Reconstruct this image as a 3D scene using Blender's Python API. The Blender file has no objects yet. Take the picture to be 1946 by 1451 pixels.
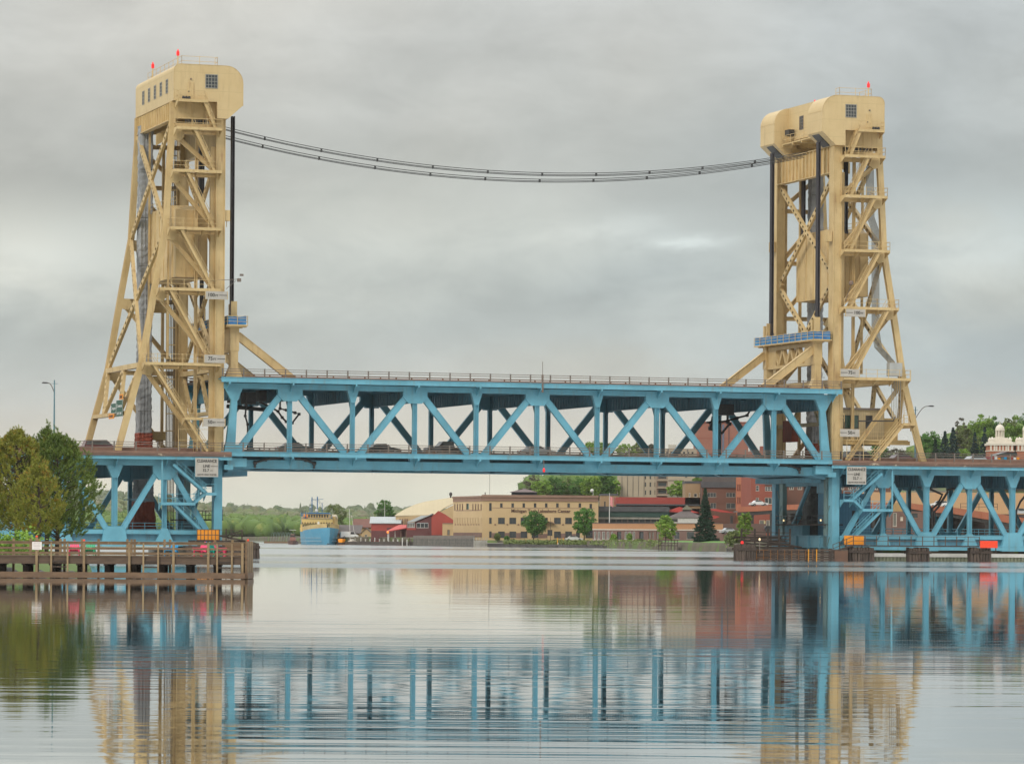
import bpy, math, random
import numpy as np
from math import sin, cos, pi, radians, atan2, sqrt, hypot
from mathutils import Vector, Matrix
random.seed(7); RNG = np.random.default_rng(11)
scene = bpy.context.scene
col = scene.collection

# ---------------------------------------------------------------- camera, sky, sun, exposure
HC = 2.89            # eye height over the water
cam_d = bpy.data.cameras.new("camera"); cam = bpy.data.objects.new("camera", cam_d); col.objects.link(cam)
cam_d.sensor_width = 36.0; cam_d.lens = 7067.1 / 1946 * 36.0
cam_d.shift_y = (1017.41 - 725.5) / 1946
cam_d.clip_start = 0.5; cam_d.clip_end = 30000
cam.matrix_world = Matrix.Translation((0, 0, HC)) @ Matrix.Rotation(pi/2, 4, 'X') @ Matrix.Rotation(0.0067, 4, 'Z')
scene.camera = cam
SUN_EL, SUN_AZ = radians(33), radians(215)      # azimuth from +Y clockwise: behind the camera, to the left
world = bpy.data.worlds.new("World"); scene.world = world; world.use_nodes = True
def build_world():
    nt = world.node_tree; N = nt.nodes; L = nt.links
    for n in list(N): N.remove(n)
    out = N.new('ShaderNodeOutputWorld'); bg = N.new('ShaderNodeBackground'); bg2 = N.new('ShaderNodeBackground')
    sky = N.new('ShaderNodeTexSky'); sky.sky_type = 'NISHITA'; sky.sun_disc = False
    sky.sun_elevation = SUN_EL; sky.sun_rotation = SUN_AZ; sky.air_density = 1.2; sky.dust_density = 3.0
    L.new(sky.outputs[0], bg.inputs[0]); bg.inputs[1].default_value = 0.07
    tc = N.new('ShaderNodeTexCoord'); sep = N.new('ShaderNodeSeparateXYZ'); L.new(tc.outputs['Generated'], sep.inputs[0])
    def math_(op, a, b=None, c=None, clamp=False):
        m = N.new('ShaderNodeMath'); m.operation = op; m.use_clamp = clamp
        for i, v in enumerate((a, b, c)):
            if v is None: continue
            if isinstance(v, (int, float)): m.inputs[i].default_value = v
            else: L.new(v, m.inputs[i])
        return m.outputs[0]
    x, y, z = sep.outputs
    zz = math_('MAXIMUM', z, 0.0)
    # wide cloud deck: direction stretched sideways, cells shrink towards the horizon
    def noise(sx, sy, sz, ox, scale, detail, rough, dist=0.0):
        mp = N.new('ShaderNodeMapping'); L.new(tc.outputs['Generated'], mp.inputs[0])
        mp.inputs['Scale'].default_value = (sx, sy, sz); mp.inputs['Location'].default_value = (ox, 0.3*ox, 1.7*ox)
        n = N.new('ShaderNodeTexNoise'); L.new(mp.outputs[0], n.inputs['Vector'])
        n.inputs['Scale'].default_value = scale; n.inputs['Detail'].default_value = detail
        n.inputs['Roughness'].default_value = rough; n.inputs['Distortion'].default_value = dist
        return n.outputs['Fac']
    n1 = noise(1, 1, 2.6, 2.3, 9.0, 5, 0.5, 0.4)
    n2 = noise(1, 1, 2.2, 5.1, 26.0, 6, 0.6, 0.3)
    n3 = noise(1, 1, 1.6, 9.4, 5.0, 3, 0.45)
    el = math_('ADD', zz, math_('MULTIPLY', math_('SUBTRACT', n1, 0.5), 0.045))
    el = math_('ADD', el, math_('MULTIPLY', math_('SUBTRACT', n2, 0.5), 0.018))
    ramp = N.new('ShaderNodeValToRGB'); L.new(math_('MULTIPLY', el, 5.0, clamp=True), ramp.inputs[0])
    cr = ramp.color_ramp; cr.interpolation = 'B_SPLINE'
    def lin(r, g, b):
        f = lambda c: (c/255/12.92) if c/255 <= .04045 else ((c/255+.055)/1.055)**2.4
        return (f(r), f(g), f(b), 1)
    stops = SKY_STOPS
    cr.elements[0].position = stops[0][0]; cr.elements[0].color = lin(*stops[0][1])
    cr.elements[1].position = stops[-1][0]; cr.elements[1].color = lin(*stops[-1][1])
    for p, c in stops[1:-1]:
        e = cr.elements.new(p); e.color = lin(*c)
    # soft light and dark patches
    patch = math_('ADD', 0.93, math_('MULTIPLY', math_('SUBTRACT', n2, 0.46), 0.48))
    patch = math_('ADD', patch, math_('MULTIPLY', math_('SUBTRACT', n3, 0.5), 0.28))
    # a few breaks where the cloud is thin and bright: (x/y, z/y, width, height, strength)
    hx = math_('DIVIDE', x, math_('MAXIMUM', y, 0.05)); hz = math_('DIVIDE', z, math_('MAXIMUM', y, 0.05))
    hx = math_('ADD', hx, math_('MULTIPLY', math_('SUBTRACT', n2, 0.5), 0.05))
    hz = math_('ADD', hz, math_('MULTIPLY', math_('SUBTRACT', n2, 0.5), 0.015))
    for (cx, cz, wx, wz, st) in SKY_BREAKS:
        a = math_('DIVIDE', math_('SUBTRACT', hx, cx), wx); b = math_('DIVIDE', math_('SUBTRACT', hz, cz), wz)
        r = math_('ADD', math_('MULTIPLY', a, a), math_('MULTIPLY', b, b))
        g = math_('MULTIPLY', math_('EXPONENT', math_('MULTIPLY', r, -1.0)), st)
        g = math_('MULTIPLY', g, math_('GREATER_THAN', y, 0.05))
        patch = math_('ADD', patch, g)
    mx = N.new('ShaderNodeMix'); mx.data_type = 'RGBA'; mx.blend_type = 'MULTIPLY'; mx.inputs[0].default_value = 1
    L.new(ramp.outputs[0], mx.inputs[6])
    zen = N.new('ShaderNodeMapRange'); zen.interpolation_type = 'SMOOTHSTEP'; L.new(z, zen.inputs[0])   # overcast: the zenith is far brighter than the horizon
    zen.inputs[1].default_value = 0.16; zen.inputs[2].default_value = 0.75; zen.inputs[3].default_value = 1.0; zen.inputs[4].default_value = ZENITH
    patch = math_('MULTIPLY', patch, zen.outputs[0])
    cmb = N.new('ShaderNodeCombineColor')
    tint = math_('MULTIPLY', math_('SUBTRACT', n3, 0.5), 0.26)
    for (cx, cz, wx, wz, st) in SKY_WARM:                                     # cream and pink light low in the gaps
        a = math_('DIVIDE', math_('SUBTRACT', hx, cx), wx); b = math_('DIVIDE', math_('SUBTRACT', hz, cz), wz)
        g = math_('MULTIPLY', math_('EXPONENT', math_('MULTIPLY', math_('ADD', math_('MULTIPLY', a, a), math_('MULTIPLY', b, b)), -1.0)), st)
        tint = math_('ADD', tint, math_('MULTIPLY', g, math_('GREATER_THAN', y, 0.05)))
    L.new(math_('MULTIPLY', patch, math_('ADD', 1.0, tint)), cmb.inputs[0]); L.new(patch, cmb.inputs[1]); L.new(math_('MULTIPLY', patch, math_('SUBTRACT', 1.0, tint)), cmb.inputs[2])
    L.new(cmb.outputs[0], mx.inputs[7])
    L.new(mx.outputs[2], bg2.inputs[0]); bg2.inputs[1].default_value = CLOUD_STRENGTH
    ms = N.new('ShaderNodeMixShader'); ms.inputs[0].default_value = 0.93
    L.new(bg.outputs[0], ms.inputs[1]); L.new(bg2.outputs[0], ms.inputs[2]); L.new(ms.outputs[0], out.inputs[0])
CLOUD_STRENGTH = 1.19; ZENITH = 2.8
# (elevation*5, cloud colour)
SKY_STOPS = [(0.0, (214, 215, 197)), (0.09, (210, 210, 198)), (0.155, (198, 198, 192)), (0.21, (178, 186, 186)), (0.30, (174, 183, 183)),
             (0.385, (198, 203, 198)), (0.46, (178, 181, 177)), (0.58, (184, 186, 182)), (0.75, (197, 199, 196)), (1.0, (190, 194, 194))]
SKY_BREAKS = [(0.045, 0.0785, 0.009, 0.0020, 0.34), (0.030, 0.0835, 0.012, 0.003, 0.15), (-0.130, 0.074, 0.024, 0.008, 0.22), (0.130, 0.080, 0.03, 0.010, 0.18), (0.10, 0.040, 0.05, 0.012, 0.08),
              (-0.11, 0.094, 0.05, 0.008, -0.12), (-0.12, 0.052, 0.05, 0.007, -0.08), (0.0, 0.060, 0.05, 0.006, -0.06), (0.03, 0.05, 0.05, 0.008, 0.05), (0.02, 0.125, 0.07, 0.03, 0.03)]
SKY_WARM = [(0.134, 0.066, 0.022, 0.012, 0.07), (0.02, 0.046, 0.04, 0.006, 0.04), (0.10, 0.038, 0.05, 0.01, 0.035), (-0.06, 0.02, 0.10, 0.008, 0.03), (0.115, 0.085, 0.012, 0.006, 0.035)]
build_world()
sd = bpy.data.lights.new("sun", 'SUN'); sd.energy = 1.35; sd.angle = radians(16); sd.color = (1.0, 0.93, 0.82)
sun = bpy.data.objects.new("sun", sd); col.objects.link(sun)
sdir = Vector((sin(SUN_AZ)*cos(SUN_EL), cos(SUN_AZ)*cos(SUN_EL), sin(SUN_EL)))
sun.rotation_euler = sdir.to_track_quat('Z', 'Y').to_euler()
vs = scene.view_settings; scene.display_settings.display_device = 'sRGB'
vs.view_transform = 'Standard'; vs.look = 'None'; vs.exposure = 0.0; vs.gamma = 1.0; vs.use_curve_mapping = False

# ---------------------------------------------------------------- frames
TH, BX, BY = 0.3218, -34.87, 448.55              # bridge frame: u along, v away from the camera, z up
WID = 18.81
def B(u, v, z=0.0): return (BX + u*cos(TH) - v*sin(TH), BY + u*sin(TH) + v*cos(TH), z)
def XW(x, D, y=1017.0):                           # real X of a sight line at ground distance D
    r = .0067; dx, dy = x-973, y-1017.41
    return (dx*cos(r)+dy*sin(r))/7067.1*D
def ZW(x, y, D):
    r = .0067; dx, dy = x-973, y-1017.41
    return HC - (-dx*sin(r)+dy*cos(r))/7067.1*D

ORG = {}
def _props(o, label=None, cat=None, group=None, kind=None):
    if label: o['label'] = label
    if cat: o['category'] = cat
    if group: o['group'] = group
    if kind: o['kind'] = kind
def thing(name, label, cat, origin=(0, 0, 0), frame='w', group=None, rot=0.0):
    """frame 'b' = bridge frame (u,v,z); 'w' = world axes; 'l' = local, turned by rot at origin"""
    o = bpy.data.objects.new(name, None); col.objects.link(o); o.empty_display_size = 0.5
    if frame == 'b':
        o.location = B(*origin); o.rotation_euler = (0, 0, TH); ORG[o.name] = origin
    elif frame == 'w':
        o.location = origin; ORG[o.name] = origin
    else:
        o.location = origin; o.rotation_euler = (0, 0, rot); ORG[o.name] = (0, 0, 0)
    _props(o, label, cat, group); return o
def root_of(o):
    while o.parent: o = o.parent
    return o
def part(parent, name, mb, mat, label=None, kind=None):
    og = ORG[root_of(parent).name]
    me = mb.mesh(name, og); me.materials.append(mat)
    o = bpy.data.objects.new(name, me); col.objects.link(o); o.parent = parent
    if label: o['label'] = label
    if kind: o['kind'] = kind
    return o
def solo(name, label, cat, mb, mat, origin=(0, 0, 0), frame='w', group=None, kind=None, rot=0.0):
    if frame == 'b': loc, r, og = B(*origin), TH, origin
    elif frame == 'w': loc, r, og = origin, 0.0, origin
    else: loc, r, og = origin, rot, (0, 0, 0)
    me = mb.mesh(name, og); me.materials.append(mat)
    o = bpy.data.objects.new(name, me); col.objects.link(o); o.location = loc; o.rotation_euler = (0, 0, r)
    ORG[o.name] = og
    _props(o, label, cat, group, kind); return o
def kids(o): return [c for c in bpy.data.objects if c.parent == o]
def dup(root, loc, rz=None, label=None, group=None, mats=None, scale=None):
    def cp(o, par):
        c = o.copy(); col.objects.link(c)
        if par is not None: c.parent = par
        if mats and c.type == 'MESH' and o.data.materials and o.data.materials[0].name in mats:
            c.data = o.data.copy(); c.data.materials[0] = mats[o.data.materials[0].name]
        for k in kids(o): cp(k, c)
        return c
    r = cp(root, None); r.location = loc
    if rz is not None: r.rotation_euler = (0, 0, rz)
    if scale: r.scale = (scale, scale, scale)
    if label: r['label'] = label
    if group: r['group'] = group
    ORG[r.name] = ORG[root.name]
    return r

# ---------------------------------------------------------------- mesh builder
def vsub(a, b): return (a[0]-b[0], a[1]-b[1], a[2]-b[2])
class MB:
    def __init__(s): s.v = []; s.f = []
    def poly(s, pts):
        i = len(s.v); s.v += [tuple(p) for p in pts]; s.f.append(tuple(range(i, i+len(pts))))
    def hexa(s, c):                       # 8 corners, bottom ring then top ring
        i = len(s.v); s.v += [tuple(p) for p in c]
        for f in ((3,2,1,0),(4,5,6,7),(0,1,5,4),(1,2,6,5),(2,3,7,6),(3,0,4,7)): s.f.append(tuple(i+k for k in f))
    def box(s, x0, x1, y0, y1, z0, z1):
        x0, x1 = min(x0,x1), max(x0,x1); y0, y1 = min(y0,y1), max(y0,y1); z0, z1 = min(z0,z1), max(z0,z1)
        s.hexa([(x0,y0,z0),(x1,y0,z0),(x1,y1,z0),(x0,y1,z0),(x0,y0,z1),(x1,y0,z1),(x1,y1,z1),(x0,y1,z1)])
        return s
    def _axes(s, p, q, side):
        p = Vector(p); q = Vector(q); a = (q-p).normalized(); sd = Vector(side)
        sd = sd - a*sd.dot(a)
        if sd.length < 1e-5: sd = a.orthogonal()
        sd.normalize(); return p, q, a, sd, a.cross(sd)
    def beam(s, p, q, ws, wd, side=(0, 1, 0), ws2=None, wd2=None):
        p, q, a, S, T = s._axes(p, q, side)
        ws2 = ws if ws2 is None else ws2; wd2 = wd if wd2 is None else wd2
        c = [p-S*ws/2-T*wd/2, p+S*ws/2-T*wd/2, p+S*ws/2+T*wd/2, p-S*ws/2+T*wd/2,
             q-S*ws2/2-T*wd2/2, q+S*ws2/2-T*wd2/2, q+S*ws2/2+T*wd2/2, q-S*ws2/2+T*wd2/2]
        s.hexa(c); return s
    def ibeam(s, p, q, ws, wd, side=(0, 1, 0), tf=0.06):
        """flanges at +-wd/2, web in the middle"""
        p, q, a, S, T = s._axes(p, q, side)
        for k in (-1, 1): s.beam(p+T*k*(wd/2-tf/2), q+T*k*(wd/2-tf/2), ws, tf, S)
        s.beam(p, q, tf, wd-2*tf, S); return s
    def perf(s, p, q, ws, wd, side, pitch=0.8, hole=0.34, tf=0.03):
        pitch, hole = 1.0, 0.40
        """box member whose two wide faces (plane a,side) carry a row of oval holes"""
        p, q, a, S, T = s._axes(p, q, side); Ln = (q-p).length
        for k in (-1, 1): s.beam(p+S*k*(ws/2-tf/2), q+S*k*(ws/2-tf/2), tf, wd, S)
        hw = ws*0.26
        n = max(1, int((Ln-0.8)/pitch)); off = (Ln-(n-1)*pitch)/2
        for k in (-1, 1):
            c = T*k*(wd/2-tf/2)
            for e in (-1, 1):
                m = S*e*(hw+(ws/2-tf-hw)/2); s.beam(p+c+m, q+c+m, ws/2-tf-hw, tf, S)
            last = 0.0
            for j in range(n+1):
                h0 = off+j*pitch-hole/2 if j < n else Ln
                if h0 > last: s.beam(p+c+a*last, p+c+a*h0, 2*hw, tf, S)
                last = h0+hole
        return s
    def tube(s, pts, r, n=6, cap=True):
        pts = [Vector(p) for p in pts]; rs = r if isinstance(r, (list, tuple)) else [r]*len(pts)
        base = len(s.v); prev = None
        for i, p in enumerate(pts):
            a = (pts[min(i+1, len(pts)-1)]-pts[max(i-1, 0)])
            a = a.normalized() if a.length > 1e-9 else Vector((0, 0, 1))
            sd = a.orthogonal() if prev is None else (prev - a*prev.dot(a))
            if sd.length < 1e-6: sd = a.orthogonal()
            sd.normalize(); prev = sd; t = a.cross(sd)
            for k in range(n):
                an = 2*pi*k/n; s.v.append(tuple(p+(sd*cos(an)+t*sin(an))*rs[i]))
        for i in range(len(pts)-1):
            for k in range(n):
                k2 = (k+1) % n; s.f.append((base+i*n+k, base+i*n+k2, base+(i+1)*n+k2, base+(i+1)*n+k))
        if cap:
            s.f.append(tuple(base+k for k in reversed(range(n)))); s.f.append(tuple(base+(len(pts)-1)*n+k for k in range(n)))
        return s
    def prism(s, poly, a0, a1, plane='uz'):
        """2-D polygon extruded along the missing axis"""
        if plane == 'uz': m = lambda p, a: (p[0], a, p[1])
        elif plane == 'vz': m = lambda p, a: (a, p[0], p[1])
        else: m = lambda p, a: (p[0], p[1], a)
        i = len(s.v); n = len(poly)
        s.v += [m(p, a0) for p in poly] + [m(p, a1) for p in poly]
        s.f.append(tuple(i+k for k in range(n))); s.f.append(tuple(i+n+k for k in reversed(range(n))))
        for k in range(n): s.f.append((i+(k+1) % n, i+k, i+n+k, i+n+(k+1) % n))
        return s
    def lathe(s, c, prof, n=16):
        i = len(s.v); 
        for (r, z) in prof:
            for k in range(n): s.v.append((c[0]+r*cos(2*pi*k/n), c[1]+r*sin(2*pi*k/n), c[2]+z))
        for j in range(len(prof)-1):
            for k in range(n): s.f.append((i+j*n+k, i+j*n+(k+1) % n, i+(j+1)*n+(k+1) % n, i+(j+1)*n+k))
        s.f.append(tuple(i+k for k in reversed(range(n)))); s.f.append(tuple(i+(len(prof)-1)*n+k for k in range(n)))
        return s
    def loft(s, rings, closed=True, caps=True):
        i = len(s.v); n = len(rings[0])
        for r in rings: s.v += [tuple(p) for p in r]
        for j in range(len(rings)-1):
            for k in range(n if closed else n-1):
                k2 = (k+1) % n; s.f.append((i+j*n+k, i+j*n+k2, i+(j+1)*n+k2, i+(j+1)*n+k))
        if caps:
            s.f.append(tuple(i+k for k in reversed(range(n)))); s.f.append(tuple(i+(len(rings)-1)*n+k for k in range(n)))
        return s
    def mesh(s, name, og=(0, 0, 0)):
        me = bpy.data.meshes.new(name)
        me.from_pydata([(a-og[0], b-og[1], c-og[2]) for a, b, c in s.v], [], s.f)
        import bmesh as _b
        if s.f:
            bm = _b.new(); bm.from_mesh(me); _b.ops.recalc_face_normals(bm, faces=bm.faces); bm.to_mesh(me); bm.free()
        me.update(); return me
def text_mb(txt, size, at, xdir=(1, 0, 0), up=(0, 0, 1), align='CENTER', depth=0.02, xs=1.0, bold=0.0):
    cu = bpy.data.curves.new('t', 'FONT'); cu.body = txt; cu.size = size; cu.align_x = align; cu.align_y = 'CENTER'
    cu.extrude = depth/2; cu.offset = bold; cu.resolution_u = 2
    ob = bpy.data.objects.new('t', cu); col.objects.link(ob)
    dg = bpy.context.evaluated_depsgraph_get(); me = bpy.data.meshes.new_from_object(ob.evaluated_get(dg))
    X = Vector(xdir).normalized(); U = Vector(up).normalized(); Nn = X.cross(U); A = Vector(at)
    m = MB(); m.v = [tuple(A+X*v.co.x*xs+U*v.co.y+Nn*v.co.z) for v in me.vertices]; m.f = [tuple(p.vertices) for p in me.polygons]
    bpy.data.objects.remove(ob); bpy.data.curves.remove(cu); bpy.data.meshes.remove(me)
    return m
def join(*ms):
    o = MB()
    for m in ms:
        i = len(o.v); o.v += m.v; o.f += [tuple(i+k for k in f) for f in m.f]
    return o

# ---------------------------------------------------------------- materials
MATS = {}
def mat(name, c, c2=None, rough=0.6, scale=0.6, streak=None, streak_amt=0.5, spots=None, bump=0.0, metal=0.0,
        zscale=1.0, bscale=None, spec=0.5, amt=1.0, emit=None, coat=0.0, line=None, coord='Object', rnd=0.0):
    """base colour c mixed with c2 by soft noise; 'streak' colour runs down in vertical marks; 'line' = (axis, pitch, width, colour)"""
    if name in MATS: return MATS[name]
    m = bpy.data.materials.new(name); m.use_nodes = True; nt = m.node_tree; N = nt.nodes; L = nt.links
    bs = N['Principled BSDF']; bs.inputs['Roughness'].default_value = rough; bs.inputs['Metallic'].default_value = metal
    bs.inputs['Specular IOR Level'].default_value = spec; bs.inputs['Coat Weight'].default_value = coat
    tc = N.new('ShaderNodeTexCoord'); src = tc.outputs[coord]
    def noise(scale, detail, vec_scale=(1, 1, 1), rough_=0.6):
        mp = N.new('ShaderNodeMapping'); L.new(src, mp.inputs[0]); mp.inputs['Scale'].default_value = vec_scale
        n = N.new('ShaderNodeTexNoise'); L.new(mp.outputs[0], n.inputs['Vector'])
        n.inputs['Scale'].default_value = scale; n.inputs['Detail'].default_value = detail; n.inputs['Roughness'].default_value = rough_
        return n.outputs['Fac']
    def ramp(f, lo, hi):
        r = N.new('ShaderNodeMapRange'); L.new(f, r.inputs[0]); r.inputs[1].default_value = lo; r.inputs[2].default_value = hi
        return r.outputs[0]
    def mix(f, a, b, mode='MIX'):
        x = N.new('ShaderNodeMix'); x.data_type = 'RGBA'; x.blend_type = mode
        if isinstance(f, float): x.inputs[0].default_value = f
        else: L.new(f, x.inputs[0])
        for i, v in ((6, a), (7, b)):
            if isinstance(v, tuple): x.inputs[i].default_value = (*v[:3], 1)
            else: L.new(v, x.inputs[i])
        return x.outputs[2]
    c2 = c2 or tuple(k*0.8 for k in c)
    f1 = noise(scale, 5, (1, 1, zscale)); cur = mix(ramp(f1, 0.35, 0.68), c, c2)
    if rnd:
        oi = N.new('ShaderNodeObjectInfo'); r = N.new('ShaderNodeMapRange'); L.new(oi.outputs['Random'], r.inputs[0])
        r.inputs[3].default_value = 1-rnd; r.inputs[4].default_value = 1+rnd
        cb = N.new('ShaderNodeCombineColor'); [L.new(r.outputs[0], cb.inputs[i]) for i in range(3)]
        cur = mix(1.0, cur, cb.outputs[0], 'MULTIPLY')
    if streak:
        s1 = noise(2.2, 4, (1, 1, 0.12)); s2 = noise(0.35, 3)
        mm = N.new('ShaderNodeMath'); mm.operation = 'MULTIPLY'; L.new(ramp(s1, 0.52, 0.72), mm.inputs[0]); L.new(ramp(s2, 0.36, 0.60), mm.inputs[1])
        m2 = N.new('ShaderNodeMath'); m2.operation = 'MULTIPLY'; L.new(mm.outputs[0], m2.inputs[0]); m2.inputs[1].default_value = streak_amt
        cur = mix(m2.outputs[0], cur, streak)
    if spots:
        s3 = noise(spots[1], 6, (1, 1, 1), 0.7); cur = mix(ramp(s3, spots[2], spots[2]+0.06), cur, spots[0])
    if line:
        for (ax, pitch, wd, lc) in (line if isinstance(line, list) else [line]):
            sp = N.new('ShaderNodeSeparateXYZ'); L.new(src, sp.inputs[0])
            a = N.new('ShaderNodeMath'); a.operation = 'FLOORED_MODULO'; L.new(sp.outputs[ax], a.inputs[0]); a.inputs[1].default_value = pitch
            b = N.new('ShaderNodeMath'); b.operation = 'LESS_THAN'; L.new(a.outputs[0], b.inputs[0]); b.inputs[1].default_value = wd
            cur = mix(b.outputs[0], cur, lc)
    L.new(cur, bs.inputs['Base Color'])
    if bump:
        bn = N.new('ShaderNodeBump'); bn.inputs['Strength'].default_value = 0.6; bn.inputs['Distance'].default_value = bump
        L.new(noise(bscale or scale*8, 4), bn.inputs['Height']); L.new(bn.outputs[0], bs.inputs['Normal'])
    if emit:
        bs.inputs['Emission Color'].default_value = (*emit[0], 1); bs.inputs['Emission Strength'].default_value = emit[1]
    MATS[name] = m; return m
RUST = (0.16, 0.065, 0.028)
TAN = mat('tan_paint', (0.595, 0.435, 0.215), (0.49, 0.345, 0.155), 0.55, 0.4, streak=(0.31, 0.175, 0.08), streak_amt=0.85, spots=((0.26, 0.14, 0.065), 1.9, 0.665), bump=0.01)
TANW = mat('pale_tan_panel', (0.585, 0.435, 0.225), (0.545, 0.395, 0.195), 0.5, 0.4, streak=(0.36, 0.24, 0.12), streak_amt=0.5, line=(2, 2.2, 0.04, (0.46, 0.34, 0.165)))
TAND = mat('tan_machinery', (0.50, 0.355, 0.15), (0.42, 0.28, 0.11), 0.6, 0.8, streak=RUST, streak_amt=0.5)
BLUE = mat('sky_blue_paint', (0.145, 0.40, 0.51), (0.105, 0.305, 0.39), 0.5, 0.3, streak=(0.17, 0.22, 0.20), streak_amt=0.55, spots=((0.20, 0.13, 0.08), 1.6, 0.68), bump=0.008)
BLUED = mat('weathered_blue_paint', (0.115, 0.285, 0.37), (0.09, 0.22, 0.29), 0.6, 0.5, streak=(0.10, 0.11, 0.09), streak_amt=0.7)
BLUEG = mat('grey_green_blue_paint', (0.14, 0.25, 0.27), (0.15, 0.22, 0.20), 0.6, 0.5, streak=(0.10, 0.10, 0.07), streak_amt=0.7)
RAIL = mat('galvanised_rail', (0.15, 0.14, 0.125), (0.18, 0.12, 0.085), 0.55, 1.5, streak=RUST, streak_amt=0.7)
RUSTY = mat('rusty_curb', (0.235, 0.135, 0.095), (0.17, 0.10, 0.075), 0.85, 1.2, spots=((0.42, 0.36, 0.28), 0.9, 0.66), bump=0.02)
ASPH = mat('asphalt_deck', (0.075, 0.072, 0.068), (0.055, 0.053, 0.05), 0.9, 1.0, bump=0.01)
CONC = mat('concrete', (0.36, 0.34, 0.30), (0.25, 0.235, 0.20), 0.9, 0.7, streak=(0.12, 0.11, 0.09), bump=0.02)
ROPE = mat('dark_wire_rope', (0.040, 0.036, 0.042), (0.07, 0.062, 0.068), 0.45, 4.0, metal=0.3, zscale=0.05)
CABLE = mat('aerial_cable', (0.045, 0.045, 0.045), None, 0.6, 3)
BLACK = mat('black_pipe', (0.025, 0.024, 0.024), (0.05, 0.04, 0.035), 0.5, 3)
GLASSD = mat('dark_window_glass', (0.030, 0.036, 0.040), (0.05, 0.055, 0.06), 0.12, 0.8, spec=0.8)
GLASSG = mat('green_tinted_glass', (0.03, 0.075, 0.055), (0.045, 0.09, 0.07), 0.12, 0.8, spec=0.8)
TARP = mat('grey_tarpaulin', (0.33, 0.335, 0.345), (0.22, 0.225, 0.235), 0.8, 0.7, streak=(0.10, 0.10, 0.11), streak_amt=0.6, zscale=0.5, bump=0.05, bscale=3.0)
TARPR = mat('red_tarpaulin', (0.33, 0.070, 0.035), (0.22, 0.05, 0.03), 0.85, 1.2, bump=0.05, bscale=3)
TARPB = mat('blue_tarpaulin', (0.018, 0.14, 0.40), (0.06, 0.28, 0.52), 0.6, 1.3, bump=0.04, bscale=3)
SIGNW = mat('white_sign_board', (0.44, 0.405, 0.36), (0.39, 0.355, 0.31), 0.6, 1.5, streak=(0.30, 0.24, 0.17), streak_amt=0.5)
INK = mat('black_sign_lettering', (0.02, 0.018, 0.017), None, 0.6, 3)
REDL = mat('red_beacon_lens', (0.75, 0.02, 0.02), (0.65, 0.02, 0.02), 0.3, 3, emit=((1.0, 0.03, 0.03), 0.5))
ORNG = mat('orange_board', (0.85, 0.30, 0.012), (0.78, 0.26, 0.01), 0.55, 1.5, streak=(0.4, 0.15, 0.03), streak_amt=0.3)
REDO = mat('red_orange_board', (0.90, 0.065, 0.018), (0.85, 0.055, 0.015), 0.5, 1.5)
WOOD = mat('weathered_dock_timber', (0.19, 0.12, 0.065), (0.115, 0.072, 0.042), 0.85, 1.1, spots=((0.28, 0.20, 0.12), 2.5, 0.62), bump=0.01, zscale=4)
WOODL = mat('pale_dock_post', (0.29, 0.205, 0.11), (0.19, 0.125, 0.066), 0.85, 2.0, zscale=0.4, bump=0.01)
WOODD = mat('dark_creosoted_timber', (0.062, 0.042, 0.032), (0.035, 0.025, 0.02), 0.85, 1.2, spots=((0.15, 0.11, 0.08), 2.0, 0.62), bump=0.02)
PILE = mat('old_pile_timber', (0.105, 0.075, 0.058), (0.045, 0.033, 0.027), 0.9, 1.5, zscale=0.3, bump=0.03)

# ================================================================ BRIDGE
HOLE_SHADE = mat('painted_hole_shade', (0.085, 0.055, 0.03), (0.06, 0.04, 0.025), 0.9, 1)  # near-black brown: painted shade for the inside of the perforated braces
DECK_SHADE = mat('shade_darkened_blue_paint', (0.06, 0.13, 0.165), (0.045, 0.09, 0.11), 0.7, 0.5)  # blue darkened so the shade beneath the decks is in the colour
P = 7.925; U0 = 0.2753; US = 79.5                 # panel length, first node, mirror sum of the two towers
def railing(parent, name, p0, p1, z0, hgt, pitch, m=RAIL, rails=(1.0, 0.75, 0.4), pw=0.15, rw=0.07, posts=True, mesh_n=0):
    """rails in one mesh, the posts as its own sub-parts share that mesh: posts are countable, so each is a child"""
    p0 = Vector(p0); p1 = Vector(p1); L = (p1-p0).length; n = max(1, round(L/pitch))
    r = MB()
    for k in rails: r.beam(p0+Vector((0,0,z0+hgt*k-rw/2)), p1+Vector((0,0,z0+hgt*k-rw/2)), rw, rw)
    if posts != 'sub':
        for i in range(n+1):
            q = p0.lerp(p1, i/n); r.beam(q+Vector((0,0,z0)), q+Vector((0,0,z0+hgt+0.03)), pw, pw)
    o = part(parent, name, r, m)
    if posts == 'sub':
        d = (p1-p0).normalized(); me = None
        og = ORG[root_of(parent).name]
        for i in range(n+1):
            q = p0.lerp(p1, i/n)
            if me is None:
                pm = MB(); pm.beam((0,0,0), (0,0,hgt+0.05), pw, pw*0.8, d); pm.box(-pw*0.9, pw*0.9, -pw*0.9, pw*0.9, 0, 0.05)
                me = pm.mesh('railing_post'); me.materials.append(m)
            c = bpy.data.objects.new('railing_post', me); col.objects.link(c); c.parent = o
            c.location = (q.x-og[0], q.y-og[1], q.z+z0-og[2])
    return o
def gusset(mb, pts, v0, v1): mb.prism(pts, v0, v1)

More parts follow.
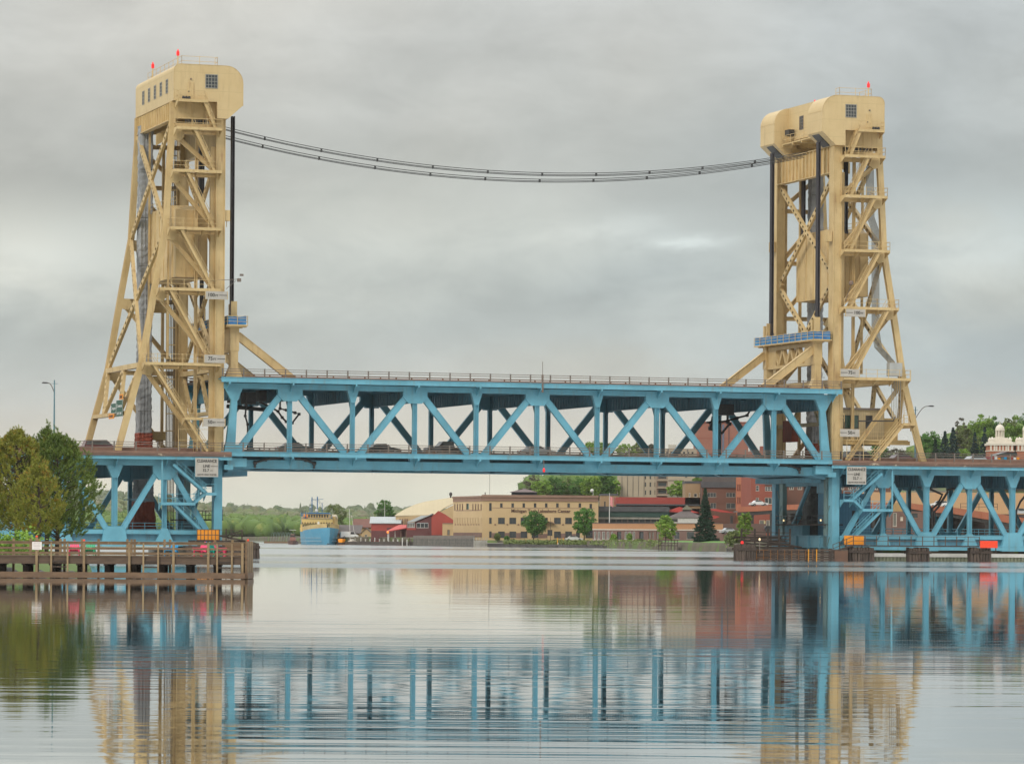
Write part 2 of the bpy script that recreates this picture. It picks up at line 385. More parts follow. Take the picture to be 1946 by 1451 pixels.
def floor_beam(parent, name, u, z0, z1, m, v0=0.55, v1=None, knee=1.6, ribs=1.0):
    v1 = WID-0.05 if v1 is None else v1
    b = MB(); b.box(u-0.04, u+0.04, v0, v1, z0, z1); b.box(u-0.22, u+0.22, v0, v1, z0-0.06, z0)
    v = v0+ribs
    while v < v1-0.3: b.box(u-0.14, u-0.04, v-0.03, v+0.03, z0, z1); v += ribs
    if knee:
        b.prism([(v0, z0-knee), (v0, z0-0.06), (v0+knee*0.7, z0-0.06)], u-0.05, u+0.05, 'vz')
        b.prism([(v1, z0-knee), (v1, z0-0.06), (v1-knee*0.7, z0-0.06)], u-0.05, u+0.05, 'vz')
    return part(parent, name, b, m)

# ---------------------------------------------------------------- the lift span
LS = thing('lift_span', 'light blue double-deck steel truss span held half raised between the two tan towers', 'bridge span', (0, 0, 10.8), 'b')
node = [U0+P*i for i in range(11)]; node_b = list(node); node_b[0] = 0.75; node_b[10] = 78.75
node_t = list(node); node_t[0] = 1.15; node_t[10] = 78.35
for v, far in ((0.0, 0), (WID, 1)):
    va, vb = v-0.28, v+0.28
    c = MB(); c.box(-0.1, 79.6, va, vb, 20.42, 21.08); part(LS, 'top_chord', c, BLUE)
    c = MB(); c.box(0.9, 78.6, va, vb, 10.88, 11.78); c.box(0.9, 78.6, va-0.12, vb+0.12, 10.80, 10.88); c.box(0.9, 78.6, va-0.1, vb+0.1, 11.78, 11.84)
    part(LS, 'bottom_chord', c, BLUE)
    for i in range(11):
        u = node_t[i]
        if 0 < i < 10:
            m_ = MB(); m_.ibeam((u, v, 11.8), (u, v, 20.45), 0.5, 0.54); part(LS, 'truss_vertical', m_, BLUE)
        else:
            e = 1 if i == 0 else -1
            m_ = MB(); m_.prism([(node_b[i]-0.62, 12.6), (node_b[i]+0.62, 12.6), (u+0.38+0.1*e, 19.0), (u-0.38+0.1*e, 19.0)], va, vb)
            m_.prism([(u-0.42+.1*e, 19.0), (u+0.42+.1*e, 19.0), (u+1.15, 20.5), (u-1.15, 20.5)], va-0.02, vb+0.02)
            m_.prism([(node_b[i]-0.75, 11.9), (node_b[i]+1.55 if i == 0 else node_b[i]+0.75, 11.9), (node_b[i]+1.5 if i == 0 else node_b[i]+0.7, 13.7), (node_b[i]-0.6 if i == 0 else node_b[i]-1.5, 13.7)], va-0.04, vb+0.04)
            part(LS, 'end_post', m_, BLUE)
    for i in range(1, 11, 2):
        for e in (-1, 1):
            j = i+e; ub = node_b[j]
            m_ = MB(); m_.ibeam((node[i]+e*0.95, v, 20.0), (ub-e*0.55, v, 12.25), 0.48, 0.80, tf=0.05)
            m_.beam((node[i]+e*0.95, v, 20.0), (ub-e*0.55, v, 12.25), 0.36, 0.70)
            part(LS, 'truss_diagonal', m_, BLUE)
    for i in range(1, 10):
        u = node[i]; g = MB()
        if i % 2: g.prism([(u-1.55, 21.05), (u-1.55, 19.75), (u-0.85, 19.0), (u+0.85, 19.0), (u+1.55, 19.75), (u+1.55, 21.05)], va-0.05, vb+0.05)
        else: g.prism([(u-0.72, 20.5), (u-0.26, 18.95), (u+0.26, 18.95), (u+0.72, 20.5)], va-0.05, vb+0.05)
        part(LS, 'gusset_plate', g, BLUE); g = MB()
        if i % 2 == 0: g.prism([(u-1.75, 11.75), (u+1.75, 11.75), (u+1.55, 12.95), (u-1.55, 12.95)], va-0.05, vb+0.05)
        else: g.prism([(u-0.55, 11.75), (u+0.55, 11.75), (u+0.8, 12.4), (u-0.8, 12.4)], va-0.05, vb+0.05)
        part(LS, 'gusset_plate', g, BLUE)
    # sidewalk fascia of both decks with its brackets
    sv = v-1.75 if not far else v+1.75
    for (z0, z1) in ((21.12, 21.74), (12.22, 12.80)):
        f = MB(); f.box(-0.75, 80.25, sv-0.06, sv+0.06, z0, z1); f.box(-0.75, 80.25, sv-0.14, sv+0.14, z1-0.05, z1)
        f.box(-0.75, 80.25, min(sv, v), max(sv, v), z0+0.36, z0+0.46)
        part(LS, 'deck_fascia', f, BLUE)
        for i in range(11):
            u = node[i]; k = MB()
            k.prism([(v-0.28, z0+0.3), (sv, z0+0.3), (sv, z0+0.02), (v-0.28, z0-1.0)] if not far else [(v+0.28, z0+0.3), (sv, z0+0.3), (sv, z0+0.02), (v+0.28, z0-1.0)], u-0.05, u+0.05, 'vz')
            k.box(u-0.09, u+0.09, sv-0.12, sv+0.1, z0-0.22, z0+0.02); part(LS, 'fascia_bracket', k, BLUE)
    railing(LS, 'upper_railing' if not far else 'far_upper_railing', (-0.6, sv, 0), (80.1, sv, 0), 21.74, 1.0, P/3, posts='sub' if not far else True)
    railing(LS, 'lower_railing' if not far else 'far_lower_railing', (-0.6, sv, 0), (80.1, sv, 0), 12.80, 1.05, P/3, posts='sub' if not far else True)
    # kerb rails along the roadways
    rv = v+1.1 if not far else v-1.1
    for z in (21.75, 12.85):
        r = MB(); r.box(0, 79.5, rv-0.12, rv+0.12, z, z+0.28)
        for k in range(1, 40): r.box(k*2-0.07, k*2+0.07, rv-0.1, rv+0.1, z+0.28, z+0.45)
        r.box(0, 79.5, rv-0.08, rv+0.1, z+0.40, z+0.52); part(LS, 'traffic_barrier', r, RUSTY if z > 20 else RAIL)
    f = MB(); f.box(-0.6, 80.1, sv+0.15 if not far else v-0.9, v+0.9 if not far else sv-0.15, 21.60, 21.75); part(LS, 'sidewalk', f, RUSTY)
for (z, zb) in ((21.6, 21.12), (12.72, 12.24)):
    d = MB(); d.box(-0.4, 79.9, 0.9, WID-0.9, z-0.2, z+0.06); part(LS, 'road_deck', d, ASPH)
    s = MB()
    for k in range(8):
        v = 1.9+k*(WID-3.8)/7; s.ibeam((0.2, v, z-0.5), (79.3, v, z-0.5), 0.3, 0.58)
    part(LS, 'deck_stringers', s, DECK_SHADE)
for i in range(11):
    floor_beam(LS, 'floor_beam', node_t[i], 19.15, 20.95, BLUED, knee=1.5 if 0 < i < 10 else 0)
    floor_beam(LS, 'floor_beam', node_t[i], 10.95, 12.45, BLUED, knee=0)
lb = MB()
for i in range(10):
    lb.beam((node[i], 0.3, 20.6), (node[i+1], WID/2, 20.6), 0.25, 0.2); lb.beam((node[i+1], 0.3, 20.55), (node[i], WID/2, 20.55), 0.25, 0.2)
    lb.beam((node[i], WID-0.3, 20.6), (node[i+1], WID/2, 20.6), 0.25, 0.2)
    lb.beam((node[i], 0.3, 10.95), (node[i+1], WID-.3, 10.95), 0.3, 0.25)
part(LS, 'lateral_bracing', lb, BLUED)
# lifting frames: post, knee brace, cross truss, service platform
def lift_frame(U, s):
    up = U(-1.5)
    for v in (1.4, WID-1.4):
        p = MB(); p.box(up-0.46, up+0.46, v-0.55, v+0.55, 21.7, 27.9)
        p.box(up-0.42, up+0.30, v-0.50, v-0.22, 27.9, 31.0); p.box(up-0.42, up+0.42, v+0.5, v+0.9, 27.9, 30.7)
        p.box(up-0.4, up+0.4, v-0.22, v+0.5, 28.3, 28.7); p.box(up-0.38, up+0.38, v-0.22, v+0.5, 29.0, 29.4)
        p.prism([(up-1.1, 21.7), (up+1.1, 21.7), (up+0.46, 23.2), (up-0.46, 23.2)], v-0.5, v+0.5)
        p.prism([(up-0.56, 25.0), (up+0.56, 25.0), (up+0.56, 27.9), (up-0.56, 27.9)], v-0.60, v+0.60)
        part(LS, 'lifting_post', p, TAN)
        b = MB(); b.ibeam((up+s*0.5, v, 26.9), (up+s*7.6, v, 21.6), 0.6, 0.95); b.beam((up+s*0.5, v, 26.9), (up+s*7.6, v, 21.6), 0.45, 0.85)
        b.prism([(up+s*6.3, 21.75), (up+s*8.6, 21.75), (up+s*7.6, 22.0), (up+s*6.6, 23.0)], v-0.3, v+0.3); part(LS, 'knee_brace', b, TAN)
    t = MB(); t.box(up-0.35, up+0.35, 1.9, WID-1.9, 27.35, 27.8); t.box(up-0.35, up+0.35, 1.9, WID-1.9, 24.9, 25.3)
    for k in range(4):
        a = 4.3+k*2.6; q = a+1.3; h = a+2.6
        if k == 3: h = min(h, WID-4.0)
        t.beam((up, a, 27.4), (up, q, 25.2), 0.5, 0.45, (1, 0, 0)); t.beam((up, q, 25.2), (up, h, 27.4), 0.5, 0.45, (1, 0, 0))
    for (a, b_) in ((1.9, 4.6), (WID-4.6, WID-1.9)): t.box(up-0.28, up+0.28, a, b_, 25.3, 27.35)
    part(LS, 'cross_truss', t, TAN)
    d = MB(); d.box(up-1.3, up+1.3, -0.6, WID+0.6, 27.95, 28.1)
    for v in np.arange(0, WID, 2.0): d.box(up-1.25, up+1.25, v-0.06, v+0.06, 27.8, 27.95)
    pf = part(LS, 'service_platform', d, TAN)
    for e in (-1.25, 1.25): railing(LS, 'platform_railing', (up+e, -0.55, 0), (up+e, WID+0.55, 0), 28.1, 1.05, 1.9, TANW, pw=0.06, rw=0.05)
    railing(LS, 'platform_railing', (up-1.25, -0.55, 0), (up+1.25, -0.55, 0), 28.1, 1.05, 1.25, TANW, pw=0.06, rw=0.05)
UL = lambda t: -t
UR = lambda t: US+t
lift_frame(UL, 1); lift_frame(UR, -1)
# end bearings and dark counter-shaft housings under the deck ends
for U, s in ((UL, 1), (UR, -1)):
    e = MB(); e.prism([(U(-0.6), 10.3), (U(-4.6), 10.85), (U(-4.6), 11.1), (U(-0.6), 11.1)], 0.3, WID-0.3); part(LS, 'end_beam', e, BLUED)
    e = MB(); e.box(U(-0.2), U(-2.6), -1.2, -0.3, 10.95, 12.0); e.box(U(0.2), U(-0.9), -1.3, -0.1, 10.6, 11.2); part(LS, 'jack_housing', e, BLUE)
def pipe_run(parent, pts, r=0.11, name='service_pipe'):
    m_ = MB(); m_.tube(pts, r, 8)
    for p in pts[1:-1]: m_.tube([(p[0]-r*1.3, p[1], p[2]), (p[0]+r*1.3, p[1], p[2])], r*1.5, 8)
    return part(parent, name, m_, BLACK)
pipe_run(LS, [(7.81, 3, 19.9), (7.81, 3, 18.2), (8.58, 3, 18.03), (9.7, 3, 17.72), (10.21, 3, 17.56), (9.36, 3, 16.48), (8.59, 3, 16.62), (8.08, 3, 17.12), (7.56, 3, 17.85), (6.6, 3, 18.4), (5.2, 3, 19.0)], 0.12)
pipe_run(LS, [(3.5, 3, 19.4), (3.56, 3, 18.52), (3.44, 3, 17.23), (3.75, 3, 16.21), (3.77, 3, 13.0)], 0.11)
pipe_run(LS, [(66.0, 9, 17.6), (67.74, 9, 17.67), (68.92, 9, 17.85), (70.26, 9, 18.26), (71.61, 9, 18.6), (72.45, 9, 19.9)], 0.13)
pipe_run(LS, [(68.9, 9, 19.0), (68.92, 9, 17.69), (69.17, 9, 17.46), (68.09, 9, 16.19)], 0.16)
pipe_run(LS, [(66.9, 9, 18.4), (66.73, 9, 17.5), (66.6, 9, 16.87), (67.1, 9, 16.5)], 0.2)
for (a, b_) in ((3.8, 7.0), (11.2, 8.6)): pipe_run(LS, [(a, -0.5, 10.9), (a, -0.55, 11.5), (a+(b_-a)*.4, -0.55, 11.9), (b_, -0.4, 12.2)], 0.15)
pipe_run(LS, [(75.0, -0.5, 11.0), (74.9, -0.55, 11.6), (73.6, -0.55, 12.0), (72.4, -0.4, 12.2)], 0.15)
mc = MB()
for (a, c_, w, h) in ((2.6, 19.4, 0.9, 1.0), (4.6, 19.2, 1.4, 0.8), (6.2, 19.5, 0.9, 0.7)): mc.box(a-w/2, a+w/2, 5, 7, c_-h/2, c_+h/2+0.6)
mc.tube([(2.0, 6.5, 18.5), (7.5, 6.5, 18.1)], 0.25, 10); part(LS, 'drive_machinery', mc, BLACK); mc = MB(); mc.box(67.6, 69.8, 9, 11, 18.6, 20)
part(LS, 'drive_machinery', mc, BLACK)
hg = MB(); hg.tube([(40.2, -1.9, 12.3), (40.2, -1.95, 11.2)], 0.05, 6); part(LS, 'light_bracket', hg, RAIL)
nl = MB(); nl.lathe((40.2, -1.98, 10.75), [(0.05, 0), (0.14, 0.05), (0.15, 0.35), (0.08, 0.5), (0.04, 0.55)], 12); part(LS, 'navigation_light', nl, REDL)
nl = MB(); nl.tube([(40.0, -1.8, 21.2), (40.0, -1.8, 24.4)], 0.035, 6); nl.box(39.9, 40.1, -1.9, -1.7, 20.6, 22.8); part(LS, 'wind_mast', nl, RAIL)
def tarp_sheet(p0, p1, z0, z1, amp=0.10, n=26, seed=1):
    """a hung sheet with vertical folds: two skins 3 cm apart"""
    r = random.Random(seed); p0 = Vector((p0[0], p0[1], 0)); p1 = Vector((p1[0], p1[1], 0)); d = p1-p0; nn = Vector((-d.y, d.x, 0)).normalized()
    off = [r.uniform(-amp, amp) for _ in range(n+1)]; sag = [r.uniform(-0.12, 0.06) for _ in range(n+1)]
    rows = 5; A = []; 
    for sgn in (0, 1):
        for j in range(rows):
            A.append([tuple(p0+d*(i/n)+nn*(off[i]*(0.4+0.6*(1-j/(rows-1)))+0.03*sgn)+Vector((0, 0, z0+(z1-z0)*j/(rows-1)+sag[i]*j/(rows-1)))) for i in range(n+1)])
    m_ = MB()
    for sgn in (0, 1):
        i0 = len(m_.v)
        for row in A[sgn*rows:(sgn+1)*rows]: m_.v += row
        for j in range(rows-1):
            for i in range(n): m_.f.append((i0+j*(n+1)+i, i0+j*(n+1)+i+1, i0+(j+1)*(n+1)+i+1, i0+(j+1)*(n+1)+i))
    return m_
for U, s, lb_ in ((UL, 1, 'left'), (UR, -1, 'right')):
    m_ = join(tarp_sheet((U(-1.5)-1.1, -0.45), (U(-1.5)-1.1, WID+0.45), 28.15, 29.2, 0.09, 40, 5), tarp_sheet((U(-1.5)+1.1, -0.45), (U(-1.5)+1.1, WID+0.45), 28.15, 29.2, 0.09, 40, 6), tarp_sheet((U(-1.5)-1.1, -0.45), (U(-1.5)+1.1, -0.45), 28.15, 29.15, 0.05, 6, 7))
    solo('blue_tarpaulin', 'blue tarpaulin lashed round the service platform beside the %s tower' % lb_, 'tarpaulin', m_, TARPB, (U(-1.5), 9, 28.15), 'b', 'blue tarpaulins on the lifting frames')

# ---------------------------------------------------------------- towers
LV = [54.85, 51.55, 46.45, 39.55, 32.25, 23.3]
LEGP = [(6.5, 54.7), (6.55, 51.55), (6.88, 46.45), (7.27, 39.55), (8.56, 32.25), (10.1, 23.2), (12.95, 12.6)]
def leg_t(z):
    for (t0, z0), (t1, z1) in zip(LEGP, LEGP[1:]):
        if z >= z1: return t0+(t1-t0)*(z0-z)/(z0-z1)
    return LEGP[-1][0]
def stair(parent, U, t0, z0, t1, z1, m, v0=-1.75, v1=-0.75, rails=True, name='stair_flight'):
    a = (U(t0), 0, z0); b = (U(t1), 0, z1); s = MB()
    for v in (v0, v1): s.ibeam((a[0], v, a[2]-0.05), (b[0], v, b[2]-0.05), 0.16, 0.34, tf=0.03)
    n = max(3, int(abs(z1-z0)/0.24))
    for i in range(n):
        k = (i+0.5)/n; u = a[0]+(b[0]-a[0])*k; z = z0+(z1-z0)*k; s.box(u-0.14, u+0.14, v0, v1, z-0.02, z+0.03)
    o = part(parent, name, s, m)
    if rails:
        r = MB()
        for v in (v0, v1):
            for h in (0.55, 1.0): r.beam((a[0], v, z0+h), (b[0], v, z1+h), 0.05, 0.05)
            for i in range(4):
                k = (i+0.5)/4; u = a[0]+(b[0]-a[0])*k; z = z0+(z1-z0)*k; r.beam((u, v, z), (u, v, z+1.0), 0.05, 0.05)
        part(parent, 'stair_handrail', r, m)
    return o
def landing(parent, U, t0, t1, z, m, v0=-1.9, v1=-0.35, rail=(1, 1), name='landing'):
    s = MB(); s.box(U(t0), U(t1), v0, v1, z-0.08, z); s.box(U(t0), U(t1), v0-0.03, v0+0.05, z-0.32, z+0.02)
    n = max(1, int(abs(t1-t0)/2))
    for i in range(n+1):
        t = t0+(t1-t0)*i/n; s.prism([(v0+.05, z-0.3), (v0+.05, z-0.08), (v1, z-0.08), (v1, z-1.0)], U(t)-0.05, U(t)+0.05, 'vz')
    o = part(parent, name, s, m)
    if rail[0]: railing(parent, 'landing_railing', (U(t0), v0+0.03, 0), (U(t1), v0+0.03, 0), z, 1.05, 1.6, m, (1.0, 0.5), 0.055, 0.045, posts=True)
    if rail[1]: railing(parent, 'landing_railing', (U(rail[1]), v0+0.03, 0), (U(rail[1]), v1, 0), z, 1.05, 1.5, m, (1.0, 0.5), 0.055, 0.045)
    return o
def arc(cx, cz, r, a0, a1, n=8): return [(cx+r*cos(radians(a0+(a1-a0)*i/n)), cz+r*sin(radians(a0+(a1-a0)*i/n))) for i in range(n+1)]
def window(parent, rect, mode, at, out, nx, nz, fm, gm, fr=0.08, name='window'):
    """rect=(a0,a1,z0,z1) in the wall plane; mode 'u' wall lies along u at v=at; mode 'v' wall lies along v at u=at; out=+-1 outward"""
    a0, a1, z0, z1 = rect; f = MB(); g = MB()
    def bx(m_, a, b, c, d, n0, n1):
        if mode == 'u': m_.box(a, b, at+out*n0, at+out*n1, c, d)
        else: m_.box(at+out*n0, at+out*n1, a, b, c, d)
    bx(f, a0, a1, z0-fr*0, z0+fr, 0.0, 0.06); bx(f, a0, a1, z1-fr, z1, 0.0, 0.06); bx(f, a0, a0+fr, z0+fr, z1-fr, 0.0, 0.06); bx(f, a1-fr, a1, z0+fr, z1-fr, 0.0, 0.06)
    for i in range(1, nx): q = a0+(a1-a0)*i/nx; bx(f, q-fr*0.3, q+fr*0.3, z0+fr, z1-fr, 0.012, 0.045)
    for i in range(1, nz): q = z0+(z1-z0)*i/nz; bx(f, a0+fr, a1-fr, q-fr*0.3, q+fr*0.3, 0.012, 0.048)
    bx(g, a0+fr*0.5, a1-fr*0.5, z0+fr*0.5, z1-fr*0.5, 0.002, 0.02)
    o = part(parent, name, f, fm); part(o, 'pane', g, gm); return o

MUNT = mat('pale_muntin', (0.30, 0.28, 0.24), None, 0.6, 2)
def build_tower(side):
    L_ = side == 'left'; U = UL if L_ else UR
    T = thing('lift_tower', 'tan steel lift tower on the left, its back leg leaning left over the highway signs' if L_ else 'tan steel lift tower on the right, with an operator cabin between its legs', 'bridge tower', (U(1), 0, 1.0), 'b', 'two towers of the lift bridge')
    nv, fv = 0.0, WID
    for v in (nv, fv):
        c = MB(); c.box(U(0.15), U(1.1), v-0.15, v+1.15, 12.4, 54.4); c.box(U(0.05), U(0.15), v-0.25, v+1.25, 12.4, 54.4); c.box(U(1.1), U(1.2), v-0.25, v+1.25, 12.4, 54.4)
        c.box(U(1.2), U(1.75), v+0.25, v+0.75, 12.4, 49.5)
        part(T, 'front_column', c, TAN)
        lc = MB(); lc.box(U(0.15), U(1.15), v-0.15, v+1.05, 1.4, 12.35); lc.box(U(0.0), U(1.3), v-0.3, v+1.2, 1.0, 1.45); part(T, 'column_base', lc, BLUE if v == nv else BLUED)
        l = MB()
        for (t0, z0), (t1, z1) in zip(LEGP, LEGP[1:]):
            l.beam((U(t0), v+0.3, z0), (U(t1), v+0.3, z1), 0.50, 0.62)
            for k in (-0.29, 0.29): l.beam((U(t0), v+0.3+k, z0), (U(t1), v+0.3+k, z1), 0.04, 0.74)
        part(T, 'back_leg', l, TAN)
        for z in LV[1:]:
            s = MB(); s.ibeam((U(1.0), v+0.3, z-0.42), (U(leg_t(z)), v+0.3, z-0.42), 0.5, 0.55); part(T, 'side_strut', s, TAN)
        zz = [51.55, 46.45, 39.55, 32.25, 23.3, 12.7]
        for k, (za, zb) in enumerate(zip(zz, zz[1:])):
            ta = leg_t(za)-0.35; tb = 1.3 if k < 4 else 2.3
            s = MB(); s.ibeam((U(ta), v+0.3, za-0.8), (U(tb), v+0.3, zb+(0.15 if k < 4 else 0)), 0.42, 0.52)
            part(T, 'side_diagonal', s, TAN)
            g = MB(); g.prism([(U(ta+0.35), za-0.1), (U(ta-0.8), za-0.2), (U(ta-1.15), za-1.0), (U(ta-0.55), za-1.55), (U(ta+0.45), za-1.3)], v+0.0, v+0.6); part(T, 'gusset_plate', g, TAN)
    # back face: girder, X bracing with lightening holes, portal
    def tz(z): return U(leg_t(z))
    g = MB(); g.box(U(6.15), U(6.55), 0.7, WID, 52.6, 54.7); 
    for v in np.arange(1.2, WID, 0.95): g.box(U(6.55), U(6.68), v-0.04, v+0.04, 52.6, 54.7)
    g.box(U(6.0), U(6.8), 0.6, WID+0.1, 52.5, 52.6); part(T, 'back_girder', g, TAN)
    for (za, zb) in ((52.4, 39.7), (39.3, 23.3)):
        for k in (0, 1):
            a = (tz(za), 0.5 if k else WID+0.1, za); b = (tz(zb), WID+0.1 if k else 0.5, zb)
            sd_ = Vector((U(1)-U(0), 0, 0)).cross(Vector(b)-Vector(a)); m_ = MB(); m_.perf(a, b, 0.62, 0.40-0.04*k, sd_); cb_ = part(T, 'cross_brace', m_, TAN); m_ = MB(); m_.beam(a, b, 0.54, 0.05, sd_); part(cb_, 'hole_shade_plate', m_, HOLE_SHADE)  # added dark plate inside the brace, coloured as shade behind its holes
    def portal(ft, z0, z1):
        a = lambda z: U(ft(z))
        m_ = MB(); m_.beam((a(z1), 0.6, z1-0.25), (a(z1), WID, z1-0.25), 0.75, 0.6, (1, 0, 0)); m_.beam((a(z0), 0.6, z0+0.2), (a(z0), WID, z0+0.2), 0.7, 0.45, (1, 0, 0)); part(T, 'portal_strut', m_, TAN)
        for k, (va, vb) in enumerate(((0.6, 5.0), (9.3, 5.0), (9.3, 14.0), (18.6, 14.0))):
            p = (a(z1-.3), va, z1-0.3); q = (a(z0+.3), vb, z0+0.3)
            m_ = MB(); m_.perf(p, q, 0.58, 0.40, (0, 1, 0)); cb_ = part(T, 'portal_brace', m_, TAN); m_ = MB(); m_.beam(p, q, 0.5, 0.05, (0, 1, 0)); part(cb_, 'hole_shade_plate', m_, HOLE_SHADE)  # same added plate, its dark colour standing in for shade
    portal(leg_t, 17.1, 23.3); portal(lambda z: 0.65, 17.3, 23.0)
    # front face
    g = MB(); g.box(U(0.3), U(0.6), 1.1, WID-0.1, 49.5, 52.8)
    for v in np.arange(2.0, WID-0.3, 1.15): g.box(U(0.08), U(0.3), v-0.05, v+0.05, 49.5, 52.8)
    g.box(U(0.0), U(0.9), 1.1, WID-0.1, 49.4, 49.5); g.box(U(0.0), U(0.9), 1.1, WID-0.1, 52.75, 52.85)
    part(T, 'front_girder', g, TAN)
    for (za, zb) in ((49.2, 36.2), (35.8, 23.0)):
        for k in (0, 1):
            a = (U(0.65), 1.0 if k else WID, za); b = (U(0.65), WID if k else 1.0, zb)
            sd_ = (Vector(b)-Vector(a)).cross(Vector((1, 0, 0))); m_ = MB(); m_.perf(a, b, 0.62, 0.40-0.04*k, sd_); cb_ = part(T, 'cross_brace', m_, TAN); m_ = MB(); m_.beam(a, b, 0.54, 0.05, sd_); part(cb_, 'hole_shade_plate', m_, HOLE_SHADE)  # added plate again, shade behind the holes put into its colour
        s = MB(); s.ibeam((U(0.65), 1.0, zb), (U(0.65), WID, zb), 0.4, 0.4) if zb > 30 and False else s.prism([(0.9, zb+1.0), (1.9, zb), (0.9, zb-1.0)], U(0.4), U(0.9), 'vz'); part(T, 'gusset_plate', s, TAN); s = MB(); s.prism([(WID, zb+1.0), (WID-1, zb), (WID, zb-1.0)], U(0.4), U(0.9), 'vz'); part(T, 'gusset_plate', s, TAN)
    # counterweight guides and braces in the tower's middle
    for (t, v) in ((3.35, 0.9), (3.35, WID-0.4)):
        m_ = MB(); m_.ibeam((U(t), v, 12.6), (U(t), v, 52.4), 0.32, 0.36); part(T, 'guide_rail', m_, TAN)
    for v in (4.2, 14.6):
        m_ = MB()
        for e in (-0.22, 0.22): m_.beam((U(6.0), v+e, 24.0), (U(6.0), v+e, 52.4), 0.08, 0.16)
        for z in np.arange(24.5, 52, 0.8): m_.box(U(5.96), U(6.04), v-0.22, v+0.22, z, z+0.1)
        part(T, 'ladder_post', m_, TAN)
    # head frame under the machine house
    m_ = MB(); m_.box(U(1.2), U(6.2), 0.0, 0.25, 52.7, 54.75)
    for t in (2.7, 4.2): m_.box(U(t-0.03), U(t+0.03), -0.06, 0.0, 52.7, 54.75)
    m_.box(U(1.5), U(6.3), -0.2, 0.3, 51.75, 52.12); part(T, 'side_girder', m_, TAN); m_ = MB(); m_.box(U(1.2), U(6.2), WID, WID+0.25, 52.7, 54.75); part(T, 'side_girder', m_, TAN)
    m_ = MB()
    for k in range(13):
        if k in (4, 9): continue
        t = 1.7+k*0.26; m_ = MB(); m_.box(U(t), U(t+0.17), 0.02, 0.20, 52.18, 52.64); part(T, 'dark_slot_box', m_, BLACK)  # solid black boxes, colour standing in for the dark of open slots
    m_ = MB()
    for t in (1.6, 3.0, 4.6): m_.ibeam((U(t), 0.5, 54.2), (U(t), WID+.2, 54.2), 0.35, 0.9)
    for v in (4, 9.4, 14.8): m_.ibeam((U(0.6), v, 53.6), (U(6.3), v, 53.6), 0.35, 0.5, (0, 1, 0))
    part(T, 'machine_floor_beams', m_, TAND)
    m_ = MB(); m_.prism([(U(6.4), 50.3), (U(6.4), 51.7), (U(4.6), 52.7), (U(1.2), 52.7), (U(1.2), 52.0), (U(4.4), 51.6)], WID/2-0.2, WID/2+0.2); part(T, 'inner_brace', m_, TAN)
    # machine house
    H = MB(); arcb = [(5.85+0.8*cos(radians(a)), 58.34+0.8*sin(radians(a))) for a in range(0, 91, 15)]
    arcf = [(0.2+2.07*cos(radians(a)), 57.07+2.07*sin(radians(a))) for a in range(90, 181, 10)]
    def prof(lobe):
        p = [(6.65, 54.76)]+arcb
        if lobe: p += arcf+[(-1.87, 54.45), (-0.05, 52.8), (1.3, 52.8), (1.3, 54.76)]
        else: p += [(0.1, 59.14), (0.1, 54.76)]
        return [(U(t), z) for t, z in p]
    H.prism(prof(True), -1.0, 3.8); H.prism(prof(False), 3.8, 15.0); H.prism(prof(True), 15.0, WID+1.0)
    house = part(T, 'machine_house', H, TANW)
    S = MB()
    for (va, vb) in ((-1.02, 3.82), (14.98, WID+1.02)):
        for z in (54.5, 57.1): S2 = MB(); S2.box(U(-1.90), U(-1.86), va, vb, z-0.03, z+0.03); part(house, 'seam', S2, TAN)
    S.prism([(U(t), z) for t, z in ([(6.67, 54.9)]+[(5.85+0.84*cos(radians(a)), 58.34+0.84*sin(radians(a))) for a in range(0, 91, 15)]+[(0.2+2.11*cos(radians(a)), 57.07+2.11*sin(radians(a))) for a in range(90, 181, 10)]+[(-1.91, 54.4)]+[(-1.85, 54.4)]+[(0.2+2.05*cos(radians(a)), 57.07+2.05*sin(radians(a))) for a in range(180, 89, -10)]+[(5.85+0.78*cos(radians(a)), 58.34+0.78*sin(radians(a))) for a in range(90, -1, -15)]+[(6.61, 54.9)])], -1.03, -0.97)
    part(house, 'seam', S, TAN)
    lv = MB(); lv.prism([(U(-1.7), 54.25), (U(-0.3), 52.9), (U(-0.2), 52.8), (U(-0.2), 54.3), (U(-1.7), 54.3)], 0.6, 2.8)
    lv2 = MB(); lv2.prism([(U(-1.7), 54.25), (U(-0.3), 52.9), (U(-0.2), 52.8), (U(-0.2), 54.3), (U(-1.7), 54.3)], 15.9, 18.1); part(house, 'sheave_opening', lv2, BLACK)
    # dark opening where the ropes leave each sheave hood
    part(house, 'sheave_opening', lv, BLACK)
    a, b = sorted((U(1.25), U(2.8))); window(house, (a, b, 56.35, 58.05), 'u', -1.0, -1, 4, 4, MUNT, GLASSD, 0.09)
    bo = 1 if not L_ else -1
    for k in range(5): window(house, (2.0+k*3.2, 3.15+k*3.2, 55.95, 57.65), 'v', U(6.65), bo, 2, 4, MUNT, GLASSD, 0.09)
    a = U(0.1); window(house, (9.9, 11.2, 55.9, 57.7), 'v', a, -bo, 3, 4, RAIL, GLASSD, 0.07); window(house, (5.6, 6.9, 55.9, 57.7), 'v', a, -bo, 3, 4, RAIL, GLASSD, 0.07)
    a, b = sorted((U(4.15), U(5.0))); d = MB(); d.box(a, b, -1.05, -1.0, 54.9, 56.95); dr = part(house, 'door', d, TAN)
    h = MB(); h.box((a+b)/2-0.3, (a+b)/2-0.2, -1.10, -1.05, 55.8, 55.95); part(dr, 'handle', h, BLACK)
    h = MB(); h.box((a+b)/2-0.08, (a+b)/2+0.08, -1.2, -1.0, 57.3, 57.45); part(house, 'door_lamp', h, RAIL)
    ac = MB(); ac.box(U(-0.1), U(-0.9), 12.4, 13.8, 55.3, 56.1); part(T, 'vent_box', ac, BLACK)
    vb_ = MB()
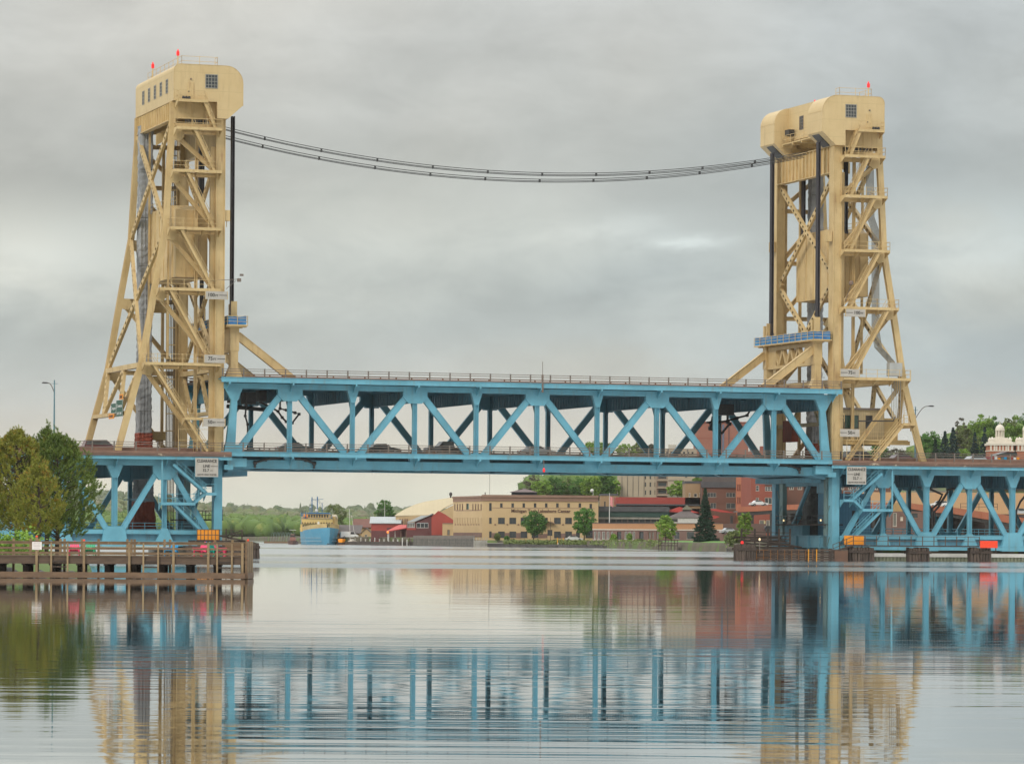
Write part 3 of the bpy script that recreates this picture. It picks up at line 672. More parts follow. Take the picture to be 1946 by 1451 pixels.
    for k in range(3): vb_.lathe((U(5.6-k*0.35), -1.6, 54.87), [(0.17, 0), (0.19, 0.18), (0.13, 0.36)], 8)
    part(T, 'grease_drums', vb_, BLACK)
    bc = MB(); bc.box(U(0.1), U(-1.0), 4.2, 14.8, 54.2, 54.35)
    for v in (4.5, 8, 11, 14.4): bc.box(U(0.1), U(-1.0), v-0.1, v+0.1, 53.95, 54.2)
    part(T, 'front_balcony', bc, TAN)
    railing(T, 'balcony_railing', (U(-0.95), 4.3, 0), (U(-0.95), 14.7, 0), 54.35, 1.05, 1.5, TANW, (1, .5), 0.05, 0.045)
    for (q0, q1) in ((((U(5.4), 0.3, 0), (U(5.4), WID-0.3, 0))), ((U(5.4), 0.3, 0), (U(1.0), 0.3, 0)), ((U(1.0), 0.3, 0), (U(1.0), 1.5, 0))):
        if not L_ and q0[1] != q1[1] and abs(q1[1]-q0[1]) > 5: q1 = (q1[0], 4.0, 0)
        railing(T, 'roof_railing', q0, q1, 59.14, 1.15, 2.2, TANW, (1.0, 0.5), 0.05, 0.045)
    # platforms and stairs on the near side
    landing(T, U, 6.3, 2.7, LV[0], TAN, rail=(1, 6.25))
    for z in LV[1:5]: landing(T, U, leg_t(z)-0.1, 0.9, z, TAN, rail=(1, leg_t(z)-0.1))
    landing(T, U, leg_t(LV[5])+0.1, 0.9, LV[5], TAN, rail=(1, leg_t(LV[5])))
    fl = [(3.1, 0, 1.7, 1), (4.3, 1, 1.8, 2), (5.2, 2, 1.8, 3), (5.9, 3, 1.8, 4), (7.2, 4, 2.1, 5)]
    for t0, i, t1, j in fl: stair(T, U, t0, LV[i], t1, LV[j], TAN)
    if L_:
        stair(T, U, 9.2, LV[5], 5.0, 16.8, TAN); landing(T, U, 5.2, 0.9, 16.8, TAN); stair(T, U, 5.0, 16.8, 2.4, 12.8, TAN)
    else:
        landing(T, U, 10.9, 9.2, 17.6, TAN); stair(T, U, 9.4, 17.6, 5.2, 12.8, TAN)
        m_ = MB()
        for e in (-0.3, 0.3): m_.beam((U(9.9)+e, -1.3, 17.6), (U(9.7)+e, -1.3, 23.3), 0.06, 0.06)
        for z in np.arange(17.9, 23.2, 0.33): m_.box(U(9.8)-0.3, U(9.8)+0.3, -1.33, -1.27, z, z+0.04)
        for e in (-0.35, 0.35): m_.beam((U(12.6)+e, -0.9, 12.6), (U(10.9)+e, -0.9, 17.5), 0.08, 0.12)
        for k in range(14): m_.box(U(12.6-k*.125)-0.35, U(12.6-k*.125)+0.35, -0.94, -0.86, 12.8+k*.35, 12.85+k*.35)
        part(T, 'ladder', m_, TAN)
    # cage round the foot of the stairs
    railing(T, 'stair_enclosure', (U(6.0), -1.85, 0), (U(1.4), -1.85, 0), 12.8, 2.6, 2.3, TANW, (1, 0.5, 0.25), 0.05, 0.045)
    # cable ducts and ladder on one column
    m_ = MB()
    if L_:
        for k in range(6): m_.tube([(U(1.75+0.19*k), WID-0.2, 2), (U(1.75+0.19*k), WID-0.2, 52)], 0.055, 6)
        part(T, 'conduit', m_, mat('brown_conduit', (0.16, 0.125, 0.09), (0.10, 0.08, 0.06), 0.6, 2)); m_ = MB()
        for t in (1.62, 2.85): m_.beam((U(t), WID-0.35, 12.6), (U(t), WID-0.35, 52.3), 0.07, 0.07)
        for z in np.arange(13.5, 52, 2.15): m_.box(U(1.62), U(2.85), WID-0.38, WID-0.32, z, z+0.12)
        part(T, 'ladder', m_, TAN)
    else:
        ppts = []
        for k in range(7):
            o = 0.16*k; m_.tube([(U(5.0+o), 0.9, 52), (U(5.2+o), 0.9, 44.0), (U(5.9+o), 0.9, 42.2), (U(6.0+o), 0.9, 29.5), (U(6.4+o), 0.9, 27.3), (U(7.9+o), 0.4, 25.6), (U(8.1+o), 0.1, 24.9)], 0.055, 6)
            if k < 5: m_.tube([(U(8.15+0.3*k), -0.6, 23.3), (U(8.15+0.3*k), -0.6, 18.2)], 0.05, 6)
        part(T, 'conduit', m_, CONC)
        m_ = MB(); m_.box(U(7.7), U(9.45), -0.9, 0.1, 23.6, 25.3); m_.box(U(8.56), U(8.60), -0.92, -0.9, 23.6, 25.3); part(T, 'junction_box', m_, mat('pale_grey_steel', (0.42, 0.43, 0.42), None, 0.5, 1))
        m_ = MB(); m_.tube([(U(8.6), -0.6, 18.4), (U(8.4), -0.6, 17.9), (U(3.6), -0.6, 17.8)], 0.09, 8); part(T, 'drain_pipe', m_, BLACK)
        # operator cabin
        c = MB(); c.box(U(1.3), U(8.1), 1.6, 6.4, 15.5, 19.3); cb = part(T, 'operator_cabin', c, mat('tan_cabin_siding', (0.47, 0.36, 0.20), (0.42, 0.32, 0.17), 0.7, 1, line=(0, 0.32, 0.03, (0.25, 0.19, 0.10))))
        c = MB(); c.box(U(1.0), U(7.4), 1.3, 6.7, 19.3, 19.55); part(cb, 'roof', c, RAIL)
        for (a0, a1, g_) in ((1.5, 2.4, GLASSG), (2.55, 3.4, GLASSG), (3.5, 4.5, GLASSG), (5.5, 6.4, GLASSD)):
            a, b = sorted((U(a0), U(a1))); window(cb, (a, b, 16.9, 18.6), 'u', 1.6, -1, 1, 1, BLACK, g_, 0.08)
        for k in range(2): window(cb, (2.2+k*2, 4.0+k*2, 16.9, 18.6), 'v', U(1.3), -1, 1, 1, BLACK, GLASSG, 0.08)
        c = MB(); c.box(U(1.2), U(11.0), 0.6, 7.0, 15.3, 15.48); c.ibeam((U(1.2), 0.7, 15.1), (U(11.3), 0.7, 15.1), 0.3, 0.5); c.ibeam((U(1.2), 6.9, 15.1), (U(11.3), 6.9, 15.1), 0.3, 0.5); part(T, 'cabin_platform', c, TAND)
        railing(T, 'cabin_railing', (U(1.2), 0.65, 0), (U(9.5), 0.65, 0), 15.48, 1.05, 1.4, TANW, (1, .5), 0.05, 0.045)
        c = MB(); c.box(U(8.2), U(10.2), 2, 6, 15.5, 18.3); part(T, 'equipment_shed', c, TAND)
        c = MB(); c.box(U(1.0), U(0.0), 13, 16, 15.4, 18.2); part(T, 'far_equipment_box', c, TARPR)
    # small stop boxes on the front column
    for v in (0.4, WID+0.4):
        m_ = MB(); m_.box(U(-0.02), U(-0.62), v-0.45, v+0.45, 40.6, 41.9); m_.tube([(U(-0.3), v, 40.6), (U(-0.3), v, 39.9)], 0.05, 6); part(T, 'limit_box', m_, TAN)
    m_ = MB()
    if L_:
        m_.beam((U(2.5), -1.6, 33.2), (U(-1.3), -1.6, 33.5), 0.07, 0.07); m_.beam((U(0.2), -1.6, 32.3), (U(-1.0), -1.6, 33.3), 0.06, 0.06); m_.box(U(-1.2), U(-1.6), -1.8, -1.4, 33.2, 33.6); m_.box(U(-1.5), U(-1.9), -1.75, -1.45, 33.9, 34.15)
    else:
        m_.lathe((U(1.9), -1.7, 35.0), [(0.1, 0), (0.3, 0.1), (0.32, 0.3), (0.2, 0.55)], 10); m_.beam((U(1.3), -0.6, 32.4), (U(1.9), -1.7, 35.0), 0.06, 0.06)
    part(T, 'camera_arm', m_, RAIL)
    # intermediate beams seen between the faces
    for z in (13.5+1.6, 22.0, 31.0):
        if L_:
            m_ = MB(); m_.box(U(2.9), U(5.6), WID-0.6, WID-0.4, z-0.6, z+0.5)
            for k in range(4): m_.box(U(2.9), U(5.6), WID-0.7, WID-0.6, z-0.5+k*0.3, z-0.42+k*0.3)
            part(T, 'cable_tray', m_, TAND)
    return T
TL = build_tower('left'); TR = build_tower('right')

def beacon(U, t, v, lab, h=1.3, grp='red aircraft warning beacons'):
    T = thing('warning_beacon', lab, 'beacon', (U(t), v, 59.14), 'b', grp)
    m_ = MB(); m_.tube([(U(t), v, 59.1), (U(t), v, 59.14+h)], 0.07, 8); m_.box(U(t)-0.2, U(t)+0.2, v-0.2, v+0.2, 59.12, 59.2); part(T, 'mount', m_, TANW)
    m_ = MB(); m_.lathe((U(t), v, 59.14+h), [(0.12, 0), (0.19, 0.05), (0.19, 0.5), (0.10, 0.6), (0.07, 0.75), (0.02, 0.8)], 14); part(T, 'red_lens', m_, REDL)
beacon(UL, 5.9, 0.2, 'red beacon on the near roof corner of the left tower', 1.1)
beacon(UL, 6.0, 13.2, 'red beacon on the far roof edge of the left tower', 1.1)
beacon(UR, 5.0, 0.3, 'red beacon on the roof of the right tower beside its railing', 1.3)
beacon(UR, 4.6, 16.8, 'red beacon peeping over the far roof of the right tower', 0.75)

# counterweights
for U, lab in ((UL, 'left'), (UR, 'right')):
    T = thing('counterweight', 'tan steel counterweight box hanging inside the %s tower' % lab, 'counterweight', (U(3.7), 9.4, 33.8), 'b', 'counterweights of the lift bridge')
    m_ = MB(); m_.prism([(1.6, 33.8), (15.9, 33.8), (15.9, 41.9), (14.2, 42.6), (3.8, 42.6), (1.6, 41.9)], U(1.75), U(5.7), 'vz'); part(T, 'counterweight_box', m_, TAN)
    m_ = MB()
    for v in (1.3, ):
        for t in (3.35,): m_.box(U(t-0.25), U(t+0.25), 1.35, 1.6, 34, 41.5)
    for t in (2.6, 4.5): m_.box(U(t-0.04), U(t+0.04), 1.52, 1.6, 33.8, 41.9)
    for v in np.arange(3, WID-2, 2.4): m_.box(U(5.7), U(5.78), v-0.05, v+0.05, 33.8, 42.4); m_.box(U(1.67), U(1.75), v-0.05, v+0.05, 33.8, 42.4)
    part(T, 'stiffener', m_, TAN)
    railing(T, 'top_railing', (U(5.5), 2.2, 0), (U(5.5), WID-2, 0), 42.6, 1.0, 2, TANW, (1, .5), 0.05, 0.045)
# ropes: four sets per tower, each set one bundle
def ropes(U, t, v, z0, z1, lab, grp):
    T = MB()
    for i in range(2):
        for j in range(6): T.tube([(U(t)-0.13+0.26*i, v-0.30+0.12*j, z0), (U(t)-0.13+0.26*i, v-0.30+0.12*j, z1)], 0.066, 6)
    T.box(U(t)-0.2, U(t)+0.2, v-0.42, v+0.42, z0, z0+0.35)
    solo('hoist_rope_bundle', lab, 'cable', T, ROPE, (U(t), v, z0), 'b', grp)
for U, nm in ((UL, 'left'), (UR, 'right')):
    ropes(U, -1.3, 1.6, 29.4, 53.4, 'dark hoist ropes in front of the %s tower, on its near side' % nm, 'hoist ropes of the lift span')
    ropes(U, -1.3, WID-1.8, 29.4, 53.4, 'dark hoist ropes in front of the %s tower, on its far side' % nm, 'hoist ropes of the lift span')
    ropes(U, 2.65, 1.9, 41.8, 54.0, 'dark ropes inside the %s tower above the near end of its counterweight' % nm, 'counterweight ropes')
    ropes(U, 3.0, WID-2.2, 41.8, 54.0, 'dark ropes inside the %s tower above the far end of its counterweight' % nm, 'counterweight ropes')

# tarpaulin-wrapped shafts
def shaft(U, nm, t, v, zt, zb, lab):
    T = thing('wrapped_shaft', lab, 'tarpaulin', (U(t), v, zb), 'b', 'wrapped shafts behind the towers'); r = random.Random(3 if nm == 'left' else 4)
    def rings(z0, z1, w, flare=0.0, n=44):
        R = []
        for i in range(n+1):
            z = z0+(z1-z0)*i/n; ring = []
            w_ = w+flare*(1-i/n)
            for k in range(28):
                a = 2*pi*k/28; s = 1/max(abs(cos(a)), abs(sin(a))); s = min(s, 1.28)
                fold = 0.05*sin(k*2.7+z*0.25)+0.05*sin(z*(4.2 if i % 2 else 3.1)+k*0.5)+r.uniform(-0.03, 0.03)
                ring.append((U(t)+(w_*s+fold)*cos(a)*0.92, v+(w_*s+fold)*sin(a)*0.92, z))
            R.append(ring)
        return R
    m_ = MB(); m_.loft(rings(15.2, zt, 0.92, n=130)); part(T, 'grey_sheet', m_, TARP)
    m_ = MB(); m_.loft(rings(12.7, 15.35, 1.0, 0.1, n=14)); part(T, 'red_sheet', m_, TARPR)
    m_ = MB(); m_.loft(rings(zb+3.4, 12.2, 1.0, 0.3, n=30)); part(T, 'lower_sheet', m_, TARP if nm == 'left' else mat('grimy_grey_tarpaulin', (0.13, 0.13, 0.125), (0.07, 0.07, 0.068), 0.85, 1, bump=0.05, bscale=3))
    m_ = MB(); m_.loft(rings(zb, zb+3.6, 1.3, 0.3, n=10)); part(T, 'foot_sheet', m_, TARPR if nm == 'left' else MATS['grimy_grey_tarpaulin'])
    m_ = MB()
    for z in np.arange(18, zt, 6.0):
        m_.box(U(t)-1.0, U(t)+1.0, v-1.18, v-1.10, z, z+0.05)
    part(T, 'lashing', m_, INK)
shaft(UL, 'left', 5.95, 17.2, 53.5, 3.2, 'grey tarpaulin-wrapped shaft with a red foot behind the left tower')
shaft(UR, 'right', 5.0, 17.2, 53.5, 3.0, 'grimy grey tarpaulin-wrapped shaft behind the right tower')

# aerial cables between the towers
AC = [(53.27, 52.81, 4.33), (52.38, 52.51, 4.49)]      # end heights and sag
def aerial(u0, v0, z0, u1, v1, z1, sag, lab, mid=0.5, extra=0.0):
    T = thing('aerial_cable', lab, 'cable', (u0, v0, z0), 'b', 'aerial cables between the towers')
    def pt(k, dz=0, dv=0): 
        return (u0+(u1-u0)*k, v0+(v1-v0)*k+dv, z0+(z1-z0)*k-4*sag*k*(1-k)+dz)
    for dz, dv in ((0, 0), (-0.36, 0.1), (-0.18, 0.5)):
        m_ = MB(); m_.tube([pt(i/48, dz, dv) for i in range(49)], 0.045, 6); part(T, 'wire', m_, CABLE)
    for i in range(1, 11):
        m_ = MB(); p = pt(i/11); m_.box(p[0]-0.04, p[0]+0.04, p[1]-0.03, p[1]+0.55, p[2]-0.38, p[2]+0.04); part(T, 'spacer', m_, CABLE)
aerial(-0.2, 8.0, AC[0][0], 79.4, 8.0, AC[0][1], AC[0][2], 'upper of the two drooping dark cables between the towers')
aerial(-0.2, 9.0, AC[1][0], 79.4, 9.0, AC[1][1], AC[1][2], 'lower of the two drooping dark cables between the towers')

# ---------------------------------------------------------------- approach spans
KEDGE = mat('patchy_kerb_edge', (0.17, 0.105, 0.08), (0.12, 0.08, 0.065), 0.9, 0.8, spots=((0.45, 0.38, 0.28), 0.7, 0.60), bump=0.02)
def approach(side):
    L_ = side == 'left'; U = UL if L_ else UR; NP = 9; T1 = 1.15+6.1*NP
    A = thing('approach_span', 'light blue deck truss span with a rusty kerb to the %s of the %s tower' % (side, side), 'bridge span', (U(1), 0, 1.2), 'b', 'approach spans of the bridge')
    nd = [1.15+6.1*k for k in range(NP+1)]
    for v, far in ((0.0, 0), (WID, 1)):
        va, vb = v-0.28, v+0.28
        c = MB(); c.box(U(-0.0), U(T1), va, vb, 11.0, 11.72); part(A, 'top_chord', c, BLUE)
        c = MB(); c.box(U(1.2), U(T1), va, vb, 1.38, 1.92); c.box(U(1.2), U(T1), va-0.08, vb+0.08, 1.9, 1.96); part(A, 'bottom_chord', c, BLUE)
        for k, t in enumerate(nd):
            if k > 0:
                m_ = MB(); m_.ibeam((U(t), v, 1.9), (U(t), v, 11.05), 0.5, 0.52 if k % 2 else 0.66); part(A, 'truss_vertical', m_, BLUE)
            g = MB()
            if k % 2: g.prism([(U(t-1.45), 11.05), (U(t-1.45), 10.2), (U(t-0.7), 9.3), (U(t+0.7), 9.3), (U(t+1.45), 10.2), (U(t+1.45), 11.05)], va-0.05, vb+0.05)
            elif k: g.prism([(U(t-1.0), 11.05), (U(t-0.35), 9.5), (U(t+0.35), 9.5), (U(t+1.0), 11.05)], va-0.05, vb+0.05)
            if g.f: part(A, 'gusset_plate', g, BLUE); g = MB()
            if k % 2 == 0 and k: g.prism([(U(t-1.6), 1.3), (U(t-1.35), 3.1), (U(t-0.9), 3.7), (U(t+0.9), 3.7), (U(t+1.35), 3.1), (U(t+1.6), 1.3)], va-0.05, vb+0.05)
            elif k: g.prism([(U(t-1.1), 1.8), (U(t-0.35), 3.5), (U(t+0.35), 3.5), (U(t+1.1), 1.8)], va-0.05, vb+0.05)
            if g.f: part(A, 'gusset_plate', g, BLUE)
        for k in range(1, NP+1, 2):
            for e in (-1, 1):
                if not 0 <= k+e <= NP: continue
                t = nd[k]; tb = nd[k+e]; m_ = MB(); m_.ibeam((U(t+e*0.9), v, 10.3), (U(tb-e*0.75), v, 3.0), 0.46, 0.66, tf=0.05); m_.beam((U(t+e*0.9), v, 10.3), (U(tb-e*0.75), v, 3.0), 0.34, 0.58)
                part(A, 'truss_diagonal', m_, BLUE)
        sv = v-1.75 if not far else v+1.75
        f = MB(); f.box(U(-0.6), U(T1), sv-0.06, sv+0.06, 11.72, 12.10); f.box(U(-0.6), U(T1), sv-0.12, sv+0.12, 12.04, 12.10)
        for t in nd: f.prism([(v-0.28, 11.8), (sv, 11.8), (sv, 11.7), (v-0.28, 10.6)] if not far else [(v+0.28, 11.8), (sv, 11.8), (sv, 11.7), (v+0.28, 10.6)], U(t)-0.05, U(t)+0.05, 'vz')
        part(A, 'deck_fascia', f, BLUE)
        f = MB(); f.box(U(-0.55), U(T1), min(sv, v+0.8), max(sv, v+0.8) if not far else sv, 12.11, 12.42); f.box(U(-0.55), U(T1), sv-0.14, sv+0.14, 12.43, 12.72); part(A, 'kerb', f, RUSTY); f = MB(); f.box(U(-0.55), U(T1), sv-0.17, sv+0.17, 12.12, 12.42); part(A, 'kerb_edge', f, KEDGE)
        f = MB(); rv = v+0.95 if not far else v-0.95; f.box(U(-0.5), U(T1), rv-0.12, rv+0.12, 12.42, 13.15); part(A, 'traffic_barrier', f, RUSTY)
        railing(A, 'deck_railing' if not far else 'far_deck_railing', (U(0.6), sv, 0), (U(T1), sv, 0), 12.7, 1.1, 2.6, posts='sub' if not far else True)
        # inspection walkway along the bottom chord
        f = MB(); wv = v+0.9 if not far else v-0.9; f.box(U(1.6), U(T1), wv-0.45, wv+0.45, 2.95, 3.05); f.box(U(1.6), U(T1), v-0.1, v+0.1, 2.8, 3.3); part(A, 'walkway', f, BLUE)
        railing(A, 'walkway_railing', (U(1.8), wv+0.4, 0), (U(T1), wv+0.4, 0), 3.05, 1.1, 1.5, BLUE, (1, 0.66, 0.33), 0.06, 0.05)
        s = MB(); s.box(U(1.5), U(T1), v+0.35 if not far else v-0.42, v+0.42 if not far else v-0.35, 1.95, 2.9); part(A, 'bottom_stringer', s, BLUED)
    d = MB(); d.box(U(-0.5), U(T1), 0.8, WID-0.8, 12.2, 12.42); part(A, 'road_deck', d, ASPH)
    s = MB()
    for k in range(8):
        v = 1.9+k*(WID-3.8)/7; s.ibeam((U(0), v, 11.85), (U(T1), v, 11.85), 0.3, 0.6)
    part(A, 'deck_stringers', s, DECK_SHADE)
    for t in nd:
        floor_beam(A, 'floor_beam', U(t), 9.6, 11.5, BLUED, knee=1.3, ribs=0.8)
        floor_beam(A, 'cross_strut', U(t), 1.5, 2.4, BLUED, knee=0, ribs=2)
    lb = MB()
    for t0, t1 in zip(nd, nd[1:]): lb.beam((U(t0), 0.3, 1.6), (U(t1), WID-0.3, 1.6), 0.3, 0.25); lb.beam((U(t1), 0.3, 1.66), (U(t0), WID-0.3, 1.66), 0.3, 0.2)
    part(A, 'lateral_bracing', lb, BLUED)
    # stairs and catwalk down to the pier
    stair(A, U, 6.5, 11.2, 2.4, 7.8, BLUE, -1.4, -0.5); landing(A, U, 2.5, 1.2, 7.8, BLUE, -1.5, -0.3, (1, 0)); stair(A, U, 2.5, 7.8, 3.9, 6.6, BLUE, -1.4, -0.5)
    landing(A, U, 8.0, 3.8, 6.6, BLUE, -1.5, -0.3, (1, 8.0)); stair(A, U, 6.6, 6.6, 2.9, 3.25, BLUE, -1.4, -0.5); landing(A, U, 3.1, 1.2, 3.2, BLUE, -1.5, -0.3, (0, 0))
    m_ = MB(); m_.beam((U(7.9), -1.45, 11.9), (U(7.9), -1.45, 6.6), 0.18, 0.18); part(A, 'hanger', m_, BLUE)
    if L_:
        m_ = MB()
        for t in (0.8, ): m_.box(U(8.5), U(10.5), 3, 8, 6.9, 7.0)
        part(A, 'inspection_platform', m_, BLUED)
    else:
        c = MB(); c.box(U(1.9), U(6.9), 3.0, 8.5, 3.1, 8.6); hs = part(A, 'equipment_house', c, mat('blue_cladding', (0.07, 0.22, 0.34), (0.06, 0.19, 0.29), 0.6, 1, line=(0, 0.4, 0.04, (0.04, 0.13, 0.2))))
        c = MB(); c.box(U(4.3), U(5.2), 2.94, 3.0, 4.2, 6.4); part(hs, 'door', c, BLACK)
        c = MB(); c.tube([(U(13.5), 3, 9.6), (U(15.0), 3, 9.4), (U(17.0), 3, 8.6), (U(16.4), 3, 7.4), (U(15.6), 3, 6.8), (U(15.6), 3, 3.4)], 0.16, 8); part(A, 'service_pipe', c, BLACK); c = MB(); c.tube([(U(17.8), 3, 9.0), (U(16.4), 3, 6.9), (U(15.9), 3, 6.4), (U(15.9), 3, 3.2)], 0.15, 8)
        part(A, 'service_pipe', c, BLACK); c = MB(); c.tube([(U(17.6), 3, 9.2), (U(22.5), 3, 9.9), (U(23.0), 3, 9.3)], 0.17, 8); part(A, 'service_pipe', c, BLACK); c = MB(); c.tube([(U(30), 3, 9.8), (U(28.2), 3, 7.8), (U(27.6), 3, 6.6), (U(27.4), 3, 3.2)], 0.14, 8); part(A, 'service_pipe', c, BLACK)
    return A
AL = approach('left'); AR = approach('right')

# ---------------------------------------------------------------- piers and pier frames
for side, U in (('left', UL), ('right', UR)):
    T = thing('bridge_pier', 'low concrete pier under the %s tower' % side, 'pier', (U(1), 9, 0), 'b', 'piers of the lift bridge')
    m_ = MB(); m_.prism([(-3, -1), (WID+3, -1), (WID+3, 0.95), (-3, 0.95)], U(-2.6), U(4.2), 'vz'); part(T, 'pier_body', m_, CONC)
    m_ = MB(); m_.box(U(0.15), U(1.1), 1.1, WID-0.2, 1.7, 3.1); m_.box(U(0.0), U(1.25), 1.1, WID-0.2, 3.1, 3.2); m_.box(U(0.0), U(1.25), 1.1, WID-0.2, 1.6, 1.7)
    for v in (3.4, 7.2, 11.2, 15.2): m_.box(U(-0.1), U(1.2), v-0.1, v+0.1, 0.95, 3.1)
    for v in np.arange(9.5, 15.0, 0.45): m_.box(U(0.05), U(0.15), v, v+0.22, 3.2, 4.4)
    m_.box(U(0.2), U(1.2), 9.5, 15, 3.2, 4.5); part(T, 'tie_beam', m_, BLUED)
    m_ = MB(); m_.box(U(-0.4), U(2.4), 1.5, WID-1.5, 4.5, 4.65); part(T, 'pier_deck', m_, WOODD)
    railing(T, 'pier_railing', (U(-0.35), 1.6, 0), (U(-0.35), WID-1.6, 0), 4.65, 1.1, 1.8, BLACK, (1, 0.5), 0.06, 0.05)
    m_ = MB(); m_.box(U(0.15), U(0.75), WID-2.6, WID-1.5, 1, 12); part(T, 'inner_column', m_, BLUEG); m_ = MB(); m_.box(U(0.15), U(0.75), 1.5, 2.6, 1, 12)
    part(T, 'inner_column', m_, BLUEG)
    for k in range(5):
        for v0 in (1.2, WID-1.5): m_ = MB(); m_.beam((U(0.1), v0, 2+k*2), (U(0.1), v0+1.3*(1 if k % 2 else -1)*0.5, 3+k*2), 0.12, 0.1); part(T, 'lacing_bar', m_, BLUEG)
    m_ = MB()
    m_.beam((U(0.6), 13.5, 4.6), (U(0.6), 8.5, 9.6), 0.4, 0.4); m_.box(U(0.4), U(1.0), 3, WID-3, 9.6, 10.2); m_.box(U(0.2), U(2.4), 2.0, 5.0, 8.6, 10.6); m_.box(U(-0.5), U(-3.5), 2.0, WID-2, 9.9, 10.5)
    part(T, 'lock_machinery', m_, BLUED)
    if side == 'right':
        for v in (2.2, 14.5):
            m_ = MB(); m_.lathe((U(-0.4), v, 5.0), [(0.04, 0), (0.10, 0.05), (0.10, 0.22), (0.04, 0.26)], 10); part(T, 'lamp', m_, mat('warm_lamp', (1, .8, .5), None, 0.3, 3, emit=((1.0, 0.72, 0.35), 1.1)))

# ---------------------------------------------------------------- clearance signs
def ft_sign(U, nm, zft, txt, t0, t1):
    z = 1.0+zft*.3048; T = thing('clearance_gauge_sign', '%s of the three height boards on the %s tower, reading %s' % ({50: 'lowest', 75: 'middle', 100: 'topmost'}[zft], nm, txt), 'sign', (U((t0+t1)/2), -2.05, z-.47), 'b', 'height gauge signs')
    m_ = MB(); m_.box(U(t0), U(t1), -2.07, -2.0, z-0.50, z+0.46); part(T, 'board', m_, SIGNW)
    m_ = MB(); m_.box(U(t0), U(t0)+0.06*(1 if U(t0) < U(t1) else -1), -2.09, -1.97, z-0.52, z+0.48); m_.box(U(t1), U(t1)-0.06*(1 if U(t0) < U(t1) else -1), -2.09, -1.97, z-0.52, z+0.48)
    for t in (t0+0.5, t1-0.5): m_.box(U(t)-0.04, U(t)+0.04, -2.0, -0.3, z-0.3, z-0.22)
    part(T, 'bracket', m_, TAN)
    num, ft = txt.split(' '); L_ = nm == 'left'; a, b = sorted((U(t0), U(t1)))
    if L_: lx0, lx1 = b-1.05, b-0.08; tx = b-1.20
    else: lx0, lx1 = a+0.08, a+1.0; tx = a+1.1
    m_ = MB(); m_.box(lx0, lx1, -2.085, -2.07, z-0.03, z+0.04); mm = [m_]
    wn = 0.32*len(num)
    if L_: mm += [text_mb(ft, 0.34, (tx-0.17, -2.08, z-0.06), depth=0.015, bold=0.008), text_mb(num, 0.60, (tx-0.38-wn/2, -2.08, z), depth=0.015, bold=0.012)]
    else: mm += [text_mb(num, 0.60, (tx+wn/2, -2.08, z), depth=0.015, bold=0.012), text_mb(ft, 0.34, (tx+wn+0.22, -2.08, z-0.06), depth=0.015, bold=0.008)]
    part(T, 'lettering', join(*mm), INK)
for U, nm in ((UL, 'left'), (UR, 'right')):
    ft_sign(U, nm, 50, '50 FT', 0.3, 3.1); ft_sign(U, nm, 75, '75 FT', 0.3, 3.0); ft_sign(U, nm, 100, '100 FT', 0.1, 2.9) if nm == 'left' else ft_sign(U, nm, 100, '100 FT', 1.0, 3.8)
def clear_sign(U, nm):
    t0, t1 = (1.15, 3.95) if nm == 'left' else (1.35, 4.0)
    a, b = sorted((U(t0), U(t1))); cx = (a+b)/2; z = 1.0+32.7*.3048
    T = thing('clearance_sign', 'tall white board reading CLEARANCE LINE 32.7 FT below the %s tower' % nm, 'sign', (cx, -2.05, 9.6), 'b', 'clearance line signs')
    m_ = MB(); m_.box(a, b, -2.07, -2.0, 9.7, 11.95); part(T, 'board', m_, SIGNW)
    m_ = MB(); m_.box(a-0.04, b+0.04, -2.0, -1.94, 9.66, 11.99); m_.box(cx-0.9, cx-0.8, -1.95, -0.3, 11.5, 11.6); m_.box(cx+0.8, cx+0.9, -1.95, -0.3, 11.5, 11.6); part(T, 'frame', m_, BLUE)
    s = 1 if nm == 'left' else -1
    ms = [text_mb('CLEARANCE', 0.48, (cx, -2.08, 11.58), depth=0.015, xs=0.90, bold=0.012), text_mb('LINE', 0.46, (cx-0.05*s, -2.08, z), depth=0.015, bold=0.01, xs=0.9),
          text_mb('32.7', 0.48, (cx-0.12, -2.08, 10.47), depth=0.015, bold=0.01, xs=0.95), text_mb('FT', 0.24, (cx+0.58, -2.08, 10.42), depth=0.015), text_mb('ABOVE HIGH WATER', 0.27, (cx, -2.08, 9.95), depth=0.015, xs=0.92, bold=0.004)]
    l = MB(); l.box(cx+s*0.45, (b-0.06) if s > 0 else (a+0.06), -2.085, -2.07, z-0.03, z+0.03); ms.append(l)
    part(T, 'lettering', join(*ms), INK)
clear_sign(UL, 'left'); clear_sign(UR, 'right')

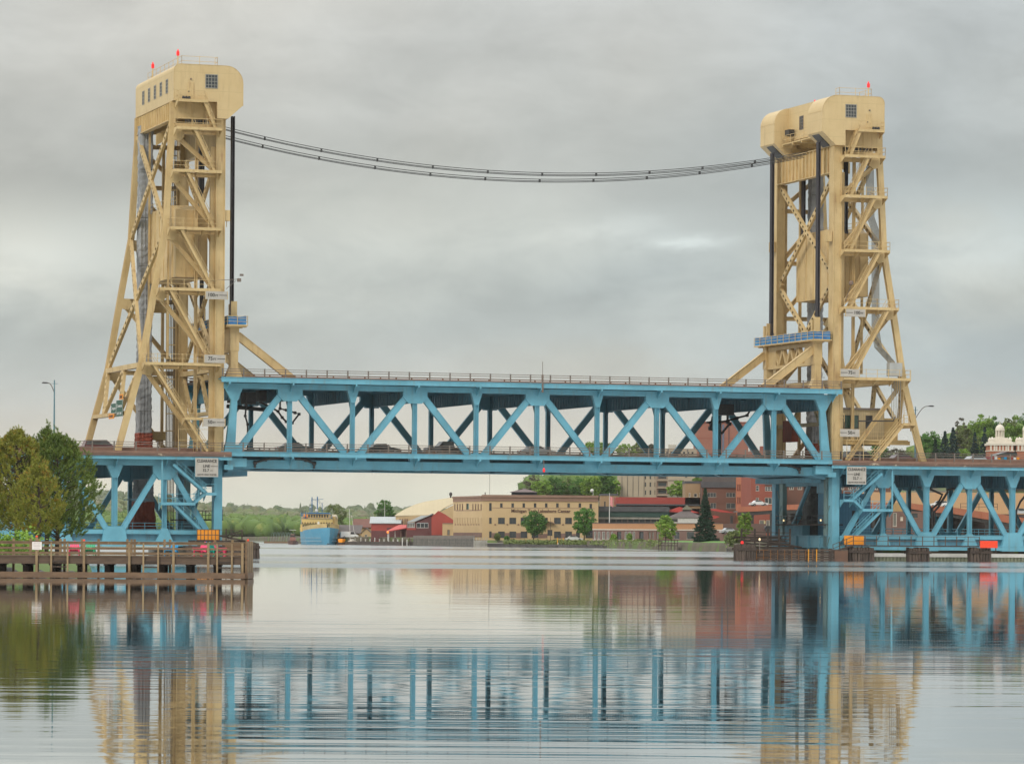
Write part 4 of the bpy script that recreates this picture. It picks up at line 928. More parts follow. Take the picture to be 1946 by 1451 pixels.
# ---------------------------------------------------------------- highway signs on the left tower's back portal
GREEN = mat('highway_green', (0.0, 0.075, 0.042), (0.0, 0.065, 0.036), 0.45, 2); WHT = mat('sign_white', (0.78, 0.78, 0.76), None, 0.5, 2)
def road_sign(name, lab, v0, v1, z0, z1, mat_, texts, border=True):
    u = UL(leg_t((z0+z1)/2))-0.75; T = thing(name, lab, 'sign', (u, (v0+v1)/2, z0), 'b', 'overhead highway signs')
    m_ = MB(); m_.box(u-0.03, u+0.03, v0, v1, z0, z1); part(T, 'board', m_, mat_)
    m_ = MB(); m_.box(u+0.03, u+0.6, v0+0.3, v0+0.4, z0+0.2, z0+0.3); m_.box(u+0.03, u+0.6, v1-0.4, v1-0.3, z0+0.2, z0+0.3)
    m_.box(u+0.03, u+0.12, v0+0.2, v1-0.2, z1-0.4, z1-0.3); part(T, 'bracket', m_, RAIL)
    ms = []
    if border:
        b = MB(); w = 0.05
        b.box(u-0.04, u-0.03, v0, v1, z0, z0+w); b.box(u-0.04, u-0.03, v0, v1, z1-w, z1); b.box(u-0.04, u-0.03, v0, v0+w, z0+w, z1-w); b.box(u-0.04, u-0.03, v1-w, v1, z0+w, z1-w); ms.append(b)
    if not border:                                      # two worn rows of dark marks, too weathered to read
        b = MB(); w = (v1-v0)/6
        for k in range(4): b.box(u-0.04, u-0.03, v0+w*(0.9+k*1.15), v0+w*(1.6+k*1.15+0.2*(k % 2)), z0+0.15, z1-0.15)
        ms.append(b)
    for (tx, sz, vv, zz_) in texts: ms.append(text_mb(tx, sz, (u-0.045, vv, zz_), xdir=(0, -1, 0), depth=0.01, xs=0.95))
    if ms: part(T, 'lettering', join(*ms), WHT if border else INK)
road_sign('highway_sign', 'large green highway sign with white lettering reading RIGHT LANE', 0.6, 4.1, 16.85, 18.9, GREEN, [('Downtown', 0.58, 2.1, 18.15), ('RIGHT LANE', 0.46, 2.35, 17.25), ('I', 0.8, 3.8, 18.1)])
road_sign('highway_sign', 'smaller green highway sign above an orange panel', 4.35, 7.2, 17.35, 18.6, GREEN, [('Houghton', 0.5, 5.5, 17.95), ('2', 0.7, 6.9, 18.0)])
road_sign('orange_sign_panel', 'orange panel below the smaller green highway sign', 4.35, 7.2, 16.7, 17.32, ORNG, [], False)
road_sign('orange_sign_panel', 'orange panel standing on top of the large green highway sign', 2.2, 4.1, 18.95, 19.6, ORNG, [], False)

# ================================================================ WATER, LAND, HILLS
def water_mat():
    m = bpy.data.materials.new('lake_water'); m.use_nodes = True; N = m.node_tree.nodes; L = m.node_tree.links
    bs = N['Principled BSDF']; bs.inputs['Base Color'].default_value = (0.018, 0.035, 0.040, 1)
    bs.inputs['IOR'].default_value = 1.333; bs.inputs['Specular IOR Level'].default_value = 0.5
    tc = N.new('ShaderNodeTexCoord'); src = tc.outputs['Object']
    def noise(scale, sc, detail=3, rough=0.5, dist=0.0):
        mp = N.new('ShaderNodeMapping'); L.new(src, mp.inputs[0]); mp.inputs['Scale'].default_value = sc
        n = N.new('ShaderNodeTexNoise'); L.new(mp.outputs[0], n.inputs['Vector']); n.inputs['Scale'].default_value = scale
        n.inputs['Detail'].default_value = detail; n.inputs['Roughness'].default_value = rough; n.inputs['Distortion'].default_value = dist; return n.outputs['Fac']
    def M(op, a, b=None, clamp=False):
        x = N.new('ShaderNodeMath'); x.operation = op; x.use_clamp = clamp
        for i, v in enumerate((a, b)):
            if v is None: continue
            if isinstance(v, (int, float)): x.inputs[i].default_value = v
            else: L.new(v, x.inputs[i])
        return x.outputs[0]
    sp = N.new('ShaderNodeSeparateXYZ'); L.new(src, sp.inputs[0]); y = sp.outputs[1]
    # calm pool near the shore; a breeze roughens everything beyond about 330 m, with calm lanes in it
    edge = M('ADD', y, M('MULTIPLY', M('SUBTRACT', noise(0.012, (0.35, 1, 1), 4), 0.5), 26))
    wind = N.new('ShaderNodeMapRange'); wind.interpolation_type = 'SMOOTHSTEP'; L.new(edge, wind.inputs[0]); wind.inputs[1].default_value = 318; wind.inputs[2].default_value = 334
    lane = N.new('ShaderNodeMapRange'); lane.interpolation_type = 'SMOOTHSTEP'; L.new(noise(0.011, (0.10, 1.0, 1), 3), lane.inputs[0]); lane.inputs[1].default_value = 0.40; lane.inputs[2].default_value = 0.50
    wv = M('MULTIPLY', wind.outputs[0], M('ADD', 0.35, M('MULTIPLY', lane.outputs[0], 0.65)))
    rgh = M('ADD', WATER_ROUGH, M('MULTIPLY', wv, WIND_ROUGH)); L.new(rgh, bs.inputs['Roughness'])
    # ripples: long crests lying across the view
    n1 = noise(0.55, (0.16, 1.0, 1), 2, 0.5, 0.6); n2 = noise(2.2, (0.22, 1.0, 1), 3, 0.55, 0.4); n3 = noise(0.16, (0.25, 1.0, 1), 2, 0.5, 0.8)
    patch = N.new('ShaderNodeMapRange'); L.new(noise(0.05, (0.3, 1, 1), 2), patch.inputs[0]); patch.inputs[1].default_value = 0.3; patch.inputs[2].default_value = 0.7; patch.inputs[3].default_value = 0.5; patch.inputs[4].default_value = 1.25
    hgt = M('ADD', M('MULTIPLY', n1, RIP[0]), M('ADD', M('MULTIPLY', n2, RIP[1]), M('MULTIPLY', n3, RIP[2])))
    near = N.new('ShaderNodeMapRange'); L.new(y, near.inputs[0]); near.inputs[1].default_value = 170; near.inputs[2].default_value = 60; near.inputs[3].default_value = 0.0; near.inputs[4].default_value = 1.0
    n4 = noise(0.95, (0.09, 1.0, 1), 2, 0.5, 0.5); hgt = M('ADD', hgt, M('MULTIPLY', M('MULTIPLY', n4, 0.0045), near.outputs[0]))
    hgt = M('MULTIPLY', hgt, patch.outputs[0])
    b = N.new('ShaderNodeBump'); b.inputs['Strength'].default_value = 1.0; b.inputs['Distance'].default_value = 1.0
    L.new(hgt, b.inputs['Height']); L.new(b.outputs[0], bs.inputs['Normal'])
    gl = N.new('ShaderNodeBsdfGlossy'); gl.inputs['Color'].default_value = (0.97, 0.985, 1.0, 1); L.new(rgh, gl.inputs['Roughness']); L.new(b.outputs[0], gl.inputs['Normal'])
    ms = N.new('ShaderNodeMixShader'); ms.inputs[0].default_value = 0.65; L.new(bs.outputs[0], ms.inputs[1]); L.new(gl.outputs[0], ms.inputs[2]); L.new(ms.outputs[0], N['Material Output'].inputs['Surface'])
    return m
WATER_ROUGH, WIND_ROUGH = 0.026, 0.14
RIP = (0.0056, 0.0009, 0.0062)
w = MB(); w.poly([(-2600, -120, 0), (2600, -120, 0), (2600, 1500, 0), (2600, 5200, 0), (-2600, 5200, 0), (-2600, 1500, 0)])
solo('lake_water', 'calm lake water with fine ripples and a breezy band beyond', 'water', w, water_mat(), kind='structure')

GRASS = mat('grass', (0.10, 0.155, 0.028), (0.075, 0.11, 0.022), 0.9, 0.25, spots=((0.13, 0.12, 0.05), 0.4, 0.62), bump=0.05)
DIRT = mat('bare_ground', (0.12, 0.095, 0.065), (0.075, 0.065, 0.04), 0.95, 0.2, spots=((0.09, 0.13, 0.03), 0.15, 0.52), bump=0.1)
ROCK = mat('shore_rock', (0.10, 0.092, 0.085), (0.055, 0.05, 0.047), 0.85, 1.2, bump=0.05)
PAVE = mat('grey_pavement', (0.16, 0.155, 0.145), (0.11, 0.105, 0.10), 0.9, 0.3)
HILLG = mat('hill_ground', (0.05, 0.085, 0.022), (0.07, 0.075, 0.03), 0.95, 0.02)

# shore line of the town, as (photo x, distance) pairs read along the water's edge
SH = [(560, 1150), (640, 1105), (700, 1085), (790, 1020), (900, 960), (1010, 945), (1110, 940), (1200, 868), (1300, 800), (1390, 748), (1430, 620), (1480, 520)]
shore_pts = [(XW(x, D, 1030), D) for x, D in SH]
sw = [B(83.5, 3.2)[:2], B(107.6, 3.2)[:2], B(107.8, 8)[:2]]
line = shore_pts+[B(80.5, 22)[:2], B(83.5, 12)[:2]]+sw+[(150, 470), (420, 450)]
line0 = [(-900, 1560), (-520, 1600), (-235, 1590), (-110, 1560), (-60, 1330)]+line
def town_z(X, Y):
    """ground height behind the shore: a flat quay, then the hill the town climbs"""
    xx = X/Y*7067+973; base = 1.7
    sh = np.interp(xx, [p[0] for p in SH], [p[1] for p in SH]) if xx < 1480 else 480
    d = Y-sh
    ycap = np.interp(xx, [600, 900, 1000, 1180, 1260, 1480, 1600, 1800, 2000], [1022, 1010, 948, 945, 905, 902, 902, 898, 893])
    cap = HC+(1018-ycap)*Y/7067.1
    rise = np.interp(xx, [600, 900, 1050, 1200, 1400, 1700, 2000], [0.0, 0.010, 0.075, 0.085, 0.055, 0.055, 0.075])
    far = np.interp(xx, [600, 900, 1000, 1500, 1600, 1720, 2100], [0.0, 0.02, 0.085, 0.085, 0.25, 0.27, 0.27]); st = 1000 if xx < 1560 else 1005
    return min(base+max(0, Y-st)*far, max(cap, base), 60) if xx > 640 else base
g = MB()
nY = 40; rows = []
for i, (X, Y) in enumerate(line0):
    r = []
    for j in range(nY+1):
        if j == 0: q = (X, Y, -0.8)
        elif j == 1: q = (X*1.002, Y+2.0, 1.15 if Y > 560 else 0.35)
        else:
            YY = Y+3+(j-2)**1.7*4.2; XX = X*YY/Y; q = (XX, YY, min(town_z(XX, YY), 70))
        r.append(q)
    rows.append(r)
for r0, r1 in zip(rows, rows[1:]):
    for j in range(nY): g.poly([r0[j], r1[j], r1[j+1], r0[j+1]])
solo('town_shore', 'grassy and stony ground of the far town shore', 'ground', g, DIRT, kind='structure')

# fast leaf clouds
def leaf_mesh(name, C, size, seed=0, aspect=0.75, NN=None, blobs=None):
    """C: (n,3) leaf centres; size scalar or (n,)"""
    r = np.random.default_rng(seed); n = len(C); size = np.broadcast_to(size, (n,))
    a = r.normal(size=(n, 3)); a[:, 2] *= 0.6; a /= np.linalg.norm(a, axis=1)[:, None]+1e-9
    b = r.normal(size=(n, 3)); b -= a*np.sum(a*b, axis=1)[:, None]; b /= np.linalg.norm(b, axis=1)[:, None]+1e-9
    s = (size*r.uniform(0.6, 1.3, n))[:, None]*0.5
    V = np.stack([C-a*s, C-b*s*aspect, C+a*s, C+b*s*aspect], axis=1).reshape(-1, 3)
    nb = 0; LI = np.arange(n*4, dtype=np.int32); LS_ = np.arange(0, n*4, 4, dtype=np.int32); LT = np.full(n, 4, dtype=np.int32)
    if blobs:
        BV = np.concatenate(blobs); V0, F0 = ICO; nf = len(F0); k = len(blobs)
        BF = (F0[None, :, :]+(np.arange(k)*len(V0))[:, None, None]).reshape(-1, 3)+n*4; V = np.concatenate([V, BV])
        LI = np.concatenate([LI, BF.ravel().astype(np.int32)]); LS_ = np.concatenate([LS_, n*4+np.arange(0, len(BF)*3, 3, dtype=np.int32)]); LT = np.concatenate([LT, np.full(len(BF), 3, dtype=np.int32)]); nb = len(BF)
    me = bpy.data.meshes.new(name); me.vertices.add(len(V)); me.vertices.foreach_set('co', V.astype(np.float32).ravel())
    me.loops.add(len(LI)); me.loops.foreach_set('vertex_index', LI)
    me.polygons.add(n+nb); me.polygons.foreach_set('loop_start', LS_); me.polygons.foreach_set('loop_total', LT)
    if nb: me.polygons.foreach_set('use_smooth', np.concatenate([np.zeros(n, bool), np.ones(nb, bool)]))
    me.update(calc_edges=True); return me
def _ico():
    import bmesh as _b
    bm = _b.new(); _b.ops.create_icosphere(bm, subdivisions=2, radius=1.0); bm.verts.ensure_lookup_table()
    V0 = np.array([v.co[:] for v in bm.verts]); F0 = np.array([[v.index for v in f.verts] for f in bm.faces]); bm.free(); return V0, F0
ICO = _ico()
def leaf_mat(name, c, c2, c3=None, scale=0.25, rnd=0.0, glob=False):
    m = mat(name, c, c2, 0.75, scale, spots=((*(c3 or c2),)[:3] and (c3 or c2), scale*2.3, 0.56), spec=0.25, rnd=rnd)
    return m
LEAF_SPRING = leaf_mat('spring_leaves', (0.20, 0.31, 0.045), (0.13, 0.24, 0.035), (0.26, 0.34, 0.055), 0.35, 0.2)
LEAF_GREEN = leaf_mat('green_leaves', (0.085, 0.19, 0.032), (0.055, 0.14, 0.026), (0.12, 0.22, 0.04), 0.35, 0.2)
LEAF_OLIVE = leaf_mat('olive_leaves', (0.17, 0.21, 0.065), (0.125, 0.16, 0.055), (0.21, 0.23, 0.08), 0.35, 0.2)
LEAF_BROWN = leaf_mat('budding_twigs', (0.15, 0.135, 0.09), (0.12, 0.115, 0.08), (0.13, 0.16, 0.06), 0.3, 0.2)
NEEDLE = leaf_mat('spruce_needles', (0.018, 0.055, 0.028), (0.012, 0.038, 0.022), (0.028, 0.07, 0.03), 0.6, 0.2)
NEEDLEB = leaf_mat('blue_spruce_needles', (0.030, 0.062, 0.055), (0.018, 0.042, 0.040), (0.035, 0.075, 0.05), 0.6, 0.2)
PINEN = leaf_mat('pine_needles', (0.175, 0.235, 0.05), (0.115, 0.17, 0.04), (0.22, 0.22, 0.05), 0.55)
PINEO = leaf_mat('pine_needles_autumn', (0.29, 0.29, 0.05), (0.23, 0.24, 0.045), (0.42, 0.25, 0.05), 0.8)
BARK = mat('bark', (0.075, 0.052, 0.038), (0.045, 0.032, 0.024), 0.95, 2.5, zscale=0.3, bump=0.02)
def crown_pts(r, rx, ry, h, z0, nclump, per, cs=0.28, shape='round'):
    P = []; zs = []; cc = np.array([0, 0, z0+h*0.45])
    for _ in range(nclump):
        while True:
            q = r.uniform(-1, 1, 3); d = np.linalg.norm(q)
            if 0.35 < d < 1: break
        if shape == 'cone': 
            t = r.uniform(0, 1)**1.3; a = r.uniform(0, 2*pi); rad = (1-t)*r.uniform(0.4, 1.14); q = np.array([rad*cos(a), rad*sin(a), t*2-1])
        c = np.array([q[0]*rx, q[1]*ry, z0+h*(q[2]*0.5+0.5)])
        s = cs*r.uniform(0.6, 1.25)*min(rx, h*0.5) * (1.0 if shape != 'cone' else (1.15-0.8*(q[2]*0.5+0.5)))
        d = r.normal(size=(per, 3)); d /= np.linalg.norm(d, axis=1)[:, None]; rad = r.uniform(0.25, 1.0, per)[:, None]**0.5
        P.append(c+d*rad*s*np.array([1, 1, 0.75 if shape != 'cone' else 0.35])); o = (c-cc)/(np.linalg.norm(c-cc)+1e-6); zs.append(d*0.8+o*0.5)
    return np.concatenate(P), np.concatenate(zs)
def tree(name, lab, x, yb, D, hpx, wpx, lm, seed, cat='tree', grp=None, shape='round', trunk=0.16, zb=None, dens=1.0, cs=0.25, leaf=None, D2=None, bare=False):
    """x, yb = foot of the tree in the photo, D distance; hpx, wpx its size in photo pixels"""
    X = XW(x, D, yb); z = ZW(x, yb, D) if zb is None else zb; s = D/7067.1; H = hpx*s; R = wpx*s/2; r = np.random.default_rng(seed)
    T = thing(name, lab, cat, (X, D, z), 'w', grp)
    t = MB(); tr = max(0.09, H*0.018); lean = r.uniform(-.03, .03)*H
    top = H*(0.9 if shape == 'cone' else 0.72)
    t.tube([(X, D, z-0.4), (X+lean*.3, D, z+H*0.3), (X+lean, D, z+top)], [tr*1.2, tr, tr*0.25], 7)
    nb = 9 if shape != 'cone' else 0
    for k in range(nb):
        a = r.uniform(0, 2*pi); zz = z+H*r.uniform(trunk+0.04, 0.6); l = R*r.uniform(0.6, 0.95)
        t.tube([(X+lean*.4, D, zz), (X+cos(a)*l*0.5, D+sin(a)*l*0.5, zz+l*0.35), (X+cos(a)*l, D+sin(a)*l, zz+l*r.uniform(0.4, 0.9))], [tr*0.5, tr*0.33, tr*0.12], 5)
    part(T, 'trunk', t, BARK)
    nc = int((85 if shape != 'cone' else 190)*dens); per = int((52 if shape != 'cone' else 24))
    pxm = 7067.1/D; lf = leaf or max(1.7/pxm, 0.16)
    per = int(per*min(4.0, max(0.5, (hpx*wpx/3200.0))*1.0)) if hpx*wpx > 1500 else int(per*0.7)
    C, NC = crown_pts(r, R*(1-cs*0.55), R*(1-cs*0.55), H*(1-trunk), H*trunk, nc, per, cs if shape != 'cone' else 0.22, shape)
    C = C+np.array([lean*0.6, 0, 0]); me = leaf_mesh('crown', C, lf*1.75, seed, NN=NC); me.materials.append(lm); o = bpy.data.objects.new('crown', me); col.objects.link(o); o.parent = T
    return T
def forest(name, lab, pts, lm, seed, leafpx=2.2, per=60, hr=(7, 13), cone=0.0, wr=(0.6, 0.95), blob=False):
    """a far wood as one mesh: pts = (n,3) tree feet"""
    r = np.random.default_rng(seed); A = []; S = []; Q = []; BL = []
    for (X, Y, Z) in pts:
        H = r.uniform(*hr); R = H*r.uniform(*wr)*0.5; c = r.uniform() < cone
        if c: R *= 0.45; H *= 1.15
        k = per; q = r.normal(size=(k, 3)); q /= np.linalg.norm(q, axis=1)[:, None]; q *= r.uniform(0.55, 1.0, (k, 1))**0.5
        if c:
            t = r.uniform(0, 1, k); a = r.uniform(0, 2*pi, k); q = np.stack([(1-t)*np.cos(a), (1-t)*np.sin(a), t*2-1], 1)
        else:
            lump = 1+0.22*np.sin(q[:, 0]*5+X)*np.cos(q[:, 1]*4+Y)+0.15*np.sin(q[:, 2]*7+X*.7); q *= lump[:, None]
        if blob:
            V0, F0 = ICO
            l0 = 1+0.16*np.sin(V0[:, 0]*5+X)*np.cos(V0[:, 1]*4+Y)+0.13*np.sin(V0[:, 2]*7+X*.7)+r.normal(0, .04, len(V0)); vv = V0*l0[:, None]*0.93
            if c: vv = V0*np.array([1, 1, 1])*(1-(V0[:, 2:3]*0.5+0.5)*0.85*np.array([[1, 1, 0]]))
            BL.append(np.array([X, Y, Z+H*0.55])+vv*np.array([R, R, H*0.5]))
        Q.append(q*np.array([1, 1, 1.1])); A.append(np.array([X, Y, Z+H*0.55])+q*np.array([R, R, H*0.5])); S.append(np.full(k, leafpx*Y/7067.1*1.6))
    me = leaf_mesh(name, np.concatenate(A), np.concatenate(S), seed, aspect=0.8, NN=np.concatenate(Q), blobs=BL if blob else None); me.materials.append(lm)
    o = bpy.data.objects.new(name, me); col.objects.link(o); _props(o, lab, 'woodland', None, 'stuff'); return o

# ---- far hills across the lake
def ridge(name, lab, D0, D1, xs, tops, seed, n=60, m=14, y0=None):
    """terrain sheet rising from the water at D0 to its crest at D1; tops = crest heights (m) against photo x"""
    g = MB(); r = random.Random(seed); G = []
    for i in range(n+1):
        x = xs[0]+(xs[-1]-xs[0])*i/n; top = np.interp(x, xs, tops)*(1+0.03*sin(i*1.7+seed)+0.02*r.uniform(-1, 1)); R_ = []
        for j in range(m+1):
            k = j/m; D = D0+(D1-D0)*k; z = -0.5 if j == 0 else 0.6+top*(k**0.85)
            R_.append((XW(x, D), D, z))
        R_.append((XW(x, D1+300), D1+300, top*0.6)); G.append(R_)
    for a, b in zip(G, G[1:]):
        for j in range(m+1): g.poly([a[j], b[j], b[j+1], a[j+1]])
    o = solo(name, lab, 'hill', g, HILLG, kind='structure'); return G
def scatter(G, n, seed, k0=0.02, k1=1.0, lift=0.0):
    r = np.random.default_rng(seed); G = np.array(G)[:, :-1, :]; ni, nj = G.shape[:2]; out = []
    for _ in range(n):
        i = r.uniform(0, ni-1.001); j = (k0+(k1-k0)*r.uniform())*(nj-1.001); a, b = int(i), int(j); f, h = i-a, j-b
        p = (G[a, b]*(1-f)*(1-h)+G[a+1, b]*f*(1-h)+G[a, b+1]*(1-f)*h+G[a+1, b+1]*f*h); out.append(p+np.array([0, 0, lift]))
    return np.array(out)
G1 = ridge('near_hill', 'low wooded shore hill behind the left end of the bridge', 1590, 2000, [-200, 150, 300, 420, 520, 600, 680, 800], [6, 6, 5, 3.5, 3, 2, 1, 0.6], 1)
G2 = ridge('middle_hill', 'wooded middle hill beyond the lake', 2150, 2700, [-200, 150, 400, 560, 900, 1100], [20, 20, 13, 10, 10, 10], 2)
G3 = ridge('far_hill', 'long far wooded ridge on the skyline', 2900, 4000, [-300, 150, 330, 420, 600, 900, 1100, 1200], [44, 42, 33, 23, 22, 22, 24, 24], 3)
F_NEAR = leaf_mat('wood_spring', (0.13, 0.19, 0.04), (0.075, 0.135, 0.035), (0.19, 0.215, 0.055), 0.09)
F_MID = leaf_mat('wood_mixed', (0.135, 0.175, 0.06), (0.17, 0.15, 0.10), (0.07, 0.12, 0.055), 0.055)
F_FAR = leaf_mat('wood_far', (0.105, 0.145, 0.062), (0.13, 0.14, 0.085), (0.055, 0.09, 0.05), 0.04)
forest('shore_wood', 'fresh green mixed wood on the shore left of the boat', scatter(G1, 1000, 5), F_NEAR, 5, 1.5, 150, (6, 10), 0.05, (0.8, 1.2), True)
forest('middle_wood', 'mottled green and brown spring wood on the middle hill', scatter(G2, 1100, 6), F_MID, 6, 1.4, 90, (7, 11), 0.05, (0.8, 1.2), True)
forest('skyline_wood', 'dark conifer-dotted wood along the far ridge', scatter(G3, 1300, 7), F_FAR, 7, 1.3, 60, (8, 13), 0.07, (0.8, 1.2), True)

# ================================================================ DOCK IN FRONT, LEFT
DD = 237.0; DX = lambda x: (x-973)/7067.1*DD+0.0
def dz(x, y): return ZW(x, y, DD)
X0, X1 = XW(-70, DD, 1060), XW(464, DD, 1060)
DK = thing('boardwalk_dock', 'weathered timber boardwalk dock with plank railing at the water edge', 'dock', ((X0+X1)/2, DD, 0))
DEP = 5.2; ZD = 1.44
m_ = MB()
for k in range(int(DEP/0.3)): m_.box(X0, X1, DD+k*0.3, DD+k*0.3+0.27, ZD-0.06, ZD)
part(DK, 'deck_boards', m_, WOOD)
m_ = MB(); m_.box(X0, X1, DD-0.05, DD, ZD-0.52, ZD-0.08); m_.box(X0, X1, DD-0.10, DD+0.25, ZD-0.08, ZD-0.03); m_.box(X1-0.05, X1, DD, DD+DEP, ZD-0.5, ZD-0.06); m_.box(X0, X1, DD+DEP, DD+DEP+0.05, ZD-0.5, ZD-0.06)
part(DK, 'skirt_board', m_, WOODD if 0 else mat('brown_grey_skirt', (0.115, 0.075, 0.05), (0.075, 0.05, 0.035), 0.85, 1.5, zscale=5, bump=0.01))
m_ = MB(); m_.box(X0, X1+0.1, DD-0.42, DD-0.17, 0.03, 0.40); m_.box(X1+0.02, X1+0.26, DD-0.17, DD+DEP, 0.03, 0.40); part(DK, 'waterline_beam', m_, mat('wet_beam', (0.165, 0.095, 0.05), (0.10, 0.058, 0.032), 0.6, 1.5, zscale=3))
fr = [( 'front', DD-0.1), ('back', DD+DEP)]
for nm, Y in fr:
    m_ = MB(); m_.box(X0, X1, Y-0.06, Y+0.0, 2.16, 2.30); m_.box(X0, X1, Y-0.09, Y+0.04, 2.30, 2.345); m_.box(X0, X1, Y-0.05, Y, 1.84, 1.97); m_.box(X0, X1, Y-0.05, Y, 1.52, 1.66)
    part(DK, 'rail_boards', m_, WOOD)
main = [70, 160, 246, 330, 396, 462]
for i, x in enumerate([-60, -20, 70, 160, 246, 330, 396, 461]):
    m_ = MB(); X = XW(x, DD, 1060); m_.box(X-0.075, X+0.075, DD-0.17, DD-0.02, -0.6, 2.36 if x != 70 else 2.6)
    part(DK, 'front_post', m_, WOODL)
for x in (98, 129, 273, 301, 413, 441):
    m_ = MB(); X = XW(x, DD, 1060); m_.box(X-0.055, X+0.055, DD-0.2, DD-0.1, -0.5, 2.28); part(DK, 'ladder_rail', m_, WOODL)
for a, b_ in ((98, 129), (273, 301), (413, 441)):
    m_ = MB(); A_, B_ = XW(a, DD, 1060), XW(b_, DD, 1060)
    for z in (0.75, 1.1): m_.box(A_, B_, DD-0.19, DD-0.12, z-0.06, z+0.02)
    part(DK, 'ladder_rung', m_, WOODD)
for x in (-50, 5, 38, 52, 96, 104, 138, 170, 226, 234, 240, 298, 309, 396, 430, 458):
    m_ = MB(); X = XW(x, DD, 1060); m_.box(X-0.075, X+0.075, DD+DEP-0.1, DD+DEP+0.08, -0.5, 2.5); part(DK, 'back_post', m_, WOODL)
m_ = MB()
for x in range(-60, 464, 52):
    X = XW(x, DD, 1060)
    for Y in (DD+1.2, DD+3.8): m_.box(X-0.16, X+0.16, Y-0.16, Y+0.16, -1, ZD-0.35)
    m_.box(X-0.12, X+0.12, DD+0.1, DD+DEP, ZD-0.62, ZD-0.36)
part(DK, 'under_piles', m_, WOODD)
# end screen of upright planks, running back from the corner
for k in range(9):
    m_ = MB(); Y = DD-0.05+k*0.62; m_.box(X1+0.05, X1+0.20, Y, Y+0.36, -0.4, 2.36+0.05*(k % 2)); part(DK, 'end_plank', m_, WOODL if k % 3 else WOOD)
m_ = MB(); m_.box(X1-0.02, X1+0.05, DD, DD+DEP, 2.1, 2.3); m_.box(X1-0.02, X1+0.05, DD, DD+DEP, 1.0, 1.2); part(DK, 'end_rail', m_, WOOD)
for x in (70, 160):
    m_ = MB(); X = XW(x, DD, 1060); m_.lathe((X, DD-0.1, 2.37 if x != 70 else 2.6), [(0.07, 0), (0.075, 0.05), (0.05, 0.1)], 10); part(DK, 'red_reflector', m_, REDO)
m_ = MB(); m_.lathe((X1+0.1, DD+2.0, 2.42), [(0.04, 0), (0.07, 0.03), (0.07, 0.10), (0.03, 0.14)], 10); part(DK, 'red_lamp', m_, REDO)
# notice on the rail post
S = thing('notice_sign', 'small white notice board on the dock rail post', 'sign', (XW(71, DD, 1040), DD-0.22, 1.8))
m_ = MB(); X = XW(71, DD, 1040); m_.box(X-0.31, X+0.31, DD-0.22, DD-0.19, 1.80, 2.30); part(S, 'board', m_, mat('white_notice', (0.72, 0.66, 0.62), (0.66, 0.60, 0.56), 0.5, 2))
m_ = MB()
for k in range(4): m_.box(X-0.22, X+0.22-0.05*(k % 2), DD-0.225, DD-0.22, 2.20-k*0.1, 2.23-k*0.1)
part(S, 'faint_text_lines', m_, mat('faded_print', (0.5, 0.42, 0.40), None, 0.6, 2))
# plastic chairs
def chair(name, lab, cm, X, Y, rz, grp='plastic garden chairs on the dock'):
    T = thing(name, lab, 'chair', (X, Y, ZD), 'l', grp, rz)
    m_ = MB(); m_.loft([[(-0.26, -0.28, 0.36), (0.26, -0.28, 0.36), (0.26, -0.28, 0.39), (-0.26, -0.28, 0.39)], [(-0.25, 0.22, 0.24), (0.25, 0.22, 0.24), (0.25, 0.22, 0.27), (-0.25, 0.22, 0.27)]]); part(T, 'seat', m_, cm)
    m_ = MB()
    for k in range(5):
        x = -0.22+k*0.11; top = 0.86+0.07*(1-abs(k-2)/2); m_.beam((x, 0.20, 0.25), (x*1.12, 0.48, top), 0.098, 0.02, (1, 0, 0))
    part(T, 'backrest', m_, cm)
    for s in (-1, 1):
        m_ = MB(); m_.box(s*0.27, s*0.39, -0.34, 0.36, 0.52, 0.55); part(T, 'armrest', m_, cm)
        m_ = MB(); m_.box(s*0.29, s*0.33, -0.30, -0.20, 0.0, 0.52); part(T, 'leg', m_, cm)
        m_ = MB(); m_.beam((s*0.31, 0.42, 0.0), (s*0.31, 0.16, 0.52), 0.035, 0.08); part(T, 'leg', m_, cm)
    return T
PINK = mat('pink_plastic', (0.80, 0.055, 0.16), (0.75, 0.05, 0.14), 0.45, 3); GRN = mat('green_plastic', (0.0, 0.36, 0.15), (0.0, 0.32, 0.13), 0.45, 3)
CYAN = mat('blue_plastic', (0.01, 0.27, 0.52), (0.01, 0.24, 0.47), 0.45, 3); TEAL = mat('teal_plastic', (0.0, 0.36, 0.27), (0.0, 0.32, 0.24), 0.45, 3)
for lab, cm, x, Y, rz in (('pink garden chair left of the green one on the dock', PINK, 141, 239.5, 0.05), ('green garden chair on the left half of the dock', GRN, 170, 239.6, -0.1),
    ('lone bright blue garden chair in the middle of the dock', CYAN, 325, 239.4, -0.55), ('pink garden chair right of the lone blue one, facing right', PINK, 381, 239.4, -0.6),
    ('blue garden chair between a pink and a teal chair', CYAN, 396, 240.3, 0.4), ('teal garden chair near the right end of the dock', TEAL, 408, 239.5, 0.8),
    ('pink garden chair seen edge-on, rightmost of the chairs', PINK, 420, 239.6, 1.5)):
    chair('garden_chair', lab, cm, XW(x, Y, 1045), Y, pi+rz if False else rz)
m_ = MB()
bx = thing('plank_bench', 'low weathered bench with a row of round posts behind the rightmost chairs', 'bench', (XW(445, 240.5, 1045), 240.5, ZD))
X = XW(445, 240.5, 1045)
m_.box(X-0.6, X+0.6, 240.3, 240.7, ZD+0.38, ZD+0.44); part(bx, 'seat', m_, WOOD)
for s in (-0.5, 0.5):
    m_ = MB(); m_.box(X+s-0.05, X+s+0.05, 240.35, 240.65, ZD, ZD+0.38); part(bx, 'leg', m_, WOODD)
